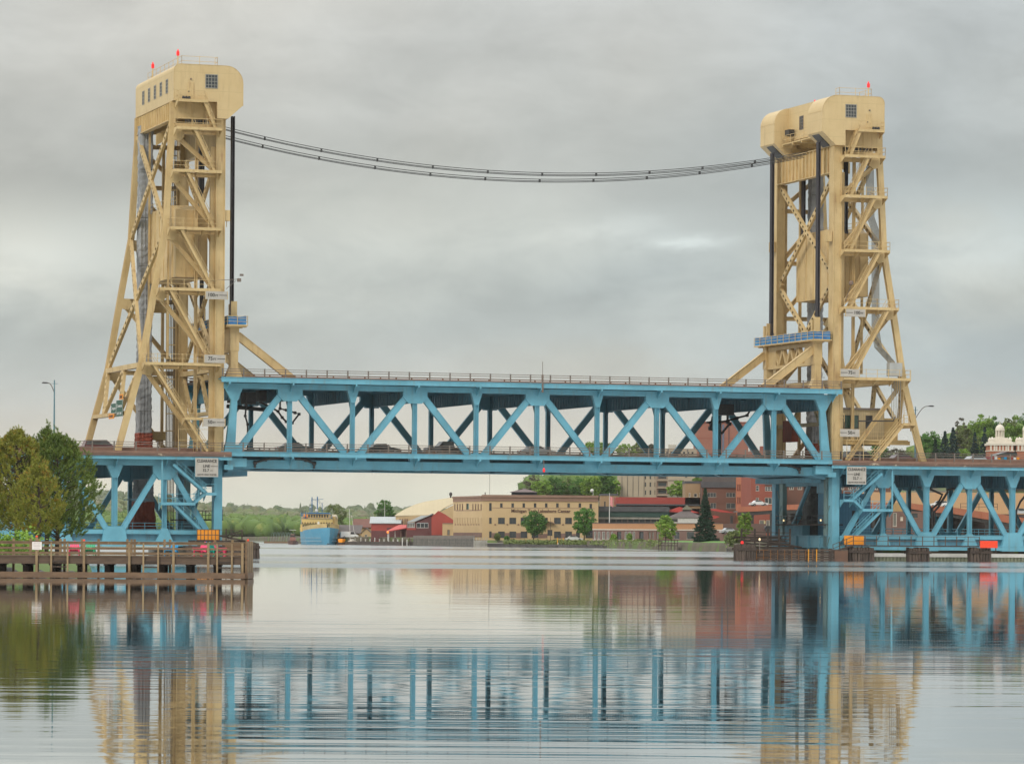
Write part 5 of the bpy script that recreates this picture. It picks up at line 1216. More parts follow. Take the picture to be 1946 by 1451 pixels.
m_ = MB(); m_.box(X-0.6, X+0.6, 240.7, 240.75, ZD+0.45, ZD+0.72); part(bx, 'backrest', m_, WOOD)

# near-left bank with rocks, bushes and pines
g = MB(); bk = [(-60, 244, 5), (-30, 244.5, 0), (30, 246, 0), (90, 249, 0), (135, 254, 0), (165, 262, 0), (180, 280, 0), (175, 330, 0), (150, 420, 0)]
rows = []
for (x, D, _) in bk:
    X = XW(x, D, 1050); rows.append([(X, D, -0.5), (X-0.4, D+0.8, 0.25), (X-1.6, D+2.5, 0.62), (X-5, D+5, 0.95), (X-30, D+20, 1.3), (X-140, D+40, 1.5)])
for a, b_ in zip(rows, rows[1:]):
    for j in range(5): g.poly([a[j], b_[j], b_[j+1], a[j+1]])
g2 = g; solo('grassy_bank', 'grassy bank under the pines behind the dock', 'ground', g, GRASS, kind='structure')
r = random.Random(4)
for i, (x, D, w_, h_, lab) in enumerate(((-38, 243.5, 1.3, 0.6, 'dark boulder at the far left under the dock'), (10, 243.6, 1.25, 0.62, 'big dark boulder under the left end of the dock'), (76, 247, 0.55, 0.42, 'small grey boulder behind the notice post'), (117, 250, 0.9, 0.42, 'brown flat boulder under the first dock ladder'), (282, 249, 0.7, 0.28, 'low brown rock showing beneath the middle of the dock'), (134, 254, 0.6, 0.3, 'small rock at the edge of the grassy bank'))):
    m_ = MB(); X = XW(x, D, 1080); rings = []
    for j in range(6):
        a = j/5*pi/2; rr = cos(a)*w_; rings.append([(X+rr*cos(2*pi*k/9)*r.uniform(.85, 1.12), D+rr*0.8*sin(2*pi*k/9)*r.uniform(.85, 1.12), -0.25+(h_+0.25)*sin(a)*r.uniform(.93, 1.05)) for k in range(9)])
    m_.loft(rings); solo('boulder', lab, 'rock', m_, ROCK, (X, D, 0), 'w', 'boulders along the bank')

def pine(x, yb, D, H, R, seed, lab, lm, top=0.0, side=0.0, base=0.18, n=520):
    """broad long-needled pine: whorled boughs that end in upturned tufts"""
    X = XW(x, D, yb); z = 1.15; r = np.random.default_rng(seed); T = thing('pine_tree', lab, 'tree', (X, D, z), 'w', 'pines behind the dock')
    t = MB(); t.tube([(X, D, z-0.5), (X+0.1, D, z+H*0.4), (X, D, z+H*0.92)], [0.20, 0.15, 0.03], 8); tips = []
    for k in range(n):
        f = r.uniform(0, 1)**0.9; a = r.uniform(0, 2*pi); zz = H*(base+(1-base)*f)
        prof = (sin(pi*min(1, (f*0.88+0.12)))**0.62)*R*(1.0 if f < 0.6 else 1.0-(f-0.6)*0.75)
        rad = prof*(r.uniform(0.45, 1.0)**0.5); lump = 1+0.13*sin(a*3+seed)+0.10*sin(a*5+f*9)+0.12*sin(f*26+a*2+seed)
        rad *= lump; p = np.array([X+rad*cos(a)*(1+side*0), D+rad*sin(a), z+zz+0.12*rad]); tips.append((p, a))
        if k % 15 == 0: t.tube([(X, D, z+zz-0.25*rad), (X+rad*.5*cos(a), D+rad*.5*sin(a), z+zz-0.05*rad), (p*0.8+np.array([X, D, z+zz])*0.2).tolist()], [0.05, 0.03, 0.012], 4, False)
    # leaders at the top
    for k in range(int(top)*3):
        a = r.uniform(0, 2*pi); rr = r.uniform(0, R*0.8)*(k > 0); l = r.uniform(0.5, 1.0)+0.5*(k == 0); b = np.array([X+rr*cos(a), D+rr*sin(a), z+H*(0.93-0.30*(rr/R)**2.0)])
        for q in np.linspace(0, 1, 8): tips.append((b+np.array([0.05*cos(a), 0.05*sin(a), q*l]), a+q*9))
    part(T, 'trunk', t, BARK)
    # tufts: many thin needles spraying up and outward
    C = []; V = []; 
    for (p, a) in tips:
        k = 40; ax = np.array([cos(a)*0.55+r.normal(0, .25), sin(a)*0.55+r.normal(0, .25), 0.85+r.normal(0, .2)]); ax /= np.linalg.norm(ax); sl = r.uniform(0.30, 0.62); tt = r.uniform(0, 1, k)[:, None]; c = p+ax*tt*sl
        d = ax*0.75+r.normal(0, 0.55, (k, 3)); d /= np.linalg.norm(d, axis=1)[:, None]
        l = r.uniform(0.12, 0.22, k)[:, None]*(1.15-0.5*tt); sd = np.cross(d, r.normal(size=(k, 3))); sd /= np.linalg.norm(sd, axis=1)[:, None]+1e-9; w_ = 0.02
        V.append(np.stack([c-sd*w_, c+sd*w_, c+d*l+sd*w_*0.5, c+d*l-sd*w_*0.5], 1))
    V = np.concatenate(V).reshape(-1, 3)-np.array([X, D, z]); n_ = len(V)//4
    me = bpy.data.meshes.new('crown'); me.vertices.add(n_*4); me.vertices.foreach_set('co', V.astype(np.float32).ravel()); me.loops.add(n_*4); me.loops.foreach_set('vertex_index', np.arange(n_*4, dtype=np.int32))
    me.polygons.add(n_); me.polygons.foreach_set('loop_start', np.arange(0, n_*4, 4, dtype=np.int32)); me.polygons.foreach_set('loop_total', np.full(n_, 4, dtype=np.int32)); me.update(calc_edges=True)
    me.materials.append(lm); o = bpy.data.objects.new('crown', me); col.objects.link(o); o.parent = T
pine(108, 1060, 300, 9.3, 3.2, 21, 'tall broad green pine nearest the tower, rightmost of the pines', PINEN, 5, n=1500, base=0.12)
pine(88, 1060, 306, 9.9, 2.6, 22, 'slender-topped pine rising just behind the broad right one', PINEN, 3, n=900)
pine(30, 1060, 296, 9.5, 2.9, 23, 'olive pine with orange-tinged lower boughs at the left', PINEO, 5, n=1400, base=0.18)
pine(72, 1060, 285, 6.6, 2.0, 24, 'short yellowing pine in front of the others', PINEO, 0, n=600, base=0.22)
pine(-12, 1060, 300, 9.0, 2.6, 25, 'pine cut off by the left edge of the view', PINEO, 4, n=700, base=0.2)
forest('bank_bushes', 'low yellow-green bushes behind the dock railing at the left', np.array([(XW(x, D, 1050), D, 0.8) for x, D in [(-30, 262), (-10, 262), (5, 260), (18, 261), (30, 262), (42, 263), (52, 262), (60, 265), (-20, 275), (12, 275)]]), LEAF_SPRING, 31, 4.0, 260, (1.3, 2.4), 0, (0.9, 1.3))

# ================================================================ FENDERS, DOLPHINS, WALKWAY
def dolphin(name, lab, u, v, w_, h, seed, cap=True, rows=3, per=7):
    T = thing(name, lab, 'pile cluster', (u, v, 0), 'b', 'timber pile clusters'); r = random.Random(seed)
    for j in range(rows):
        for i in range(per):
            x = u-w_/2+w_*(i+0.5)/per+r.uniform(-.06, .06); y = v+j*0.5+r.uniform(-.05, .05); q = MB()
            q.tube([(x+r.uniform(-.1, .1), y-0.12, -1.0), (x, y, h*0.6), (x+(u-x)*0.03, y+0.05, h-0.1+r.uniform(0, 0.16))], [0.21, 0.2, 0.19], 9)
            if j == 0: part(T, 'pile', q, PILE)
            elif j == 1: part(T, 'pile', q, WOODD)
            else: part(T, 'pile', q, WOODD)
    q = MB(); q.box(u-w_/2-0.1, u+w_/2+0.1, v-0.32, v-0.20, h-0.75, h-0.42); q.box(u-w_/2-0.1, u+w_/2+0.1, v+1.2, v+1.32, h-0.75, h-0.42); part(T, 'waling', q, WOODD)
    return T
dolphin('pile_cluster', 'wide dark pile cluster beside the right tower, under the orange board', 81.8, -4.6, 3.6, 1.75, 1, per=9)
dolphin('pile_cluster', 'middle pile cluster under the narrow walkway', 89.8, -4.6, 2.9, 1.7, 2)
dolphin('pile_cluster', 'pile cluster carrying the red-orange board', 98.4, -4.6, 2.9, 1.75, 3)
dolphin('pile_cluster', 'dark pile cluster at the left nose of the right fender', 65.5, -6.0, 2.5, 2.0, 4, per=8)
dolphin('pile_cluster', 'lone pile cluster past the right end of the dock', 2.3, -6.4, 1.0, 1.9, 5, per=3, rows=2)
WK = thing('pier_walkway', 'narrow brown walkway with pipe rail over the pile clusters', 'walkway', (93, -4.2, 1.8), 'b')
m_ = MB(); m_.box(80.6, 98.1, -4.8, -3.9, 1.85, 2.0); m_.beam((77.6, -4.4, 1.0), (80.6, -4.4, 1.92), 0.9, 0.14, (0, 1, 0)); part(WK, 'walkway_boards', m_, WOODD)
railing(WK, 'pipe_railing', (80.6, -4.8, 0), (98.1, -4.8, 0), 2.0, 1.15, 1.65, mat('brown_pipe', (0.10, 0.07, 0.05), None, 0.6, 3), (1, 0.5), 0.09, 0.07)
m_ = MB()
for k in range(4):
    q = k/3; m_.box(77.8+2.8*q-0.04, 77.8+2.8*q+0.04, -4.84, -4.76, 0.95+1.05*q, 2.1+1.05*q)
for h in (0.6, 1.1): m_.beam((77.8, -4.8, 0.95+h), (80.6, -4.8, 2.0+h), 0.07, 0.07)
part(WK, 'ramp_railing', m_, MATS['brown_pipe'])
def board(name, lab, cat, u0, u1, v, z0, z1, m, extra=None):
    T = thing(name, lab, cat, ((u0+u1)/2, v, z0), 'b'); q = MB(); q.box(u0, u1, v-0.03, v+0.03, z0, z1); part(T, 'board', q, m)
    q = MB()
    for u in (u0+0.2, u1-0.2): q.box(u-0.05, u+0.05, v+0.03, v+0.13, z0-0.7, z1-0.05)
    q.box(u0+0.05, u1-0.05, v+0.04, v+0.10, (z0+z1)/2-0.05, (z0+z1)/2+0.05); part(T, 'frame', q, WOODD); return T
board('orange_channel_board', 'plain orange board behind the walkway rail beside the right tower', 'channel marker', 79.8, 82.5, -3.7, 2.05, 3.2, ORNG)
board('red_channel_board', 'red-orange board on the rightmost pile cluster', 'channel marker', 98.05, 100.5, -5.1, 1.75, 2.65, REDO)
T = board('orange_slatted_board', 'orange slatted board with a dark grid beside the left tower', 'channel marker', -4.3, -1.6, -4.5, 2.1, 3.4, ORNG)
q = MB()
for k in range(7): q.box(-4.3+0.45*k-0.03, -4.3+0.45*k+0.03, -4.58, -4.53, 2.1, 3.4)
for z in (2.1, 2.72, 3.35): q.box(-4.3, -1.6, -4.56, -4.53, z, z+0.07)
part(T, 'dark_grid', q, MATS['brown_pipe'])
def fender(side):
    L_ = side == 'left'
    T = thing('pier_fender', 'low dark timber fender round the foot of the %s tower' % side, 'fender', (0 if L_ else 76, -6, 0), 'b', 'timber fenders'); r = random.Random(9)
    a, b_ = (-6, 1.9) if L_ else (66.6, 79.3); y = -6.0; h = 1.5
    for k in range(5):
        q = MB(); z = 0.05+k*0.29; q.box(a, b_, y+r.uniform(-.03, .03), y+0.25, z, z+0.25); part(T, 'fender_plank', q, WOODD if k % 2 else PILE)
    q = MB()
    for u in np.arange(a+0.6, b_, 1.1): q.box(u-0.16, u+0.16, y+0.26, y+0.6, -1, h+r.uniform(-.1, .12))
    q.box(a, b_, y+0.3, y+1.6, h-0.18, h-0.05); part(T, 'fender_piles', q, WOODD)
    q = MB(); e = b_ if L_ else a; sk = (lambda v: e+0.42*(v-y)) if not L_ else (lambda v: e+0.0*(v-y))
    ve = WID+4 if not L_ else WID
    q.hexa([(sk(y)-.1, y, 0), (sk(ve)-.1, ve, 0), (sk(ve)+.2, ve, 0), (sk(y)+.2, y, 0), (sk(y)-.1, y, h), (sk(ve)-.1, ve, h), (sk(ve)+.2, ve, h), (sk(y)+.2, y, h)])
    for v in np.arange(y+1, ve, 1.4): q.box(sk(v)-0.2, sk(v)+0.25, v-0.15, v+0.15, -1, h+0.25)
    part(T, 'side_wall', q, WOODD)
    q = MB(); q.beam((e-0.2 if L_ else e+0.3, y+0.6, h+0.5), (e-3.5 if L_ else e+6.4, y+2.2, h+(1.2 if L_ else 0.0)), 0.9, 0.16, (0, 1, 0)) if L_ else q.beam((e+0.2, y+1.0, h+1.15), (e+7.3, y+2.8, h+0.2), 1.0, 0.18, (0, 1, 0)); part(T, 'sloping_gangway', q, WOODD)
    if L_:
        railing(T, 'fender_railing', (-1.6, -4.8, 0), (1.2, -4.8, 0), 2.1, 1.3, 1.2, MATS['brown_pipe'], (1, .5), .06, .05)
        q = MB(); q.box(-5, 1.5, -5.2, -3.0, 1.9, 2.1); q.beam((-0.6, -4.9, 2.7), (1.1, -4.9, 3.3), 0.15, 0.12); q.beam((-0.6, -4.9, 2.3), (0.7, -4.9, 2.9), 0.15, 0.12); q.box(1.05, 1.15, -4.95, -4.85, 2.1, 3.3); q.box(-0.9, -0.78, -5.0, -4.9, 2.1, 3.5); part(T, 'fender_deck', q, WOODD)
    else:
        q = MB()
        for u in np.arange(66.9, 75.3, 0.95): q.box(u-0.03, u+0.03, y-0.12, y-0.06, 0.15, 1.35)
        for z in (0.35, 1.3): q.box(66.9, 68.5, y-0.12, y-0.06, z, z+0.05)
        q.box(68.5, 74.8, y-0.11, y-0.07, 0.85, 0.88); part(T, 'rusty_rail', q, mat('rusty_orange_rail', (0.24, 0.105, 0.035), None, 0.8, 3))
        q = MB()
        for u in (73.9, 75.0): q.box(u-0.05, u+0.05, y-0.2, y-0.1, -0.1, 1.45)
        part(T, 'yellow_ladder_rail', q, mat('ladder_yellow', (0.75, 0.33, 0.015), None, 0.5, 3))
        q = MB(); q.box(77.5, 79.3, y-0.05, y+0.6, 0, 1.25); part(T, 'rusty_plate', q, mat('rust_plate', (0.15, 0.075, 0.045), (0.11, 0.06, 0.04), 0.8, 1))
        q = MB(); q.tube([(67.3, -6.1, 1.0), (67.3, -6.1, 2.5)], 0.05, 6); part(T, 'lamp_post', q, RAIL)
        q = MB(); q.lathe((67.3, -6.1, 2.5), [(0.05, 0), (0.11, 0.04), (0.11, 0.24), (0.04, 0.3)], 10); part(T, 'warm_lamp', q, MATS['warm_lamp'])
        q = MB(); q.lathe((65.0, -6.0, 2.05), [(0.08, 0), (0.19, 0.06), (0.19, 0.3), (0.08, 0.38)], 10); part(T, 'red_lamp', q, REDL)
        for k in range(5):
            q = MB(); q.beam((69.5, 2+k*1.5, 1.2+0.42*k), (76.0, 2+k*1.5, 1.2+0.42*k), 0.12, 0.25); part(T, 'stacked_timber', q, WOODD)
        q = MB()
        for k in range(6):
            q.beam((66.9, -1.0, 2.0+k*0.32), (70.5, -1.0, 1.4+k*0.42), 0.2, 0.09); q.beam((70.5, -1, 1.5+k*0.4), (73.5, -1, 1.5+k*0.4), 0.2, 0.09)
        for u in (66.9, 68.7, 70.5, 72, 73.5): q.box(u-0.09, u+0.09, -1.15, -0.95, 0, 4.0)
        part(T, 'timber_trestle', q, WOODD)
fender('left'); fender('right')
m_ = MB(); m_.box(82.6, 107.6, 3.0, 3.4, -1, 0.55); m_.box(82.6, 107.6, 2.9, 3.5, 0.55, 1.0)
SW = thing('seawall', 'pale concrete-capped sheet pile wall under the right approach span', 'wall', (95, 3.2, 0), 'b')
m_ = MB(); m_.box(82.6, 107.6, -1.2, -0.6, -1, 0.52)
for u in np.arange(82.8, 107.6, 0.5): m_.box(u, u+0.26, -1.32, -1.2, -1, 0.52)
part(SW, 'sheet_pile', m_, mat('green_grey_sheet_pile', (0.21, 0.225, 0.15), (0.15, 0.16, 0.11), 0.8, 0.8, streak=(0.2, 0.19, 0.15)))
m_ = MB(); m_.box(82.6, 107.6, -1.4, 3.6, 0.52, 0.98); part(SW, 'cap', m_, mat('pale_concrete', (0.58, 0.56, 0.52), (0.48, 0.46, 0.42), 0.9, 0.6))
m_ = MB(); m_.box(107.7, 125, 1.0, 3.5, -1, 1.6)
solo('fender_wall', 'dark timber wall at the right end of the pale seawall', 'wall', m_, WOODD, (115, 2, 0), 'b')

# ================================================================ LAMPS AND VEHICLES ON THE BRIDGE
def street_lamp(u, v, zb, H, arm, rise, lab, cross):
    T = thing('street_lamp', lab, 'street lamp', (u, v, zb), 'b', 'street lamps on the approaches'); PB = mat('blue_grey_pole', (0.16, 0.30, 0.36), None, 0.5, 2)
    q = MB(); q.tube([(u, v, zb), (u, v, zb+H)], [0.14, 0.075], 8); q.box(u-0.2, u+0.2, v-0.2, v+0.2, zb, zb+0.08); part(T, 'pole', q, PB)
    q = MB(); pts = [(u, v, zb+H-1.6)]+[(u+arm*k/6, v, zb+H-1.6+rise*sin(pi/2*min(1, k/5))) for k in range(1, 7)]; q.tube(pts, 0.05, 6); part(T, 'arm', q, RAIL)
    q = MB(); e = pts[-1]; sg = 1 if arm > 0 else -1; q.loft([[(e[0]+sg*l, v+w_*c, e[2]+h_*s_) for c, s_ in ((1, 0), (.7, .7), (0, 1), (-.7, .7), (-1, 0), (0, -.5))] for l, w_, h_ in ((-0.1, 0.06, 0.06), (0.15, 0.18, 0.13), (0.55, 0.2, 0.14), (0.75, 0.06, 0.05))]); part(T, 'lamp_head', q, BLACK)
    q = MB(); q.beam((u-cross, v, zb+H-0.45), (u+cross, v, zb+H-0.45), 0.05, 0.05); part(T, 'cross_arm', q, PB)
street_lamp(-16.4, 21.3, 12.7, 9.2, -0.85, 1.2, 'tall thin blue-grey lamp pole on the left approach beyond the pines', 0.45)
street_lamp(101.0, 21.3, 12.7, 7.9, 2.0, 1.7, 'lamp pole with a long curved arm just right of the right tower', 0.35)

TYRE = mat('tyre_rubber', (0.018, 0.018, 0.018), None, 0.9, 3); RIM = mat('wheel_rim', (0.35, 0.35, 0.36), None, 0.35, 3, metal=0.8)
LAMPW = mat('headlamp_lens', (0.75, 0.75, 0.72), None, 0.15, 3); LAMPR = mat('tail_lamp', (0.45, 0.02, 0.02), None, 0.2, 3)
def vehicle(name, lab, cat, kind, cm, loc, rot, grp='vehicles'):
    T = thing(name, lab, cat, loc, 'l', grp, rot)
    P_ = {'sedan': (4.6, 1.78, [(-2.3, .35), (-2.28, .80), (-1.55, .95), (-1.0, 1.40), (0.35, 1.43), (1.05, .98), (2.1, .82), (2.3, .6), (2.3, .35)], [(-1.42, .98), (-0.95, 1.36), (0.30, 1.38), (0.93, .99)]),
          'suv': (4.7, 1.9, [(-2.35, .4), (-2.33, 1.0), (-2.05, 1.68), (0.45, 1.72), (1.15, 1.12), (2.2, 1.0), (2.35, .75), (2.35, .4)], [(-2.1, 1.12), (-1.93, 1.62), (0.38, 1.66), (1.0, 1.13)]),
          'pickup': (5.6, 1.95, [(-2.8, .5), (-2.8, 1.1), (-0.75, 1.1), (-0.6, 1.80), (0.75, 1.82), (1.35, 1.18), (2.65, 1.08), (2.8, .85), (2.8, .5)], [(-0.6, 1.2), (-0.5, 1.75), (0.7, 1.76), (1.2, 1.2)]),
          'van': (5.3, 2.0, [(-2.6, .4), (-2.6, 1.95), (-2.45, 2.1), (1.3, 2.1), (1.95, 1.25), (2.6, 1.05), (2.65, .4)], [(0.3, 1.25), (0.3, 1.95), (1.25, 1.97), (1.8, 1.27)])}[kind]
    L, W, prof, gl = P_; w_ = W/2; q = MB()
    n = len(prof); low = [z < 1.12 for x, z in prof]
    ring = lambda yy, ins: [(x*(1-0.02*(ins > 0)), yy*(1 if lo else 0.86), z) for (x, z), lo in zip(prof, low)]
    q.loft([ring(-w_+0.05, 1), ring(-w_, 0), ring(w_, 0), ring(w_-0.05, 1)]); part(T, 'body', q, cm)
    for s in (-1, 1):
        g_ = MB(); i = len(g_.v); yy = [s*(w_*0.865+0.02) if z > 1.12 else s*(w_*0.98+0.012) for x, z in gl]
        g_.prism([(x, z) for x, z in gl], s*(w_*0.87), s*(w_*0.87+0.03)); o = part(T, 'side_window', g_, GLASSD)
        for hx, hm, nm_ in ((L/2-0.03, LAMPW, 'headlight'), (-L/2+0.0, LAMPR, 'tail_light')):
            g_ = MB(); g_.box(hx-0.04, hx+0.05, s*(w_-0.42), s*(w_-0.1), 0.66, 0.82); part(T, nm_, g_, hm)
        for wx in (-L*0.30, L*0.31):
            g_ = MB(); g_.tube([(wx, s*(w_-0.2), 0.34), (wx, s*(w_+0.02), 0.34)], 0.34, 16); wl = part(T, 'wheel', g_, TYRE)
            g_ = MB(); g_.tube([(wx, s*(w_+0.02), 0.34), (wx, s*(w_+0.035), 0.34)], 0.2, 12); part(wl, 'rim', g_, RIM)
    x0, z0 = gl[-1]; x1, z1 = gl[-2]; g_ = MB(); g_.poly([(x0+0.10, -w_*.8, z0+0.02), (x0+0.10, w_*.8, z0+0.02), (x1+0.10, w_*.74, z1+0.02), (x1+0.10, -w_*.74, z1+0.02)]); part(T, 'windscreen', g_, GLASSD)
    return T
def carpaint(n, c): return mat(n, c, tuple(k*0.92 for k in c), 0.3, 0.5, spec=0.5, coat=0.6)
CW, CK, CS, CR, CG, CM = carpaint('white_car_paint', (.72, .72, .70)), carpaint('black_car_paint', (.022, .024, .026)), carpaint('silver_car_paint', (.42, .44, .45)), carpaint('red_car_paint', (.30, .035, .03)), carpaint('green_grey_car_paint', (.13, .17, .17)), carpaint('maroon_car_paint', (.16, .05, .045))
for lab, nm_, cat, kind, cm, u, v, z, rv in (
    ('green-grey sedan on the lift span, leftmost of the cars there', 'sedan', 'car', 'sedan', CG, 11.0, 8.0, 12.8, 0), ('black sedan on the lift span between the left tower and the pickup', 'sedan', 'car', 'sedan', CK, 22.4, 8.5, 12.8, 0),
    ('black pickup truck near the middle of the lift span', 'pickup_truck', 'pickup truck', 'pickup', CK, 30.8, 8.2, 12.8, pi), ('white van right of the pickup on the lift span', 'van', 'van', 'sedan', CW, 42.6, 8, 12.8, 0),
    ('maroon car behind the foot of the left tower', 'sedan', 'car', 'suv', CM, -13.2, 8, 12.45, 0), ('red car emerging from behind the pines on the left approach', 'sedan', 'car', 'sedan', CR, -18.6, 8, 12.45, 0),
    ('dark maroon car just right of the right tower', 'car', 'car', 'sedan', CM, 93.1, 8, 12.45, 0), ('green-grey hatchback behind the right tower stairs', 'car', 'car', 'suv', CG, 87.2, 8, 12.45, 0),
    ('silver car on the right approach before the church', 'car', 'car', 'sedan', CS, 104.8, 10, 12.45, 0)):
    vehicle(nm_, lab, cat, kind, cm, B(u, v, z), TH+rv, 'vehicles crossing the bridge')
# loaded trailer on the right approach
T = thing('loaded_trailer', 'trailer piled with colourful crates under a dark cover on the right approach', 'trailer', B(108.6, 10, 12.45), 'l', None, TH)
q = MB(); q.box(-2.4, 2.0, -1, 1, 0.55, 0.7); q.beam((-2.4, 0, .6), (-3.6, 0, .5), .1, .1); part(T, 'trailer_bed', q, BLACK)
r = random.Random(2)
for k in range(9):
    q = MB(); q.box(-2.2+k*0.46, -1.82+k*0.46, -0.98, 0.9, 0.72, 1.15+r.uniform(0, .25)); part(T, 'crate', q, [CR, CW, ORNG, CG, CYAN, WOOD][k % 6])
q = MB(); q.prism([(-1.6, 1.45), (1.6, 1.45), (1.5, 1.9), (0.1, 1.95), (-1.0, 1.7)], -0.95, 0.95); part(T, 'dark_cover', q, CK)
for x in (-0.9, 0.9):
    for s in (-1, 1):
        q = MB(); q.tube([(x, s*0.85, .33), (x, s*1.05, .33)], .33, 14); part(T, 'wheel', q, TYRE)

# ================================================================ TOWN
class Fac:
    """a facade plane: starts under photo column x0 at distance D and runs right, turned by yaw (radians)"""
    def __init__(s, x0, D, yaw=0.0, y0=1000): s.x0, s.D, s.yaw = x0, D, yaw; s.X0 = XW(x0, D, y0)
    def s_(s, x, y=1000):
        k = XW(x, 1.0, y); return (k*s.D-s.X0)/(cos(s.yaw)-k*sin(s.yaw))
    def z_(s, x, y): return ZW(x, y, s.D+s.s_(x, y)*sin(s.yaw))
def wall_grid(S0, S1, Z0, Z1, holes, t=0.0):
    ss = sorted(set([S0, S1]+[h[0] for h in holes]+[h[1] for h in holes])); zs = sorted(set([Z0, Z1]+[h[2] for h in holes]+[h[3] for h in holes])); q = MB()
    for a, b in zip(ss, ss[1:]):
        run = None
        for c, d in zip(zs, zs[1:]):
            ms, mz = (a+b)/2, (c+d)/2
            if any(h[0] < ms < h[1] and h[2] < mz < h[3] for h in holes): continue
            q.poly([(a, t, c), (b, t, c), (b, t, d), (a, t, d)])
    return q
def building(name, lab, cat, F, x1, yt, yb, depth, wm, wins=(), roof='flat', rm=None, rh=0.0, over=0.3, bands=(), par=0.0, sink=2.0, grp=None, x0=None, roofpts=None):
    """x0..x1, yt..yb photo extents of the facade; wins = (x0,x1,y0,y1,glass,frame,nx,nz)"""
    x0 = F.x0 if x0 is None else x0; ym = (yt+yb)/2; xm = (x0+x1)/2
    S0, S1 = F.s_(x0, ym), F.s_(x1, ym); zt, zb = F.z_(xm, yt), F.z_(xm, yb)
    T = thing(name, lab, cat, (F.X0, F.D, 0), 'l', grp, F.yaw)
    holes = []; W = []
    for w in wins:
        a0, a1, b0, b1 = w[:4]; xc, yc = (a0+a1)/2, (b0+b1)/2
        h = (F.s_(a0, yc), F.s_(a1, yc), F.z_(xc, b1), F.z_(xc, b0)); h = (max(h[0], S0+.02), min(h[1], S1-.02), max(h[2], zb+0.02), min(h[3], zt-.02)); holes.append(h); W.append((h, w))
    q = wall_grid(S0, S1, zb-sink, zt, holes)
    q.poly([(S0, 0, zb-sink), (S0, depth, zb-sink), (S0, depth, zt), (S0, 0, zt)]); q.poly([(S1, 0, zb-sink), (S1, depth, zb-sink), (S1, depth, zt), (S1, 0, zt)])
    q.poly([(S0, depth, zb-sink), (S1, depth, zb-sink), (S1, depth, zt), (S0, depth, zt)])
    if roof == 'gable_front': q.poly([(S0, 0, zt), (S1, 0, zt), ((S0+S1)/2, 0, zt+rh)]); q.poly([(S0, depth, zt), (S1, depth, zt), ((S0+S1)/2, depth, zt+rh)])
    if roof == 'gable_side':
        for s in (S0, S1): q.poly([(s, 0, zt), (s, depth, zt), (s, depth/2, zt+rh)])
    part(T, 'wall', q, wm)
    rm = rm or wm; q = MB(); e = over
    if roof == 'flat':
        q.box(S0+.02, S1-.02, 0.02, depth-.02, zt-0.3, zt-0.05)
        if par: q.box(S0-.1, S1+.1, -.12, .25, zt-par, zt+.06); q.box(S0-.1, S0+.25, .25, depth, zt-par, zt+.06); q.box(S1-.25, S1+.1, .25, depth, zt-par, zt+.06)
    elif roof == 'gable_front':
        m_ = (S0+S1)/2; k = rh/((S1-S0)/2)
        q.prism([(S0-e, zt-k*e), (m_, zt+rh), (S1+e, zt-k*e), (S1+e, zt-k*e+.22), (m_, zt+rh+.22), (S0-e, zt-k*e+.22)], -e, depth+e)
    elif roof == 'gable_side':
        k = rh/(depth/2); q.prism([(-e, zt-k*e), (depth/2, zt+rh), (depth+e, zt-k*e), (depth+e, zt-k*e+.2), (depth/2, zt+rh+.2), (-e, zt-k*e+.2)], S0-e, S1+e, 'vz')
    elif roof == 'hip':
        i = min((S1-S0), depth)*0.42; A = [(S0-e, -e, zt), (S1+e, -e, zt), (S1+e, depth+e, zt), (S0-e, depth+e, zt)]
        if S1-S0 >= depth: Bp = [(S0+i, depth/2-.05, zt+rh), (S1-i, depth/2-.05, zt+rh), (S1-i, depth/2+.05, zt+rh), (S0+i, depth/2+.05, zt+rh)]
        else: m_ = (S0+S1)/2; Bp = [(m_-.05, i, zt+rh), (m_+.05, i, zt+rh), (m_+.05, depth-i, zt+rh), (m_-.05, depth-i, zt+rh)]
        q.hexa(A+Bp)
    elif roof == 'shed': q.prism([(-e, zt-0.1), (depth, zt+rh), (depth, zt+rh+.2), (-e, zt+0.1)], S0-e, S1+e, 'vz')
    part(T, 'roof', q, rm)
    for (h, w) in W:
        gm = w[4] if len(w) > 4 and w[4] else GLASSD; fm = w[5] if len(w) > 5 and w[5] else RAIL; nx = w[6] if len(w) > 6 else 1; nz = w[7] if len(w) > 7 else 1
        f = MB(); fr = 0.09; d0, d1 = 0.0, 0.28
        f.box(h[0], h[0]+fr, d0+.04, d1, h[2], h[3]); f.box(h[1]-fr, h[1], d0+.04, d1, h[2], h[3]); f.box(h[0]+fr, h[1]-fr, d0+.04, d1, h[3]-fr, h[3]); f.box(h[0]-.04, h[1]+.04, d0-.06, d1, h[2]-0.02, h[2]+fr)
        for i in range(1, nx): c = h[0]+(h[1]-h[0])*i/nx; f.box(c-.05, c+.05, .12, .24, h[2]+fr, h[3]-fr)
        for i in range(1, nz): c = h[2]+(h[3]-h[2])*i/nz; f.box(h[0]+fr, h[1]-fr, .13, .235, c-.04, c+.04)
        o = part(T, 'window', f, fm); g = MB(); g.box(h[0]+fr, h[1]-fr, .2, .22, h[2]+fr, h[3]-fr); part(o, 'pane', g, gm)
    for (a0, a1, b0, b1, bm, out, nm_) in bands:
        xc, yc = (a0+a1)/2, (b0+b1)/2; q = MB(); q.box(F.s_(a0, yc), F.s_(a1, yc), -out, -.003, F.z_(xc, b1), F.z_(xc, b0)); part(T, nm_, q, bm)
    T['_'] = 0; del T['_']
    return T, (S0, S1, zt, zb)
BEIGE = mat('beige_stucco', (0.52, 0.37, 0.20), (0.47, 0.33, 0.175), 0.85, 0.15, streak=(0.36, 0.25, 0.14), streak_amt=0.25)
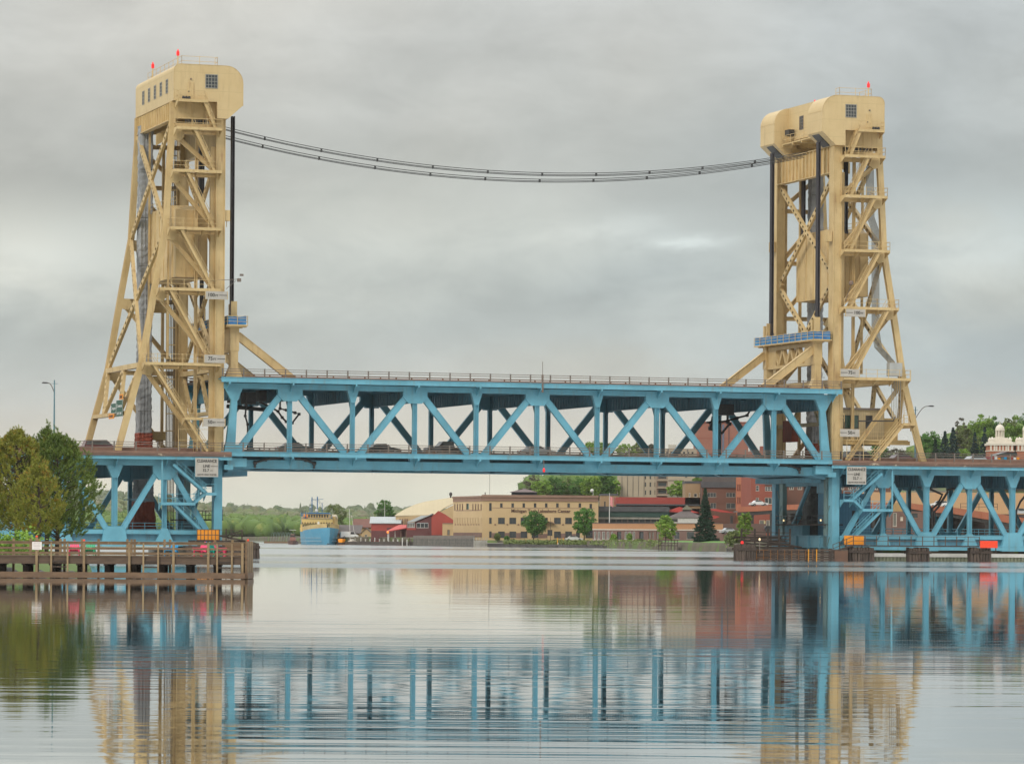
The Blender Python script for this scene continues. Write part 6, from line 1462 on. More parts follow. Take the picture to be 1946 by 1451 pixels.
BROWNB = mat('brown_cornice', (0.26, 0.155, 0.105), (0.22, 0.13, 0.09), 0.8, 0.4)
STONE = mat('red_stone_base', (0.24, 0.135, 0.105), (0.16, 0.10, 0.08), 0.9, 1.2, line=[(0, 0.9, 0.06, (0.13, 0.09, 0.075)), (2, 0.45, 0.05, (0.13, 0.09, 0.075))])
DGREY = mat('dark_grey_roof', (0.085, 0.085, 0.092), (0.065, 0.065, 0.07), 0.8, 0.5)
METAL = mat('light_metal_roof', (0.40, 0.42, 0.42), (0.34, 0.36, 0.36), 0.5, 0.4, line=(0, 0.6, 0.05, (0.28, 0.29, 0.29)))
MAROON = mat('maroon_siding', (0.135, 0.042, 0.042), (0.11, 0.036, 0.036), 0.75, 0.5, line=(2, 0.3, 0.03, (0.08, 0.028, 0.028)))
REDS = mat('red_siding', (0.34, 0.052, 0.036), (0.30, 0.045, 0.032), 0.7, 0.4, line=(2, 0.4, 0.03, (0.2, 0.03, 0.03)))
REDR = mat('red_metal_roof', (0.50, 0.055, 0.045), (0.44, 0.05, 0.04), 0.55, 0.4)
TANR = mat('tan_metal_roof', (0.49, 0.40, 0.25), (0.45, 0.365, 0.23), 0.6, 0.2, line=(0, 1.2, 0.06, (0.40, 0.33, 0.21)))
RBROWN = mat('red_brown_roof', (0.18, 0.075, 0.055), (0.14, 0.06, 0.045), 0.85, 0.6)
GBROWN = mat('grey_brown_roof', (0.115, 0.09, 0.085), (0.09, 0.072, 0.068), 0.85, 0.5)
OCHRE = mat('ochre_wall', (0.42, 0.27, 0.11), (0.36, 0.23, 0.10), 0.85, 0.5)
def brick(n, a, b, pitch=0.32, sc=0.3): return mat(n, a, b, 0.9, sc, spots=(tuple(k*0.8 for k in a), 1.4, 0.6), line=(2, pitch, 0.05, tuple(k*0.72 for k in a)), streak=tuple(k*.6 for k in a), streak_amt=0.3)
BR_O = brick('orange_brick', (0.42, 0.155, 0.085), (0.37, 0.135, 0.075)); BR_R = brick('red_brick', (0.31, 0.085, 0.055), (0.27, 0.075, 0.05)); BR_B = brick('brown_brick', (0.17, 0.075, 0.05), (0.14, 0.065, 0.045)); BR_T = brick('tan_brick', (0.36, 0.235, 0.13), (0.31, 0.20, 0.11)); BR_P = brick('pinkish_brick', (0.33, 0.135, 0.095), (0.30, 0.12, 0.085)); BR_L = brick('light_orange_brick', (0.46, 0.235, 0.115), (0.42, 0.21, 0.105)); BR_M = brick('mauve_brick', (0.20, 0.115, 0.095), (0.17, 0.10, 0.082))
WTRIM = mat('white_trim', (0.62, 0.60, 0.56), None, 0.6, 2); CREAM = mat('cream_stone', (0.68, 0.62, 0.53), (0.62, 0.56, 0.47), 0.8, 0.5); CONCB = mat('beige_concrete', (0.42, 0.34, 0.25), (0.38, 0.31, 0.225), 0.85, 0.3); CURT = mat('curtained_glass', (0.20, 0.19, 0.165), (0.14, 0.135, 0.12), 0.4, 0.9)

# ---- Lakeshore office building: long front with a canted left wing
px = lambda a: 840+a/5.724
py = lambda b: 880+b/5.724
wn = []
for a0, a1, b0, b1 in [(513, 540, 430, 515)]+[(a, a+27, 433, 478) for a in (632, 755, 876, 999, 1120, 1242, 1364, 1486)]+[(1604, 1632, 440, 498), (513, 540, 590, 655)]+[(a, a+73, 590, 658) for a in (610, 733, 855, 976, 1219, 1340)]+[(1120, 1150, 590, 640), (513, 540, 738, 808)]+[(a, a+73, 740, 812) for a in (610, 733, 855, 976, 1219, 1340)]+[(1147, 1200, 722, 785), (1458, 1500, 745, 812), (1560, 1640, 700, 812)]:
    wn.append((px(a0), px(a1), py(b0), py(b1), GLASSD, BLACK, 2 if a1-a0 > 60 else 1, 1))
F = Fac(px(438), 978, 0.0, 1000)
LC, ext = building('office_building', 'long beige three-storey lakeside building with its name in dark letters', 'building', F, px(1700), py(352), py(812), 24, BEIGE, wn, 'flat', DGREY,
    bands=[(px(433), px(1703), py(345), py(372), BROWNB, 0.5, 'cornice'), (px(436), px(1701), py(372), py(412), BROWNB, 0.22, 'upper_band'), (px(545), px(1660), py(484), py(489), BROWNB, 0.05, 'string_course'),
           (px(541), px(609), py(755), py(812), STONE, 0.1, 'stone_base'), (px(684), px(732), py(755), py(812), STONE, 0.1, 'stone_base'), (px(805), px(854), py(755), py(812), STONE, 0.1, 'stone_base'), (px(1050), px(1146), py(765), py(812), STONE, 0.1, 'stone_base'), (px(1292), px(1339), py(760), py(812), STONE, 0.1, 'stone_base'), (px(1412), px(1457), py(765), py(812), STONE, 0.1, 'stone_base')])
t = text_mb('Michigan Tech Lakeshore Center', 1.0, (0, 0, 0), depth=0.06, bold=0.022)
w0 = max(v[0] for v in t.v)-min(v[0] for v in t.v); s0, s1 = F.s_(px(752), 971), F.s_(px(1395), 971); k = (s1-s0)/w0; zc = F.z_(1027, 970.6)
t.v = [((v[0])*k+(s0+s1)/2, v[1]-0.08, v[2]*k*1.08+zc) for v in t.v]; part(LC, 'name_lettering', t, mat('brown_lettering', (0.095, 0.04, 0.025), None, 0.7, 2))
q = MB()
for a in (577, 710, 829, 1315, 1085): q.lathe((F.s_(px(a), 996), -0.15, F.z_(px(a), py(672))), [(0.1, 0), (0.22, 0.1), (0.22, 0.3), (0.1, 0.4)], 8)
part(LC, 'wall_lamps', q, BROWNB)
q = MB(); q.box(F.s_(px(755), 940), F.s_(px(1035), 940), 6, 14, ext[2], F.z_(px(900), py(308))); ph = part(LC, 'penthouse', q, DGREY)
q = MB(); a, b_, zz, zr = F.s_(px(738), 940), F.s_(px(1045), 940), F.z_(px(900), py(310)), F.z_(px(900), py(268)); q.hexa([(a, 5, zz), (b_, 5, zz), (b_, 15, zz), (a, 15, zz), (a+4.2, 9, zr), (b_-4.2, 9, zr), (b_-4.2, 11, zr), (a+4.2, 11, zr)]); part(ph, 'penthouse_roof', q, mat('mauve_roof', (0.16, 0.115, 0.11), None, 0.8, 1))
q = MB(); q.tube([(F.s_(px(1645), 930), 2, ext[2]), (F.s_(px(1645), 930), 2, ext[2]+1.0)], .06, 6); q.lathe((F.s_(px(1633), 930), 2, ext[2]+1.0), [(0.1, 0), (0.42, 0.2), (0.5, 0.5), (0.3, 0.85), (0.05, 0.95)], 12); part(LC, 'radar_dome', q, WTRIM)
q = MB(); q.tube([(F.s_(px(518), 920), 3, ext[2]), (F.s_(px(518), 920), 3, ext[2]+6.6)], .05, 6); q.tube([(F.s_(px(470), 920), 2, ext[2]), (F.s_(px(470), 920), 2, ext[2]+.8)], .15, 6); part(LC, 'roof_mast', q, RAIL)
q = MB()   # arched canopy above the entrance
for i in range(9):
    a0, a1 = radians(20+i*12), radians(20+(i+1)*12); cx = F.s_(px(1150), 1000); zc2 = F.z_(px(1150), py(740))
    q.beam((cx+3.0*-cos(a0), -0.9, zc2+2.6*sin(a0)), (cx+3.0*-cos(a1), -0.9, zc2+2.6*sin(a1)), 1.8, 0.22)
part(LC, 'entrance_canopy', q, BROWNB)
W1 = Fac(px(120), 1020, 0.0, 1000); X_a, X_b = XW(px(122), 1004, 1000), XW(px(438), 978, 1000); yw = atan2(978-1004, X_b-X_a)
W1 = Fac(px(122), 1004, yw, 1000)
wn = [(px(a), px(a+11), py(440), py(510), GLASSD, BROWNB) for a in (134, 162, 190, 217, 330, 360, 388, 420)]+[(px(265), px(292), py(436), py(500), GLASSG, BLACK)]+[(px(a), px(a+6), py(590), py(655), CURT, BEIGE) for a in (136, 164, 192, 218, 246, 276, 305, 333, 362, 390, 424)]
WB, e2 = building('office_wing', 'canted left wing of the beige lakeside building with slit windows', 'building', W1, px(438)-.05, py(362), py(800), 20, BEIGE, wn, 'flat', DGREY,
    bands=[(px(124), px(436), py(356), py(376), BROWNB, 0.4, 'cornice'), (px(124), px(436), py(376), py(415), BROWNB, 0.15, 'upper_band'), (px(126), px(434), py(752), py(800), STONE, 0.1, 'stone_base'), (px(150), px(415), py(508), py(516), BROWNB, 0.06, 'sill_band')])
q = MB()
for a in (150, 178, 205, 232, 260, 290, 320, 350, 380, 405): q.box(W1.s_(px(a))-.1, W1.s_(px(a))+.1, -.25, -.02, W1.z_(px(a), py(672)), W1.z_(px(a), py(658)))
part(WB, 'wall_knobs', q, BROWNB)

# ---- barn-roofed hall, boathouses and sheds left of it
def proofed(name, lab, D, wallpx, roofpx, depth, wm, rm, slope, cat='building', th=0.25, xtra=()):
    """front wall polygon and roof sheet outlines given in photo pixels at distance D; the roof leans back by slope (m per m of height)"""
    T = thing(name, lab, cat, (XW(wallpx[0][0], D), D, 0), 'w')
    pts = [(XW(x, D, y), ZW(x, y, D)) for x, y in wallpx]; q = MB(); q.prism(pts, D, D+depth); part(T, 'wall', q, wm)
    if roofpx:
        z0 = min(ZW(x, y, D) for x, y in roofpx); R = []
        for x, y in roofpx:
            z = ZW(x, y, D); off = max(0, z-z0)*slope; Dn = D+off-0.3; R.append((XW(x, Dn, y), Dn, ZW(x, y, Dn)))
        q = MB(); n = len(R); i = 0; q.v = R+[(a, b, c-th) for a, b, c in R]; q.f = [tuple(range(n)), tuple(range(2*n-1, n-1, -1))]+[(k, (k+1) % n, n+(k+1) % n, n+k) for k in range(n)]; part(T, 'roof', q, rm)
    return T
proofed('arched_hall', 'large hall with a broad tan curved roof behind the red boathouses', 1075, [(752, 1020), (752, 980), (826, 978.5), (848, 966), (864, 958), (864, 1020)], [(750, 979), (757, 974), (772, 965.5), (790, 957.5), (810, 952), (832, 948.5), (862, 944.5), (862, 955.5), (843, 965), (826, 977.5), (790, 978.2)], 30, BEIGE, TANR, 2.2)
q = MB()
for x in (759, 763.5, 768.5, 772.5): q.box(XW(x, 1074.9), XW(x+2.2, 1074.9), 1074.8, 1074.98, ZW(x, 1000, 1075), ZW(x, 985, 1075))
solo('hall_shutters', 'narrow brown shutters on the hall wall above the low red roof', 'shutters', q, BROWNB, (XW(765, 1075), 1074.9, 4), 'w')
def cyl_vent():
    q = MB(); X = XW(856, 1090); z = ZW(856, 945, 1090); q.lathe((X, 1090, z), [(0.25, -0.5), (0.25, 0.6), (0.45, 0.7), (0.45, 1.3), (0.1, 1.6)], 10); return q
solo('roof_vent', 'dark mushroom vent on the ridge of the tan curved roof', 'vent', cyl_vent(), BLACK, (XW(856, 1090), 1090, 9), 'w')
proofed('red_gabled_building', 'bright red gabled wall between the hall and the beige wing', 1035, [(820, 1016), (820, 982), (833, 970), (846, 977), (862, 988), (862, 1016)], None, 10, REDS, REDR, 1)
F = Fac(705.5, 1072, 0); B1, _ = building('boathouse', 'red boathouse with a grey metal roof and maroon lower wall', 'building', F, 759, 993.5, 1027, 12, REDS, [(707.5, 709.5, 1014, 1026, WTRIM, WTRIM)], 'gable_side', METAL, 1.7, 0.5,
    bands=[(705.8, 758.8, 1008, 1027, MAROON, 0.06, 'lower_siding')])
F = Fac(772.5, 1050, 0); B2, _ = building('maroon_boathouse', 'maroon gabled boathouse with white-framed windows', 'building', F, 840.5, 992, 1018, 14, MAROON, [(774.5, 788, 992.2, 1002, CURT, WTRIM, 3, 1), (791.5, 814, 992.5, 1002.5, GLASSD, WTRIM, 3, 1), (823.5, 834, 992.5, 1001, GLASSD, WTRIM, 2, 1)], 'flat', METAL)
q = MB(); zt = ZW(800, 992, 1050); q.prism([(F.s_(789, 990), zt), (F.s_(820.5, 978), ZW(820, 978, 1050)), (F.s_(840.5, 990), zt)], 0, 14); part(B2, 'gable', q, MAROON)
q = MB(); a = (F.s_(788.5, 990)-.2, zt+.1); b_ = (F.s_(821.5, 977), ZW(821, 977, 1050)); q.prism([a, b_, (b_[0], b_[1]+.3), (a[0]-.3, a[1]+.15)], -.5, 14.4); q.prism([(F.s_(772, 992), ZW(772, 991.5, 1050)), (F.s_(789, 990), zt+.15), (F.s_(812, 978.5), ZW(812, 978.5, 1050)), (F.s_(800, 979), ZW(800, 979, 1050))], 3, 3.3); part(B2, 'metal_roof', q, METAL)
q = MB(); c = (F.s_(841.5, 991), zt-.1); q.prism([b_, c, (c[0], c[1]+.25), (b_[0], b_[1]+.3)], -.4, 14.2); part(B2, 'right_roof', q, MAROON)
q = MB(); q.box(F.s_(772.6), F.s_(790), -.08, -.01, ZW(780, 1006.5, 1050), ZW(780, 1002.8, 1050)); part(B2, 'red_band', q, REDS)
T = thing('lean_to', 'open lean-to with a bright red sloping roof between the two boathouses', 'shelter', (XW(750, 1060), 1060, 1.7))
q = MB(); q.v = [(XW(733.5, 1058), 1056, ZW(733, 1009, 1058)), (XW(773, 1058), 1056, ZW(773, 1002, 1058)), (XW(773, 1064), 1064, ZW(773, 996.5, 1064)), (XW(758, 1064), 1064, ZW(758, 996.5, 1064))]; q.f = [(0, 1, 2, 3)]; q.v += [(a, b, c-.2) for a, b, c in q.v]; q.f += [(7, 6, 5, 4), (0, 1, 5, 4), (1, 2, 6, 5), (2, 3, 7, 6), (3, 0, 4, 7)]; part(T, 'roof', q, REDR)
q = MB(); q.box(XW(735, 1064), XW(773, 1064), 1064, 1064.3, 1.4, ZW(750, 1002, 1064)); part(T, 'rear_wall', q, MAROON)
for x in (738, 750, 761, 771):
    q = MB(); q.box(XW(x, 1057), XW(x, 1057)+.22, 1057, 1057.25, 1.4, ZW(x, 1008, 1057)); part(T, 'post', q, WTRIM if x < 755 else BROWNB)
q = MB(); q.lathe((XW(737, 1055), 1055, ZW(737, 1013, 1055)), [(0.1, 0), (0.3, 0.2), (0.3, 0.5), (0.1, 0.7)], 12); q2 = MB(); q2.tube([(XW(737, 1055), 1055, 1.2), (XW(737, 1055), 1055, ZW(737, 1014, 1055))], .12, 6)
T = thing('orange_dock_lamp', 'glowing orange lamp on a pale post before the red lean-to', 'lamp', (XW(737, 1055), 1055, 1.4)); part(T, 'post', q2, WTRIM); part(T, 'globe', q, mat('orange_lamp', (1, .35, .08), None, 0.4, 2, emit=((1, 0.25, 0.03), 0.9)))
F = Fac(840.8, 1030, 0); building('tan_annex', 'small tan flat-roofed annex beside the maroon boathouse', 'building', F, 862, 993.5, 1017, 8, BEIGE, [(850, 855, 1006, 1016, CURT, BROWNB)], 'flat', None, bands=[(840.8, 862, 993, 995, BROWNB, .1, 'coping')])
F = Fac(636, 1125, 0); building('long_shed', 'long low shed with a grey-brown roof right of the blue ship', 'building', F, 682, 1013, 1026, 14, OCHRE, [(644, 662, 1014.5, 1022, BLACK, BROWNB, 3, 1)], 'shed', GBROWN, 2.4, 0.6)
F = Fac(673, 1150, 0); building('tan_house', 'tan house with a red-brown roof behind the sailing boat', 'house', F, 705, 1001, 1026, 12, OCHRE, [(680, 684, 1006, 1012), (692, 696, 1006, 1012)], 'gable_side', RBROWN, 2.4, 0.5)
F = Fac(687, 1100, 0); building('small_tan_cottage', 'small tan gabled cottage tucked beside the boathouse', 'house', F, 705, 1012, 1027, 8, BEIGE, [(693, 698, 1015, 1026, CURT, WTRIM)], 'gable_front', GBROWN, 1.3, 0.3)
# quay walls
def quay(name, lab, x0, x1, D0, D1, ytop, m, m2=None, y2=None, depth=6):
    T = thing(name, lab, 'wall', (XW((x0+x1)/2, (D0+D1)/2), (D0+D1)/2, 0)); n = 1
    a, b_ = (XW(x0, D0, 1035), D0), (XW(x1, D1, 1035), D1); za, zb_ = ZW(x0, ytop, D0), ZW(x1, ytop, D1)
    q = MB(); zm = za if not m2 else ZW(x0, y2, D0); zm2 = zb_ if not m2 else ZW(x1, y2, D1)
    q.hexa([(*a, -1), (*b_, -1), (b_[0], b_[1]+depth, -1), (a[0], a[1]+depth, -1), (*a, zm), (*b_, zm2), (b_[0], b_[1]+depth, zm2), (a[0], a[1]+depth, zm)]); part(T, 'wall_face', q, m)
    if m2:
        q = MB(); q.hexa([(a[0], a[1]-.2, zm+.003), (b_[0], b_[1]-.2, zm2+.003), (b_[0], b_[1]+depth, zm2+.003), (a[0], a[1]+depth, zm+.003), (a[0], a[1]-.2, za), (b_[0], b_[1]-.2, zb_), (b_[0], b_[1]+depth, zb_), (a[0], a[1]+depth, za)]); part(T, 'wall_top', q, m2)
    return T
QST = mat('quay_stone', (0.13, 0.115, 0.095), (0.075, 0.07, 0.062), 0.95, 0.9, spots=((0.22, 0.19, 0.14), 1.1, 0.6), streak=(0.05, 0.05, 0.045), line=[(0, 1.6, 0.1, (0.06, 0.055, 0.05)), (2, 0.8, 0.08, (0.06, 0.055, 0.05))])
QBR = mat('quay_beam', (0.155, 0.125, 0.105), (0.12, 0.10, 0.085), 0.9, 0.6)
quay('stone_quay', 'stone quay wall with a brown timber top before the maroon boathouse', 785, 902, 1018, 956, 1017, QST, QBR, 1023)
quay('low_quay', 'low dark timber quay behind the sailing boat', 640, 786, 1096, 1020, 1028.5, WOODD)
quay('dark_slip', 'dark boat slip under the left end of the beige building', 925, 962, 950, 947, 1031, BLACK, CONC, 1031.8, 3)
T = thing('pale_stairs', 'pale grid-like steps at the water under the beige building', 'stairs', (XW(912, 952), 952, 0)); q = MB()
for k in range(4): q.box(XW(900, 952), XW(925, 952), 950+k*.5, 950.5+k*.5, -.3, .35+k*.42)
for k in range(6): q.box(XW(900+k*5, 950), XW(900+k*5, 950)+.15, 949.8, 949.95, -.3, 2.4)
part(T, 'steps', q, CONC)
# pilings of the small dock
T = thing('pile_dock', 'low dock with a row of pale piles before the boathouses', 'dock', (XW(735, 1045), 1045, 0), 'w'); q = MB(); q.hexa([(XW(684, 1085), 1085, .75), (XW(780, 1020), 1020, .75), (XW(780, 1023), 1023, .75), (XW(684, 1088), 1088, .75), (XW(684, 1085), 1085, 1.0), (XW(780, 1020), 1020, 1.0), (XW(780, 1023), 1023, 1.0), (XW(684, 1088), 1088, 1.0)]); part(T, 'deck', q, WOODD)
for k in range(22):
    f = k/21; x = 686+92*f; D = 1084-64*f; q = MB(); q.tube([(XW(x, D), D, -.6), (XW(x, D), D, 1.7+0.4*(k % 3 == 0))], .14, 6); part(T, 'pile', q, PILE if k % 2 else WTRIM)

# ---- ship, tug, sailing boat
SB = mat('ship_blue_hull', (0.075, 0.27, 0.40), (0.055, 0.22, 0.34), 0.4, 0.3, streak=(0.20, 0.25, 0.26), streak_amt=0.4); SY = mat('ship_buff', (0.60, 0.42, 0.15), (0.55, 0.385, 0.14), 0.55, 0.5); SBL = mat('ship_blue_trim', (0.02, 0.13, 0.30), None, 0.5, 1)
SD = 1096; sx = lambda x: XW(x, SD, 1000)
T = thing('ship', 'blue-hulled ship with a buff superstructure moored across the water', 'ship', (sx(600), SD, 0), 'l', None, 0)
k = SD/7067.1; cx = 607-600      # local metres, bow towards the viewer and slightly to the right
def hull_ring(y, hw, z, off): return [(off-hw, y, z), (off+hw, y, z)]
def station(y, hw_w, hw_d, zd, off): # waterline half-width, deck half-width, deck height
    pts = []
    for i in range(7):
        f = i/6; w_ = hw_w+(hw_d-hw_w)*f**0.7; pts.append((off-w_, y, -0.6+(zd+0.6)*f))
    for i in range(6, -1, -1):
        f = i/6; w_ = hw_w+(hw_d-hw_w)*f**0.7; pts.append((off+w_, y, -0.6+(zd+0.6)*f))
    return pts
st = [(-3.0, 0.12, 0.5, 4.9, 3.9), (-1.5, 0.9, 2.4, 4.75, 3.4), (1.5, 2.2, 4.2, 4.5, 2.6), (6, 3.9, 5.1, 4.1, 1.3), (14, 4.9, 5.4, 3.7, 0.0), (30, 5.0, 5.4, 3.5, -0.6), (44, 4.6, 5.2, 3.6, -1.0), (50, 3.6, 4.6, 3.8, -1.1)]
q = MB(); q.loft([station(*s_) for s_ in st]); part(T, 'hull', q, SB)
q = MB()
for a, b_ in zip(st, st[1:]):
    for s_ in (-1, 1):
        p0 = (a[4]+s_*a[2], a[0], a[3]); p1 = (b_[4]+s_*b_[2], b_[0], b_[3]); h0, h1 = (1.15, 1.15)
        if a[0] > 16: h0 = h1 = 0.9
        q.hexa([p0, p1, (p1[0]-s_*.12, p1[1], p1[2]), (p0[0]-s_*.12, p0[1], p0[2]), (p0[0]+s_*.1, p0[1], p0[2]+h0), (p1[0]+s_*.1, p1[1], p1[2]+h1), (p1[0]-s_*.05, p1[1], p1[2]+h1), (p0[0]-s_*.05, p0[1], p0[2]+h0)])
part(T, 'bulwark', q, mat('ship_bulwark', (0.48, 0.36, 0.16), (0.36, 0.26, 0.12), 0.6, 0.5))
q = MB()
for (z, ss) in ((1.9, 3), (0.9, 4)):
    for s_ in (-1, 1):
        for a, b_ in zip(st[1:4], st[2:5]):
            f = (z+.6)/(a[3]+.6); w0 = a[1]+(a[2]-a[1])*f**.7; f = (z+.6)/(b_[3]+.6); w1 = b_[1]+(b_[2]-b_[1])*f**.7
            q.beam((a[4]+s_*(w0+.10), a[0], z), (b_[4]+s_*(w1+.10), b_[0], z), .22, .13)
part(T, 'rubbing_strake', q, mat('pale_blue_strake', (0.30, 0.45, 0.52), None, 0.5, 1))
q = MB(); q.loft([station(s_[0]-.03, s_[1]+.06, s_[1]+.12, .28, s_[4]) for s_ in st]); part(T, 'boot_top', q, mat('dark_boot_top', (0.03, 0.04, 0.05), None, 0.6, 1))
q = MB()
for s_ in (-0.75, 0.95): q.box(3.3+s_-.18, 3.3+s_+.18, -1.75, -1.1, 2.3, 3.2)
part(T, 'anchor', q, BLACK)
q = MB(); q.box(-5.0, 5.0, 9, 40, 3.7, 6.0); part(T, 'lower_cabin', q, SY)
q = MB()
for i in range(11): q.box(-4.4+i*.8, -3.95+i*.8, 8.93, 9.0, 4.9, 5.6)
part(T, 'cabin_windows', q, GLASSD)
q = MB(); q.box(-4.7, 4.6, 8.2, 36, 6.0, 7.5); q.box(-4.9, 4.8, 8.0, 36.2, 7.5, 7.6); part(T, 'bridge_wing', q, SY)
q = MB(); q.box(-4.85, 4.75, 7.95, 8.05, 7.6, 7.7); q.box(-5.0, 5.0, 8.9, 9.0, 5.98, 6.03); part(T, 'deck_edge', q, SBL)
q = MB(); q.box(-2.9, 3.4, 10, 20, 7.6, 9.0); part(T, 'wheelhouse', q, SY)
q = MB()
for i in range(8): q.box(-2.8+i*.78, -2.25+i*.78, 9.93, 10.0, 7.95, 8.75)
part(T, 'wheelhouse_windows', q, GLASSD)
q = MB(); q.prism([(-3.2, 9.0), (-2.9, 9.35), (3.2, 9.35), (3.6, 9.0)], 9.4, 20.6); part(T, 'wheelhouse_roof', q, SBL)
q = MB(); q.tube([(-0.35, 15, 9.3), (-0.35, 15, 14.2)], .16, 6); part(T, 'mast', q, SBL); q = MB(); q.tube([(-1.9, 14, 9.3), (-1.9, 14, 14.0)], .16, 6); q.tube([(-2.1, 14, 13.2), (1.4, 15, 13.4)], .07, 5); q.tube([(1.2, 13, 9.3), (1.2, 13, 12.2)], .10, 5); q.tube([(-2.4, 13, 9.3), (-2.4, 13, 10.9)], .12, 5)
for x in (-5.4, -4.9, -4.1): q.tube([(x, 20, 6), (x, 20, 9.4+.2*(x > -4.5))], .14, 6)
part(T, 'mast', q, SBL)
q = MB(); q.box(0.3, 1.6, 12.9, 13.1, 12.2, 12.4); q.lathe((-0.5, 13, 9.6), [(0.4, 0), (0.5, .3), (0.3, .9)], 10); q.box(-2.6, -2.1, 13, 13.4, 10.9, 11.3); part(T, 'radar', q, WTRIM)
q = MB(); q.lathe((0.6, 4.5, 4.3), [(0.5, 0), (0.6, 0.8), (0.4, 1.6), (0.25, 2.4)], 10); part(T, 'foredeck_winch', q, CREAM)
q = MB()
for a, b_ in (((-1.9, 14, 13.8), (-4.6, 20, 6.2)), ((-0.35, 15, 14.0), (3.6, 1.0, 5.8)), ((-0.35, 15, 13.6), (4.4, 20, 7.6)), ((-1.9, 14, 13.6), (1.2, 13, 12.0))): q.tube([a, b_], .03, 4)
part(T, 'rigging', q, CABLE)
q = MB()
for z in (8.0, 8.4): q.box(-4.8, -3.0, 8.1, 8.16, z, z+.05); q.box(3.5, 4.7, 8.1, 8.16, z, z+.05)
for x in np.arange(-4.8, 4.8, .6):
    if x < -3.0 or x > 3.5: q.box(x, x+.05, 8.1, 8.16, 7.6, 8.45)
part(T, 'wing_railing', q, SBL)
q = MB()
for i in range(12): q.box(-4.6+i*.8, -4.2+i*.8, 8.12, 8.2, 6.1, 6.5)
part(T, 'portholes', q, mat('shadowed_opening', (0.16, 0.10, 0.04), None, .7, 1))
for s_ in (-1, 1):
    q = MB(); q.box(s_*4.9, s_*4.6, 12, 34, 6.0, 8.2); part(T, 'side_screen', q, SY)
    q = MB(); q.loft([[(s_*4.3-.8, y_, 8.0-h_), (s_*4.3+.8, y_, 8.0-h_), (s_*4.3+.55, y_, 8.9), (s_*4.3-.55, y_, 8.9)] for y_, h_ in ((22, -.2), (23, .4), (27, .4), (28, -.2))]); part(T, 'lifeboat', q, ORNG if s_ < 0 else CREAM)
T = thing('tugboat', 'small dark tug with a white canopy just left of the blue ship', 'boat', (sx(560), 1085, 0), 'l'); q = MB(); q.loft([station(*s_) for s_ in [(-2, .1, .3, 1.1, 0), (-.5, .8, 1.2, 1.0, 0), (2, 1.2, 1.5, .8, 0), (7, 1.1, 1.4, .8, 0)]]); part(T, 'hull', q, mat('tug_hull', (0.10, 0.045, 0.035), None, 0.6, 1))
q = MB(); q.box(-0.8, 0.8, 1, 4, .9, 2.0); q.box(-.5, .5, 1.2, 3, 2.0, 2.9); part(T, 'cabin', q, mat('tug_cabin', (0.30, 0.14, 0.11), None, 0.6, 1)); q = MB(); q.box(-.55, .55, 1.14, 1.2, 2.1, 2.7); part(T, 'cabin_window', q, BLACK)
q = MB(); q.box(-0.9, 0.9, .5, 3.5, 4.05, 4.15); part(T, 'canopy', q, WTRIM); q = MB()
for x in (-.6, .6): q.tube([(x, 1.5, 2.0), (x, 1.5, 4.05)], .07, 5)
part(T, 'canopy_post', q, BLACK)
for lab, x, D, mh in (('white sailing boat with a tall bare mast right of the blue ship', 669, 1088, 52),):
    T = thing('sailing_boat', lab, 'boat', (XW(x, D, 1030), D, 0), 'l'); q = MB(); q.loft([station(*s_) for s_ in [(-2.5, .1, .2, 1.35, 0), (-1.2, .7, 1.0, 1.2, 0), (1.5, 1.1, 1.35, 1.0, 0), (5, .9, 1.2, 1.0, 0)]]); part(T, 'hull', q, CREAM)
    q = MB(); q.box(-.6, .6, 0, 2.5, 1.0, 1.55); part(T, 'cabin', q, WTRIM); q = MB(); q.tube([(-.6, 1, 1.2), (-.9, 1, 10.5)], .07, 6); part(T, 'mast', q, WTRIM); q = MB(); q.tube([(.9, 2, 1.2), (-.3, 2, 8.6)], .05, 6); part(T, 'mast', q, WTRIM)
vehicle('camper', 'white camper parked by the long shed beside the sailing boat', 'van', 'van', CW, (XW(664, 1105, 1020), 1103, 1.75), 0.2, 'vehicles parked in the town')
T = thing('orange_skiff', 'small orange boat pulled up between the ship and the sailing boat', 'boat', (XW(650, 1090), 1088, 1.2), 'l'); q = MB(); q.loft([station(*s_) for s_ in [(-1.2, .2, .3, .5, 0), (0, .9, 1.1, .4, 0), (2, .8, 1.0, .4, 0)]]); part(T, 'hull', q, ORNG); q = MB(); q.box(-1.0, 1.0, .5, .8, .25, .32); part(T, 'thwart', q, WOOD)
# small marina hoops and jetty left of the ship
T = thing('jetty', 'low jetty with arched hoops left of the tug', 'jetty', (XW(530, 1130), 1130, 0)); q = MB(); q.box(XW(502, 1130), XW(548, 1130), 1129, 1131, .1, .7); part(T, 'deck', q, WOOD)
q = MB()
for i in range(9):
    x0 = 514+i*5; q.tube([(XW(x0+8*a, 1130), 1130, .7+2.8*sin(pi*min(1, a*1.0))) for a in (0, .15, .35, .5, .65, .85)], .05, 4)
part(T, 'hoop', q, mat('faded_green_pipe', (0.22, 0.30, 0.26), None, 0.6, 2))

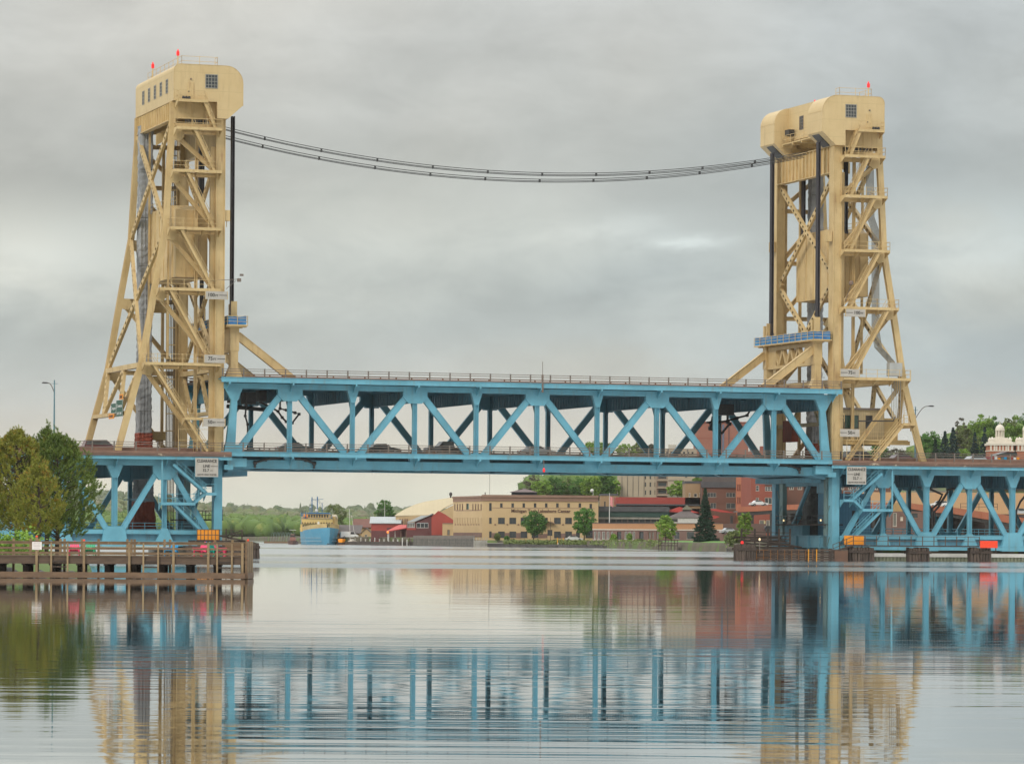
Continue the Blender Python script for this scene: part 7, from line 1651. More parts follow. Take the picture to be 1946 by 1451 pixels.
# ---- right of the beige building
F = Fac(1137.5, 1000, 0); building('glass_fronted_hall', 'low dark hall with a green glass band right of the beige building', 'building', F, 1272, 962, 998, 18, GBROWN, [(1150+i*11, 1159+i*11, 986, 992, GLASSD, BLACK) for i in range(11)], 'flat', DGREY,
    bands=[(1137.5, 1272, 962, 971.5, DGREY, .9, 'dark_roof_edge'), (1137.5, 1272, 972, 982, mat('dark_green_band', (0.03, 0.07, 0.06), (0.025, 0.06, 0.05), 0.3, 0.5), .5, 'green_glass_band'), (1137.5, 1272, 982.5, 986, CONC, .4, 'sill')])
F = Fac(1141, 1060, 0); building('brown_store', 'small brown brick store behind the beige building', 'building', F, 1174, 938, 966, 12, BR_T, [(1148, 1151, 952, 962)], 'flat', DGREY, par=.5)
F = Fac(1171, 1020, 0); RP, e3 = building('red_parapet_deck', 'parking deck with a long red parapet over dark posts', 'parking deck', F, 1333, 944.5, 957, 22, REDS, [], 'flat', DGREY, sink=0.2,
    bands=[(1171, 1333, 957.2, 960, DGREY, .3, 'steel_edge')])
for x in (1173, 1184, 1195.5, 1207, 1219, 1244, 1268, 1292, 1316, 1330):
    q = MB(); a = F.s_(x); q.box(a-.18, a+.18, .3, .7, 4, e3[3]); part(RP, 'post', q, BLACK)
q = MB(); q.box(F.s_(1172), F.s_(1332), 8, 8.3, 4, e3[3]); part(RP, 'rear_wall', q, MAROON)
T = thing('red_tent_roofs', 'bright red tent-like roofs under the parking deck', 'canopy', (XW(1290, 1000), 1000, 5))
for pts in ([(1176, 966), (1196, 961.5), (1232, 967)], [(1262, 972), (1292, 962.5), (1330, 974)], [(1338, 966.5), (1362, 966.5), (1398, 974), (1370, 972.5)], [(1352, 982), (1358, 978.5), (1368, 981.5), (1358, 985)]):
    q = MB(); q.prism([(XW(x, 1000, y), ZW(x, y, 1000)) for x, y in pts], 1000, 1004); part(T, 'tent_roof', q, REDR)
# cupola pavilion
F = Fac(1271, 962, 0); building('white_pavilion', 'small white pavilion with grey hipped roof beside the spruce', 'building', F, 1337, 983, 995, 9, WTRIM, [(1276, 1288, 985, 991)], 'hip', GBROWN, 2.1, 0.3)
T = thing('cupola', 'square grey cupola with a pointed roof above the white pavilion', 'cupola', (XW(1305, 966), 966, 6)); q = MB(); z0, z1 = ZW(1305, 980, 966), ZW(1305, 968, 966); X = XW(1305, 966); q.box(X-1.05, X+1.05, 965, 967, z0, z1); part(T, 'drum', q, GBROWN)
q = MB(); q.hexa([(X-1.4, 964.6, z1), (X+1.4, 964.6, z1), (X+1.4, 967.4, z1), (X-1.4, 967.4, z1), (X-.05, 965.9, z1+1.2), (X+.05, 965.9, z1+1.2), (X+.05, 966.1, z1+1.2), (X-.05, 966.1, z1+1.2)]); part(T, 'pointed_roof', q, mat('olive_roof', (0.13, 0.12, 0.08), None, 0.9, 1))
# waterfront brick building
qx = lambda a: 1120+a/5.406
qy = lambda b: 880+b/5.406
wn = [(qx(a), qx(a+w_), qy(700), qy(778), g_, f_) for a, w_, g_, f_ in [(48, 22, CURT, WTRIM), (86, 26, CURT, WTRIM), (130, 30, CURT, WTRIM), (178, 26, CURT, WTRIM), (222, 20, CURT, WTRIM), (285, 42, GLASSD, BLACK), (362, 28, CURT, WTRIM), (402, 28, CURT, WTRIM), (444, 26, CURT, WTRIM), (513, 44, GLASSD, BLACK), (604, 26, CURT, BROWNB), (638, 24, CURT, BROWNB), (684, 26, CURT, BROWNB), (868, 58, GLASSD, CONC), (1000, 76, GLASSD, CONC)]]
F = Fac(qx(35), 938, -0.9, 1010); building('waterfront_brick_building', 'low brown-brick building with a light orange parapet along the waterfront', 'building', F, qx(1375), qy(615), qy(812), 14, BR_M, wn, 'flat', DGREY,
    bands=[(qx(35), qx(1375), qy(612), qy(618), GBROWN, .25, 'coping'), (qx(35), qx(1375), qy(618), qy(676), BR_L, .12, 'brick_parapet'), (qx(35), qx(1375), qy(677), qy(686), CREAM, .16, 'cream_course'), (qx(35), qx(700), qy(786), qy(790), CREAM, .1, 'sill_course')])
# apartment tower and its neighbours on the hill
wn = [(1181+i*10.5, 1183.2+i*10.5, 898, 943, CURT, CONCB) for i in range(5)]+[(x, x+w_, y, y+9.5, GLASSD, CONCB) for y in (901, 915.5, 930.5) for x, w_ in ((1225, 3.4), (1234, 4.0), (1243.5, 2.2))]
F = Fac(1176.5, 1120, 0); building('beige_apartment_block', 'tall beige concrete block with thin vertical window strips', 'building', F, 1248, 893, 945, 20, CONCB, wn, 'flat', DGREY)
F = Fac(1248, 1119, 0); BB, _ = building('balcony_tower', 'narrow stair of stacked dark balconies on the beige block', 'building', F, 1268.5, 893, 945, 18, BR_M, [(1250, 1267, y, y+8, GLASSD, CONCB) for y in (902, 916, 930)], 'flat', DGREY, bands=[(1248, 1268.5, y, y+1.8, CONCB, .8, 'balcony_slab') for y in (911.5, 925.5, 939.5)])
F = Fac(1268.5, 1180, 0); building('beige_slab_block', 'long beige block with dark windows under the bridge deck', 'building', F, 1360, 890, 925, 18, CONCB, [(1302, 1306, 903, 907), (1321, 1341, 901, 908), (1270, 1300, 912, 913.5)], 'flat', DGREY)
F = Fac(1302, 1020, 0); building('tan_brick_corner_building', 'tan-brick corner building with a dark doorway above the red deck', 'building', F, 1334, 914, 952, 16, BR_T, [(1309, 1312, 936, 944, CURT, CREAM), (1318.5, 1325, 937, 944, BLACK, CREAM), (1329, 1331.5, 936, 944, CURT, CREAM)], 'flat', DGREY, par=.6)
wn = [(1344, 1361, 935.5, 944.5, GLASSD, CONC, 3, 1), (1380, 1397.5, 935.5, 944.5, GLASSD, CONC, 3, 1), (1350, 1361, 955, 966, GLASSD, CONC, 2, 1), (1380, 1397.5, 955.5, 966, GLASSD, CONC, 2, 1)]
F = Fac(1334, 1010, 0); building('brown_brick_building', 'brown-brick building with wide dark windows and a dark grey parapet', 'building', F, 1400, 915, 990, 18, BR_B, wn, 'flat', DGREY, bands=[(1332, 1400, 915, 926, DGREY, .4, 'dark_parapet')])
F = Fac(1335, 1140, 0); building('mauve_roofed_block', 'block with a dull mauve roof and roof vents behind the brown-brick building', 'building', F, 1400, 903, 920, 20, GBROWN, [], 'flat', GBROWN)
q = MB()
for x in (1356, 1393): q.lathe((XW(x, 1145), 1145, ZW(x, 911, 1145)), [(.3, -1), (.35, .4), (.5, .7), (.1, 1.1)], 8)
solo('roof_vents', 'two black roof vents behind the brown-brick building', 'vent', q, BLACK, (XW(1375, 1145), 1145, 20), 'w')
# orange brick corner block
X_a, X_b = XW(1398.5, 1000), XW(1427, 985); F = Fac(1398.5, 1004, -0.75, 950)
wn = [(x, x+2.4, y, y+13, GLASSD, BR_R) for y in (919.5, 944) for x in (1401, 1404.8, 1408.6, 1412.4, 1420.5)]
building('orange_brick_block', 'orange-brick street front with narrow tall windows', 'building', F, 1426.8, 903, 1003, 14, BR_O, wn, 'flat', DGREY)
F = Fac(1427, 985, 0.1, 950); RB, _ = building('red_brick_gabled_block', 'red-brick front with a round attic window just left of the right tower', 'building', F, 1478, 905, 1003, 16, BR_R, [(1436.5, 1442.5, 922, 932.5, GLASSD, WTRIM, 1, 2), (1454, 1474, 924, 932.5, GLASSD, WTRIM, 4, 2), (1436.5, 1442, 945, 958, CURT, WTRIM, 1, 2), (1453.5, 1474, 945, 957.5, GLASSD, CREAM, 3, 1), (1443, 1453, 988, 1003, CURT, CREAM), (1456, 1474, 988, 1003, CURT, CREAM, 3, 1)], 'flat', DGREY)
q = MB(); a = (F.s_(1427, 905), F.z_(1435, 905)); q.prism([(a[0], a[1]), (F.s_(1458), a[1]), (F.s_(1448), F.z_(1448, 903)), (F.s_(1430), F.z_(1430, 903))], 0, 1); q.tube([(F.s_(1439.5), -.1, F.z_(1439, 911)), (F.s_(1439.5), .1, F.z_(1439, 911))], 0.42, 16); part(RB, 'attic_window', q, BLACK)
q = MB(); q.prism([(F.s_(1452.5), F.z_(1452, 921.5)), (F.s_(1478), F.z_(1478, 921.5)), (F.s_(1473), F.z_(1473, 912)), (F.s_(1457), F.z_(1457, 912))], -.3, -.02); part(RB, 'dormer_roof', q, GBROWN)
q = MB(); q.box(F.s_(1451.5), F.s_(1454.5), -.12, -.02, F.z_(1453, 1003), F.z_(1453, 989)); part(RB, 'yellow_sign_door', q, mat('pale_yellow_door', (0.62, 0.52, 0.28), None, 0.6, 1))
F = Fac(1478, 1000, 0); building('brown_brick_row', 'row of brown-brick fronts glimpsed between the right tower columns', 'building', F, 1692, 906, 975, 12, BR_B, [(1484+i*16, 1492+i*16, 920, 930, GLASSD, CREAM, 2, 1) for i in range(12)], 'flat', DGREY)
# ---- tall brick block seen through the lift span, and roofs beside it
wn = []
F = Fac(1324, 1300, 0); HB, _ = building('tall_brick_block', 'tall windowless pinkish-brick block seen through the lift span', 'building', F, 1422, 801.5, 900, 24, BR_P, wn, 'flat', DGREY, bands=[(1324, 1422, 801, 803, BR_R, .3, 'coping'), (1372, 1376, 806, 900, mat('blue_stair_stripe', (0.13, 0.14, 0.20), None, .6, 1), .15, 'blue_stripe'), (1384, 1386, 810, 900, mat('dark_stripe', (0.12, 0.06, 0.06), None, .6, 1), .15, 'dark_stripe'), (1324, 1422, 832, 833, BR_R, .08, 'seam_course')])
F = Fac(1262, 1250, 0); building('pale_roofed_row', 'row of pale roofs behind the lift span railing', 'building', F, 1324, 852, 880, 14, CONCB, [(1266+i*8, 1270+i*8, 858, 864) for i in range(7)], 'flat', DGREY)
T = thing('roof_louvre', 'pale slatted plant screen on the roof behind the lift span', 'roof screen', (XW(1276, 1252), 1252, 30)); q = MB()
for k in range(8): q.box(XW(1269+k*2, 1252), XW(1270.2+k*2, 1252), 1252, 1255, ZW(1275, 852, 1252), ZW(1275, 844, 1252))
part(T, 'slat', q, CREAM)
F = Fac(1445, 1300, 0); building('brick_chimney_house', 'small brick stack on the skyline left of the right tower', 'chimney', F, 1452.5, 847.5, 880, 4, BR_R, [], 'flat', BR_R)
F = Fac(1424, 1260, 0); building('low_brick_roofs', 'low brick roofs just above the lower deck left of the right tower', 'building', F, 1480, 857, 880, 10, BR_P, [], 'flat', GBROWN)
# ---- ramp and parking deck at the right
RO = mat('orange_brown_parapet', (0.40, 0.135, 0.07), (0.34, 0.115, 0.06), 0.75, 0.3, streak=(0.22, 0.09, 0.05), streak_amt=0.4)
T = thing('parking_ramp', 'curved orange-brown parking ramp on dark posts behind the right tower', 'parking ramp', (XW(1600, 930), 930, 5))
rp = [(1401.5, 962.5, 972.6, 940), (1440, 961, 971, 935), (1476, 959.3, 968.5, 930), (1540, 957, 968, 925), (1620, 955.5, 967, 925), (1700, 955, 966, 925), (1731, 955.3, 966.5, 925), (1770, 961, 973, 925), (1810, 963.5, 975.5, 925), (1865, 971.5, 985, 925), (1905, 977, 991, 920), (1960, 986, 1002, 915), (2040, 999, 1014, 905)]
q = MB(); S = MB(); Dk = MB(); 
P3 = [(XW(x, D, a), D, ZW(x, a, D), ZW(x, b, D)) for x, a, b, D in rp]
for a, b_ in zip(P3, P3[1:]):
    q.hexa([(a[0], a[1], a[3]), (b_[0], b_[1], b_[3]), (b_[0], b_[1]+.35, b_[3]), (a[0], a[1]+.35, a[3]), (a[0], a[1], a[2]), (b_[0], b_[1], b_[2]), (b_[0], b_[1]+.35, b_[2]), (a[0], a[1]+.35, a[2])])
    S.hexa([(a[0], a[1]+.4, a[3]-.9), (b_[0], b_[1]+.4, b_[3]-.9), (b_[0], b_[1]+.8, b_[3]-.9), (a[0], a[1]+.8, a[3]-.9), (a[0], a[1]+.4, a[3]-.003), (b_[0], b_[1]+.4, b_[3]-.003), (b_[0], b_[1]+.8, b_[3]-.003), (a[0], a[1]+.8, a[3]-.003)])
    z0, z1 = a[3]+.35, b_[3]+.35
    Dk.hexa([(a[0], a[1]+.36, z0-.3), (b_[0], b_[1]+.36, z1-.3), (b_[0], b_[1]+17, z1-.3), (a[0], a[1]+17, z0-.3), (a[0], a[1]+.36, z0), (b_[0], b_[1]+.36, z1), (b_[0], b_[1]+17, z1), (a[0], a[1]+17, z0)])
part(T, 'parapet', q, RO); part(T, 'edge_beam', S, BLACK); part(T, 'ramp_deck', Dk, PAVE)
for i, x in enumerate((1390.5, 1430, 1466, 1500, 1540, 1580, 1620, 1660, 1700, 1745, 1790, 1830, 1875, 1920)):
    D = float(np.interp(x, [p[0] for p in rp], [p[3] for p in rp])); zt_ = ZW(x, float(np.interp(x, [p[0] for p in rp], [p[2] for p in rp])), D)-.9
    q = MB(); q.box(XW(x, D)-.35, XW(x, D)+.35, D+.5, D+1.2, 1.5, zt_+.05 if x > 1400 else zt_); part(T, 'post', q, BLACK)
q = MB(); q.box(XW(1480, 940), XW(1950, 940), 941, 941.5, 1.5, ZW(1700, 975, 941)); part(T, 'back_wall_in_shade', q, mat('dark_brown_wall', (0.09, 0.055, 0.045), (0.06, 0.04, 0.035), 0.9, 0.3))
railing(T, 'ramp_railing', (XW(1825, 934), 934, 0), (XW(1895, 934), 934, 0), ZW(1860, 966, 934)-.3, 1.6, 2.4, WOODD, (1, .5), .12, .1)
F = Fac(1640, 990, 0); building('long_peach_wall', 'long plain peach-coloured wall above the parking ramp', 'building', F, 1990, 935.5, 975, 14, mat('peach_wall', (0.58, 0.35, 0.185), (0.54, 0.325, 0.17), 0.85, 0.15), [], 'flat', DGREY)
F = Fac(1700, 830, 0); building('sand_gable_shed', 'sand-coloured gabled shed below the ramp seen through the right approach', 'building', F, 1722, 955, 1000, 10, OCHRE, [], 'flat', DGREY)
F = Fac(1693, 800, 0); building('small_brick_shop', 'small brown-brick shop with posters behind the right approach truss', 'building', F, 1760, 971, 1022, 10, BR_M, [(1697, 1704, 974, 1000, CURT, CREAM), (1710, 1717, 980, 990, CREAM, BROWNB), (1732, 1745, 974, 984, GLASSD, BROWNB)], 'flat', DGREY)
F = Fac(1768, 1080, 0); building('small_brick_upper_house', 'small brick house seen between the truss top members at the right', 'building', F, 1781, 919, 945, 8, BR_R, [(1774, 1777, 926, 932)], 'flat', DGREY)
F = Fac(1781, 1085, 0); building('blue_grey_upper_house', 'blue-grey sided house beside the small brick one', 'building', F, 1804, 919, 945, 8, mat('blue_grey_siding', (0.26, 0.33, 0.38), None, .8, .5), [], 'flat', DGREY)
vehicle('suv', 'white SUV driving down the parking ramp', 'car', 'suv', CW, (XW(1783, 928), 928, ZW(1783, 964, 928)), pi, 'vehicles on the parking ramp')
vehicle('pickup_truck', 'white pickup lower on the ramp at the right edge', 'pickup truck', 'pickup', CS, (XW(1938, 921), 921, ZW(1938, 981, 921)+.25), 0.0, 'vehicles on the parking ramp')
vehicle('sedan', 'white car on the flat left end of the ramp', 'car', 'sedan', CW, (XW(1441, 938), 938, ZW(1441, 963.5, 938)+.3), 0.3, 'vehicles on the parking ramp')
vehicle('sedan', 'silver car parked by the ramp post beside the spruce', 'car', 'sedan', CS, (XW(1386, 880), 880, ZW(1386, 1014, 880)), 0.3, 'vehicles parked in the town')
vehicle('sedan', 'white car parked before the beige building', 'car', 'sedan', CW, (XW(1090, 955), 953, ZW(1090, 1028, 953)), 0.1, 'vehicles parked in the town')
vehicle('suv', 'dark car parked under the ramp left of the right tower', 'car', 'suv', CK, (XW(1470, 900), 900, ZW(1470, 1012, 900)), 0.1, 'vehicles parked in the town')
# ---- church with twin cupolas
def church_tower(x, lab, D=1060):
    s = D/7067.1; X = XW(x, D, 850); zz = lambda y: ZW(x, y, D); T = thing('church_tower', lab, 'church', (X, D, 0), 'l', 'twin brick church towers')
    w_ = 23.5*s; b = lambda q, hw, y0, y1, o=0: q.box(-hw, hw, -hw+o, hw+o, zz(y1), zz(y0))
    q = MB(); b(q, w_, 846, 905); part(T, 'brick_shaft', q, BR_O)
    q = MB(); b(q, w_+.35, 842.5, 846.5); b(q, w_+.2, 856, 857.5)
    for dx in (-20, -13, 13, 20): q.box(dx*s-.25, dx*s+.25, -w_-.18, -w_+.02, zz(856), zz(846.5))
    b(q, w_*.97, 839.5, 842.5); part(T, 'cream_cornice', q, CREAM)
    q = MB(); b(q, 15*s, 834, 839.5); b(q, 12.5*s, 831.5, 834); part(T, 'attic', q, CREAM)
    q = MB()
    for k in range(8):
        a = 2*pi*k/8+pi/8; q.box(7.6*s*cos(a)-.16, 7.6*s*cos(a)+.16, 7.6*s*sin(a)-.16, 7.6*s*sin(a)+.16, zz(831.5), zz(818))
    q.lathe((0, 0, zz(831.5)), [(8.3*s, 0), (8.3*s, .25)], 16); q.lathe((0, 0, zz(818)), [(9.2*s, 0), (9.2*s, .2)], 16); q.lathe((0, 0, zz(831.5)), [(4.5*s, 0), (4.5*s, (831.5-818)*s)], 12)
    part(T, 'lantern', q, CREAM)
    q = MB(); q.lathe((0, 0, zz(818)+.2), [(8.9*s*cos(radians(a)), 10.5*s*sin(radians(a))) for a in range(0, 86, 12)]+[(1.0*s, 10.5*s), (1.0*s, 12*s), (1.6*s, 12.6*s), (.4*s, 14*s), (.2*s, 17*s)], 16); part(T, 'dome', q, CREAM)
    for dx in (-17, 17):
        for dy in (-1, 1):
            q = MB(); q.box(dx*s-.45, dx*s+.45, dy*17*s-.45, dy*17*s+.45, zz(839.5), zz(835)); q.hexa([(dx*s-.5, dy*17*s-.5, zz(835)), (dx*s+.5, dy*17*s-.5, zz(835)), (dx*s+.5, dy*17*s+.5, zz(835)), (dx*s-.5, dy*17*s+.5, zz(835)), (dx*s-.04, dy*17*s-.04, zz(830)), (dx*s+.04, dy*17*s-.04, zz(830)), (dx*s+.04, dy*17*s+.04, zz(830)), (dx*s-.04, dy*17*s+.04, zz(830))]); part(T, 'corner_pinnacle', q, CREAM)
    q = MB()
    for dx in (-9, -3, 3, 9): q.box(dx*s-.2, dx*s+.2, -w_-.12, -w_+.02, zz(856), zz(847))
    part(T, 'pilaster', q, CREAM)
    return T
church_tower(1900, 'left one of the two brick church towers with cream domes'); 
church_tower(1952, 'brick church tower with cream dome cut by the right edge of the view')
F = Fac(1905, 1066, 0); building('church_nave', 'red-brick church nave between the two domed towers', 'church', F, 1965, 853, 900, 20, BR_R, [(1926, 1930, 858, 868, CREAM, CREAM)], 'flat', DGREY, bands=[(1905, 1965, 852, 855, CREAM, .2, 'cream_parapet')])

# ================================================================ TREES
tree('maple_tree', 'dark green rounded tree in front of the lettering', 1014, 1026, 948, 54, 50, LEAF_GREEN, 41, dens=1.5, grp='lakeside trees')
tree('maple_tree', 'bright green broad tree at the right end of the beige building', 1110, 1026, 945, 62, 50, LEAF_GREEN, 42, dens=1.5, grp='lakeside trees')
tree('willow_shrub', 'pale lime-green bushy tree before the waterfront brick building', 1265, 1031, 838, 52, 42, LEAF_SPRING, 43, trunk=0.08, dens=1.3, grp='lakeside trees')
tree('spruce_tree', 'tall dark green spruce on the waterfront lawn', 1341, 1032, 830, 104, 50, NEEDLE, 44, shape='cone', trunk=0.04, dens=2.2)
tree('birch_tree', 'light green slender tree in front of the orange-brown ramp', 1415, 1032, 720, 60, 34, LEAF_SPRING, 45, dens=1.2, grp='lakeside trees')
tree('riverside_bush', 'tawny green bush beside the pile cluster at the left of the fender', 1395, 1040, 735, 32, 44, LEAF_OLIVE, 46, trunk=0.05, dens=1.2)
for i, (x, yb, D, h, w_, lm, lab) in enumerate(((1166, 1034, 912, 20, 14, LEAF_SPRING, 'small lime shrub at the left of the waterfront brick building'), (1196, 1034, 886, 22, 12, LEAF_SPRING, 'thin lime sapling before the curtained windows'), (1184, 1035, 895, 10, 30, LEAF_OLIVE, 'low tawny scrub under the waterfront windows'), (945, 1027, 955, 14, 12, LEAF_OLIVE, 'round olive shrub at the left of the beige building'), (963, 1027, 955, 9, 10, LEAF_GREEN, 'small green shrub beside the first maple'), (856, 1035, 985, 10, 8, LEAF_SPRING, 'green shrub growing from the stone quay'), (1214, 1036, 872, 12, 30, LEAF_OLIVE, 'tawny bank scrub right of the lime sapling'))):
    tree('shrub', lab, x, yb, D, h, w_, lm, 60+i, 'shrub', 'waterfront shrubs', trunk=0.03)
hill = [(1012, 945, 1150, 42, 40, LEAF_BROWN, 'feathery half-bare tree at the left end of the central hill'), (1030, 945, 1140, 34, 48, LEAF_SPRING, 'fresh green tree at the left end of the central hill'), (1054, 946, 1150, 40, 50, LEAF_GREEN, 'green tree second from the left on the central hill'), (1078, 946, 1160, 44, 50, LEAF_OLIVE, 'olive tree in the middle of the central hill'),
        (1102, 948, 1120, 42, 48, LEAF_GREEN, 'deep green tree behind the right half of the beige building'), (1126, 952, 1100, 46, 52, LEAF_SPRING, 'bright lime tree above the right end of the beige building'), (1150, 955, 1110, 58, 44, LEAF_GREEN, 'dark green tree beside the beige block'), (1140, 955, 1170, 62, 60, LEAF_OLIVE, 'dull olive tree behind the lime one'), (1168, 955, 1118, 46, 26, LEAF_SPRING, 'narrow green tree touching the beige block'),
        (1288, 949, 1060, 36, 48, LEAF_SPRING, 'bright green tree between the beige blocks and the tan corner building'), (1298, 949, 1065, 30, 30, LEAF_GREEN, 'second green tree left of the tan corner building'), (1325, 925, 1100, 18, 24, LEAF_SPRING, 'small lime tree peeping over the tan corner building'), (1375, 915, 1250, 20, 70, LEAF_GREEN, 'tree crown strip behind the mauve roof'),
        (730, 1000, 1180, 50, 38, LEAF_GREEN, 'dark green tree beside the flagpole behind the red boathouse'), (745, 1000, 1175, 28, 30, LEAF_GREEN, 'smaller green tree left of the tan curved roof'), (637, 1010, 1150, 52, 52, LEAF_OLIVE, 'wide half-bare tree behind the blue ship')]
for i, (x, yb, D, h, w_, lm, lab) in enumerate(hill): tree('hill_tree', lab, x, yb, D, h, w_, lm, 80+i, grp='trees round the town', dens=1.15 if 'half-bare' not in lab else 0.5)
sky_tr = [(1128, 880, 1330, 44, 46, LEAF_SPRING, 'yellow-green treetop seen through the middle of the lift span'), (1152, 880, 1340, 40, 36, LEAF_OLIVE, 'olive treetop right of the first one in the lift span'), (1192, 880, 1350, 38, 50, LEAF_SPRING, 'long yellow-green treetop seen through the lift span'), (1215, 880, 1350, 40, 34, LEAF_OLIVE, 'treetop behind a far diagonal of the lift span'), (1238, 880, 1345, 38, 22, LEAF_BROWN, 'bare twiggy treetop left of the pale roofs'),
          (1628, 900, 1070, 48, 52, LEAF_SPRING, 'yellow-green tree behind the foot of the right tower'), (1668, 900, 1090, 58, 46, LEAF_GREEN, 'green tree just right of the right tower column'), (1700, 900, 1110, 50, 52, LEAF_BROWN, 'feathery grey tree behind the right tower legs'), (1732, 900, 1100, 46, 42, LEAF_OLIVE, 'olive tree under the right tower cabin'), (1655, 900, 1050, 26, 60, LEAF_SPRING, 'low lime bushes behind the right tower railing')]
for i, (x, yb, D, h, w_, lm, lab) in enumerate(sky_tr): tree('hill_tree', lab, x, yb, D, h, w_, lm, 110+i, grp='treetops behind the bridge', zb=None)
rt = [(1765, 905, 1120, 88, 56, LEAF_GREEN, 'round', 'round dark green tree at the left end of the right-hand hill'), (1795, 905, 1110, 86, 46, NEEDLEB, 'cone', 'bluish spruce leftmost in the row before the church'), (1812, 905, 1100, 92, 50, NEEDLEB, 'cone', 'tallest bluish spruce in the row before the church'), (1776, 905, 1105, 70, 40, NEEDLE, 'cone', 'short dark spruce at the foot of the right-hand hill'),
      (1830, 910, 1150, 106, 60, LEAF_OLIVE, 'round', 'olive-yellow tree behind the bluish spruces'), (1852, 905, 1095, 84, 36, NEEDLEB, 'cone', 'bluish spruce between the olive tree and the church'), (1872, 905, 1085, 94, 36, NEEDLEB, 'cone', 'dark blue spruce touching the church'), (1862, 910, 1170, 122, 70, LEAF_SPRING, 'round', 'big fresh green tree crowning the hill before the church'),
      (1888, 910, 1190, 116, 54, LEAF_GREEN, 'round', 'deep green tree behind the left church tower'), (1926, 910, 1180, 118, 66, LEAF_SPRING, 'round', 'fresh green tree between the church towers'), (1958, 910, 1200, 128, 70, LEAF_GREEN, 'round', 'high green tree at the right edge of the view'), (1832, 885, 1110, 32, 60, LEAF_SPRING, 'round', 'low lime bushes before the spruces'), (1828, 900, 1165, 112, 30, LEAF_BROWN, 'round', 'bare twiggy treetop standing above the olive tree'), (1912, 905, 1230, 112, 70, LEAF_OLIVE, 'round', 'tawny tree behind the left church dome')]
for i, (x, yb, D, h, w_, lm, sh_, lab) in enumerate(rt): tree('spruce_tree' if sh_ == 'cone' else 'hill_tree', lab, x, yb, D, h, w_, lm, 130+i, grp='trees on the right-hand hill', shape=sh_, trunk=0.05, dens=1.4 if sh_ == 'cone' else 1.2)
# wooded hillsides that read as one mass
def hillside(name, lab, xs, ytop, yb, D0, D1, n, lm, seed, hr, cone=0.05):
    r = np.random.default_rng(seed); P_ = []
    for _ in range(n):
        x = r.uniform(xs[0], xs[-1]); f = r.uniform(); D = D0+(D1-D0)*f; yt = float(np.interp(x, xs, ytop)); H = hr[1]
        top = ZW(x, yt, D1); zb_ = ZW(x, yb, D0); P_.append((XW(x, D), D, zb_+(top-H*1.0-zb_)*f))
    forest(name, lab, np.array(P_), lm, seed, 1.5, 190, hr, cone, (0.8, 1.2), True)
hillside('hillside_wood', 'green wood on the hill behind the beige building', [1003, 1020, 1050, 1080, 1120, 1180], [926, 915, 908, 904, 902, 902], 950, 1160, 1320, 150, F_NEAR, 201, (6, 9))
hillside('hillside_wood', 'green wood crowning the hill behind the church', [1745, 1790, 1830, 1870, 1905, 1946, 2040], [856, 838, 808, 797, 806, 790, 790], 905, 1180, 1330, 330, F_NEAR, 202, (8, 12), 0.15)
hillside('hillside_wood', 'low wood on the skyline behind the right tower', [1600, 1650, 1700, 1760], [868, 862, 866, 862], 900, 1180, 1300, 90, LEAF_OLIVE, 203, (5, 8), 0.1)
# bank vegetation and lawn
lw = MB(); pts = [(1215, 858, .8), (1375, 800, .8), (1400, 745, .6), (1400, 790, 1.9), (1290, 870, 1.9)]
lw = MB(); a = [(XW(x, D, 1036), D) for x, D in [(1240, 846), (1300, 806), (1385, 755), (1410, 790), (1360, 850), (1250, 900)]]
lw.poly([(X, Y, 0.95 if i < 3 else 2.0) for i, (X, Y) in enumerate(a)]); solo('lawn', 'bright green mown lawn at the foot of the spruce', 'lawn', lw, mat('mown_lawn', (0.10, 0.23, 0.03), (0.085, 0.19, 0.025), 0.9, 0.3), kind='structure')
def bank(name, lab, x0, x1, D0, D1, n, lm, seed, hr=(0.5, 1.4), z=0.9, back=4): 
    r = np.random.default_rng(seed); P_ = []
    for _ in range(n):
        f = r.uniform(); x = x0+(x1-x0)*f; D = D0+(D1-D0)*f+r.uniform(0.8, back); P_.append((XW(x, D), D, z*min(1, (D-(D0+(D1-D0)*f))/2.5)-.15))
    forest(name, lab, np.array(P_), lm, seed, 2.0, 26, hr, 0, (1.0, 1.8))
bank('bank_grass', 'tawny grasses along the stony bank below the beige building', 960, 1128, 944, 936, 330, LEAF_OLIVE, 51)
bank('bank_grass', 'tawny grasses along the bank below the waterfront brick building', 1128, 1260, 926, 828, 420, LEAF_OLIVE, 52)
bank('bank_grass', 'green weeds at the foot of the lawn', 1260, 1400, 828, 744, 90, LEAF_SPRING, 53, (0.3, 0.8))
def rocks(name, lab, x0, x1, D0, D1, n, seed):
    r = random.Random(seed); q = MB()
    for _ in range(n):
        f = r.uniform(0, 1); x = x0+(x1-x0)*f; D = D0+(D1-D0)*f-0.6+r.uniform(0, 2.2); X = XW(x, D); s = r.uniform(0.3, 0.75)
        c = [(X+sx_*s*r.uniform(.7, 1.1), D+sy_*s*r.uniform(.7, 1.1), zz_*s*r.uniform(.6, 1.0)+(.1 if zz_ > 0 else -.3)) for zz_ in (-1, 1) for sx_, sy_ in ((-1, -1), (1, -1), (1, 1), (-1, 1))]; q.hexa(c)
    solo(name, lab, 'rocks', q, ROCK, (XW((x0+x1)/2, (D0+D1)/2), (D0+D1)/2, 0), 'w', None, 'stuff')
rocks('shore_rocks', 'dark riprap at the waterline below the beige building', 958, 1128, 944, 926, 260, 1); rocks('shore_rocks', 'dark riprap at the waterline below the waterfront brick building', 1128, 1400, 925, 744, 380, 2)
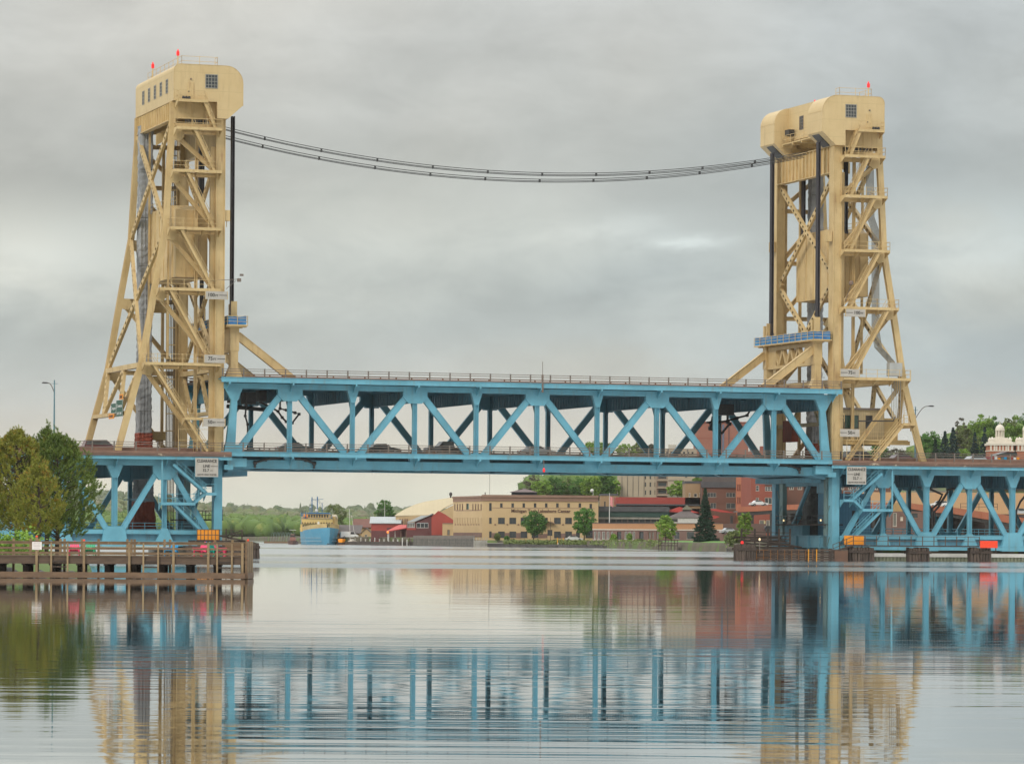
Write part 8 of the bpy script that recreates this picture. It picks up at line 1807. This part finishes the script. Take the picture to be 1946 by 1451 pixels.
# small things along the shore
def pole(name, lab, cat, x, yb, yt, D, m, r_=0.07, extra=None):
    T = thing(name, lab, cat, (XW(x, D, yb), D, ZW(x, yb, D))); q = MB(); X = XW(x, D, yb); q.tube([(X, D, ZW(x, yb, D)-.3), (X, D, ZW(x, yt, D))], [r_*1.2, r_*.7], 6); part(T, 'pole', q, m)
    if extra: extra(T, X, D, ZW(x, yt, D))
    return T
def flag(T, X, D, z):
    q = MB(); q.loft([[(X+.1+.12*i, D-.1+.12*sin(i*1.1), z-.8+2*0-.05*i), (X+.1+.12*i, D-.06+.12*sin(i*1.1), z-.8-.05*i), (X+.1+.12*i, D-.06+.12*sin(i*1.1), z-3.0-.1*i), (X+.1+.12*i, D-.1+.12*sin(i*1.1), z-3.0-.1*i)] for i in range(8)])
    part(T, 'flag', q, mat('faded_flag', (0.62, 0.40, 0.38), (0.5, 0.2, 0.2), 0.8, 3, line=(2, 0.36, 0.18, (0.6, 0.16, 0.16))))
pole('flagpole', 'white flagpole with a limp striped flag right of the beige building', 'flagpole', 1158, 992, 936, 935, WTRIM, 0.09, flag)
pole('flagpole', 'bare white pole behind the red boathouse', 'pole', 731, 985, 945, 1090, WTRIM, 0.07)
pole('lamp_post', 'thin dark lamp post before the lakeside entrance', 'lamp post', 1046, 1028, 983, 942, BLACK, 0.06)
pole('bollard', 'yellow post on the bank left of the parked white car', 'bollard', 1059.5, 1034, 1021, 940, MATS['ladder_yellow'], 0.12); pole('bollard', 'yellow post nearer the parked white car', 'bollard', 1070.5, 1036, 1021, 940, MATS['ladder_yellow'], 0.12)
pole('bollard', 'white marker post at the waterline below the lettering', 'bollard', 1060.5, 1040, 1030, 935, WTRIM, 0.12)
T = thing('orange_crate_stack', 'orange barrier on the bank under the first maple', 'barrier', (XW(1003, 946), 946, 1)); q = MB()
for k in range(3): q.box(XW(998.5, 945), XW(1006, 945), 945, 945.1, .9+k*.35, 1.1+k*.35)
for x in (999, 1005.5): q.box(XW(x, 945), XW(x, 945)+.1, 944.9, 945.2, .6, 1.9)
part(T, 'slats', q, ORNG)
T = thing('wooden_pier_stage', 'small dark railed landing stage at the left end of the lawn', 'jetty', (XW(1265, 806), 806, 0)); q = MB(); q.box(XW(1251, 806), XW(1288, 806), 803, 808, .9, 1.1)
for x in range(1251, 1290, 6): q.box(XW(x, 804), XW(x, 804)+.14, 803.2, 803.4, -.5, 2.2)
q.box(XW(1251, 804), XW(1288, 804), 803.2, 803.3, 2.0, 2.15); q.box(XW(1251, 804), XW(1288, 804), 803.2, 803.3, 1.5, 1.6); part(T, 'stage', q, WOODD)

# ================================================================ HAZE
HAZE_DENSITY = 4e-5
hm = bpy.data.materials.new('haze_air'); hm.use_nodes = True; hn = hm.node_tree.nodes; hn.remove(hn['Principled BSDF'])
pv = hn.new('ShaderNodeVolumePrincipled'); pv.inputs['Color'].default_value = (1.0, 0.985, 0.94, 1); pv.inputs['Density'].default_value = HAZE_DENSITY; pv.inputs['Anisotropy'].default_value = 0.2
hm.node_tree.links.new(pv.outputs[0], hn['Material Output'].inputs['Volume'])
q = MB(); q.box(-2700, 2700, -130, 5300, -2.2, 110); hz = solo('haze', 'thin pale air between the viewer and the far hills', 'haze', q, hm, kind='stuff')
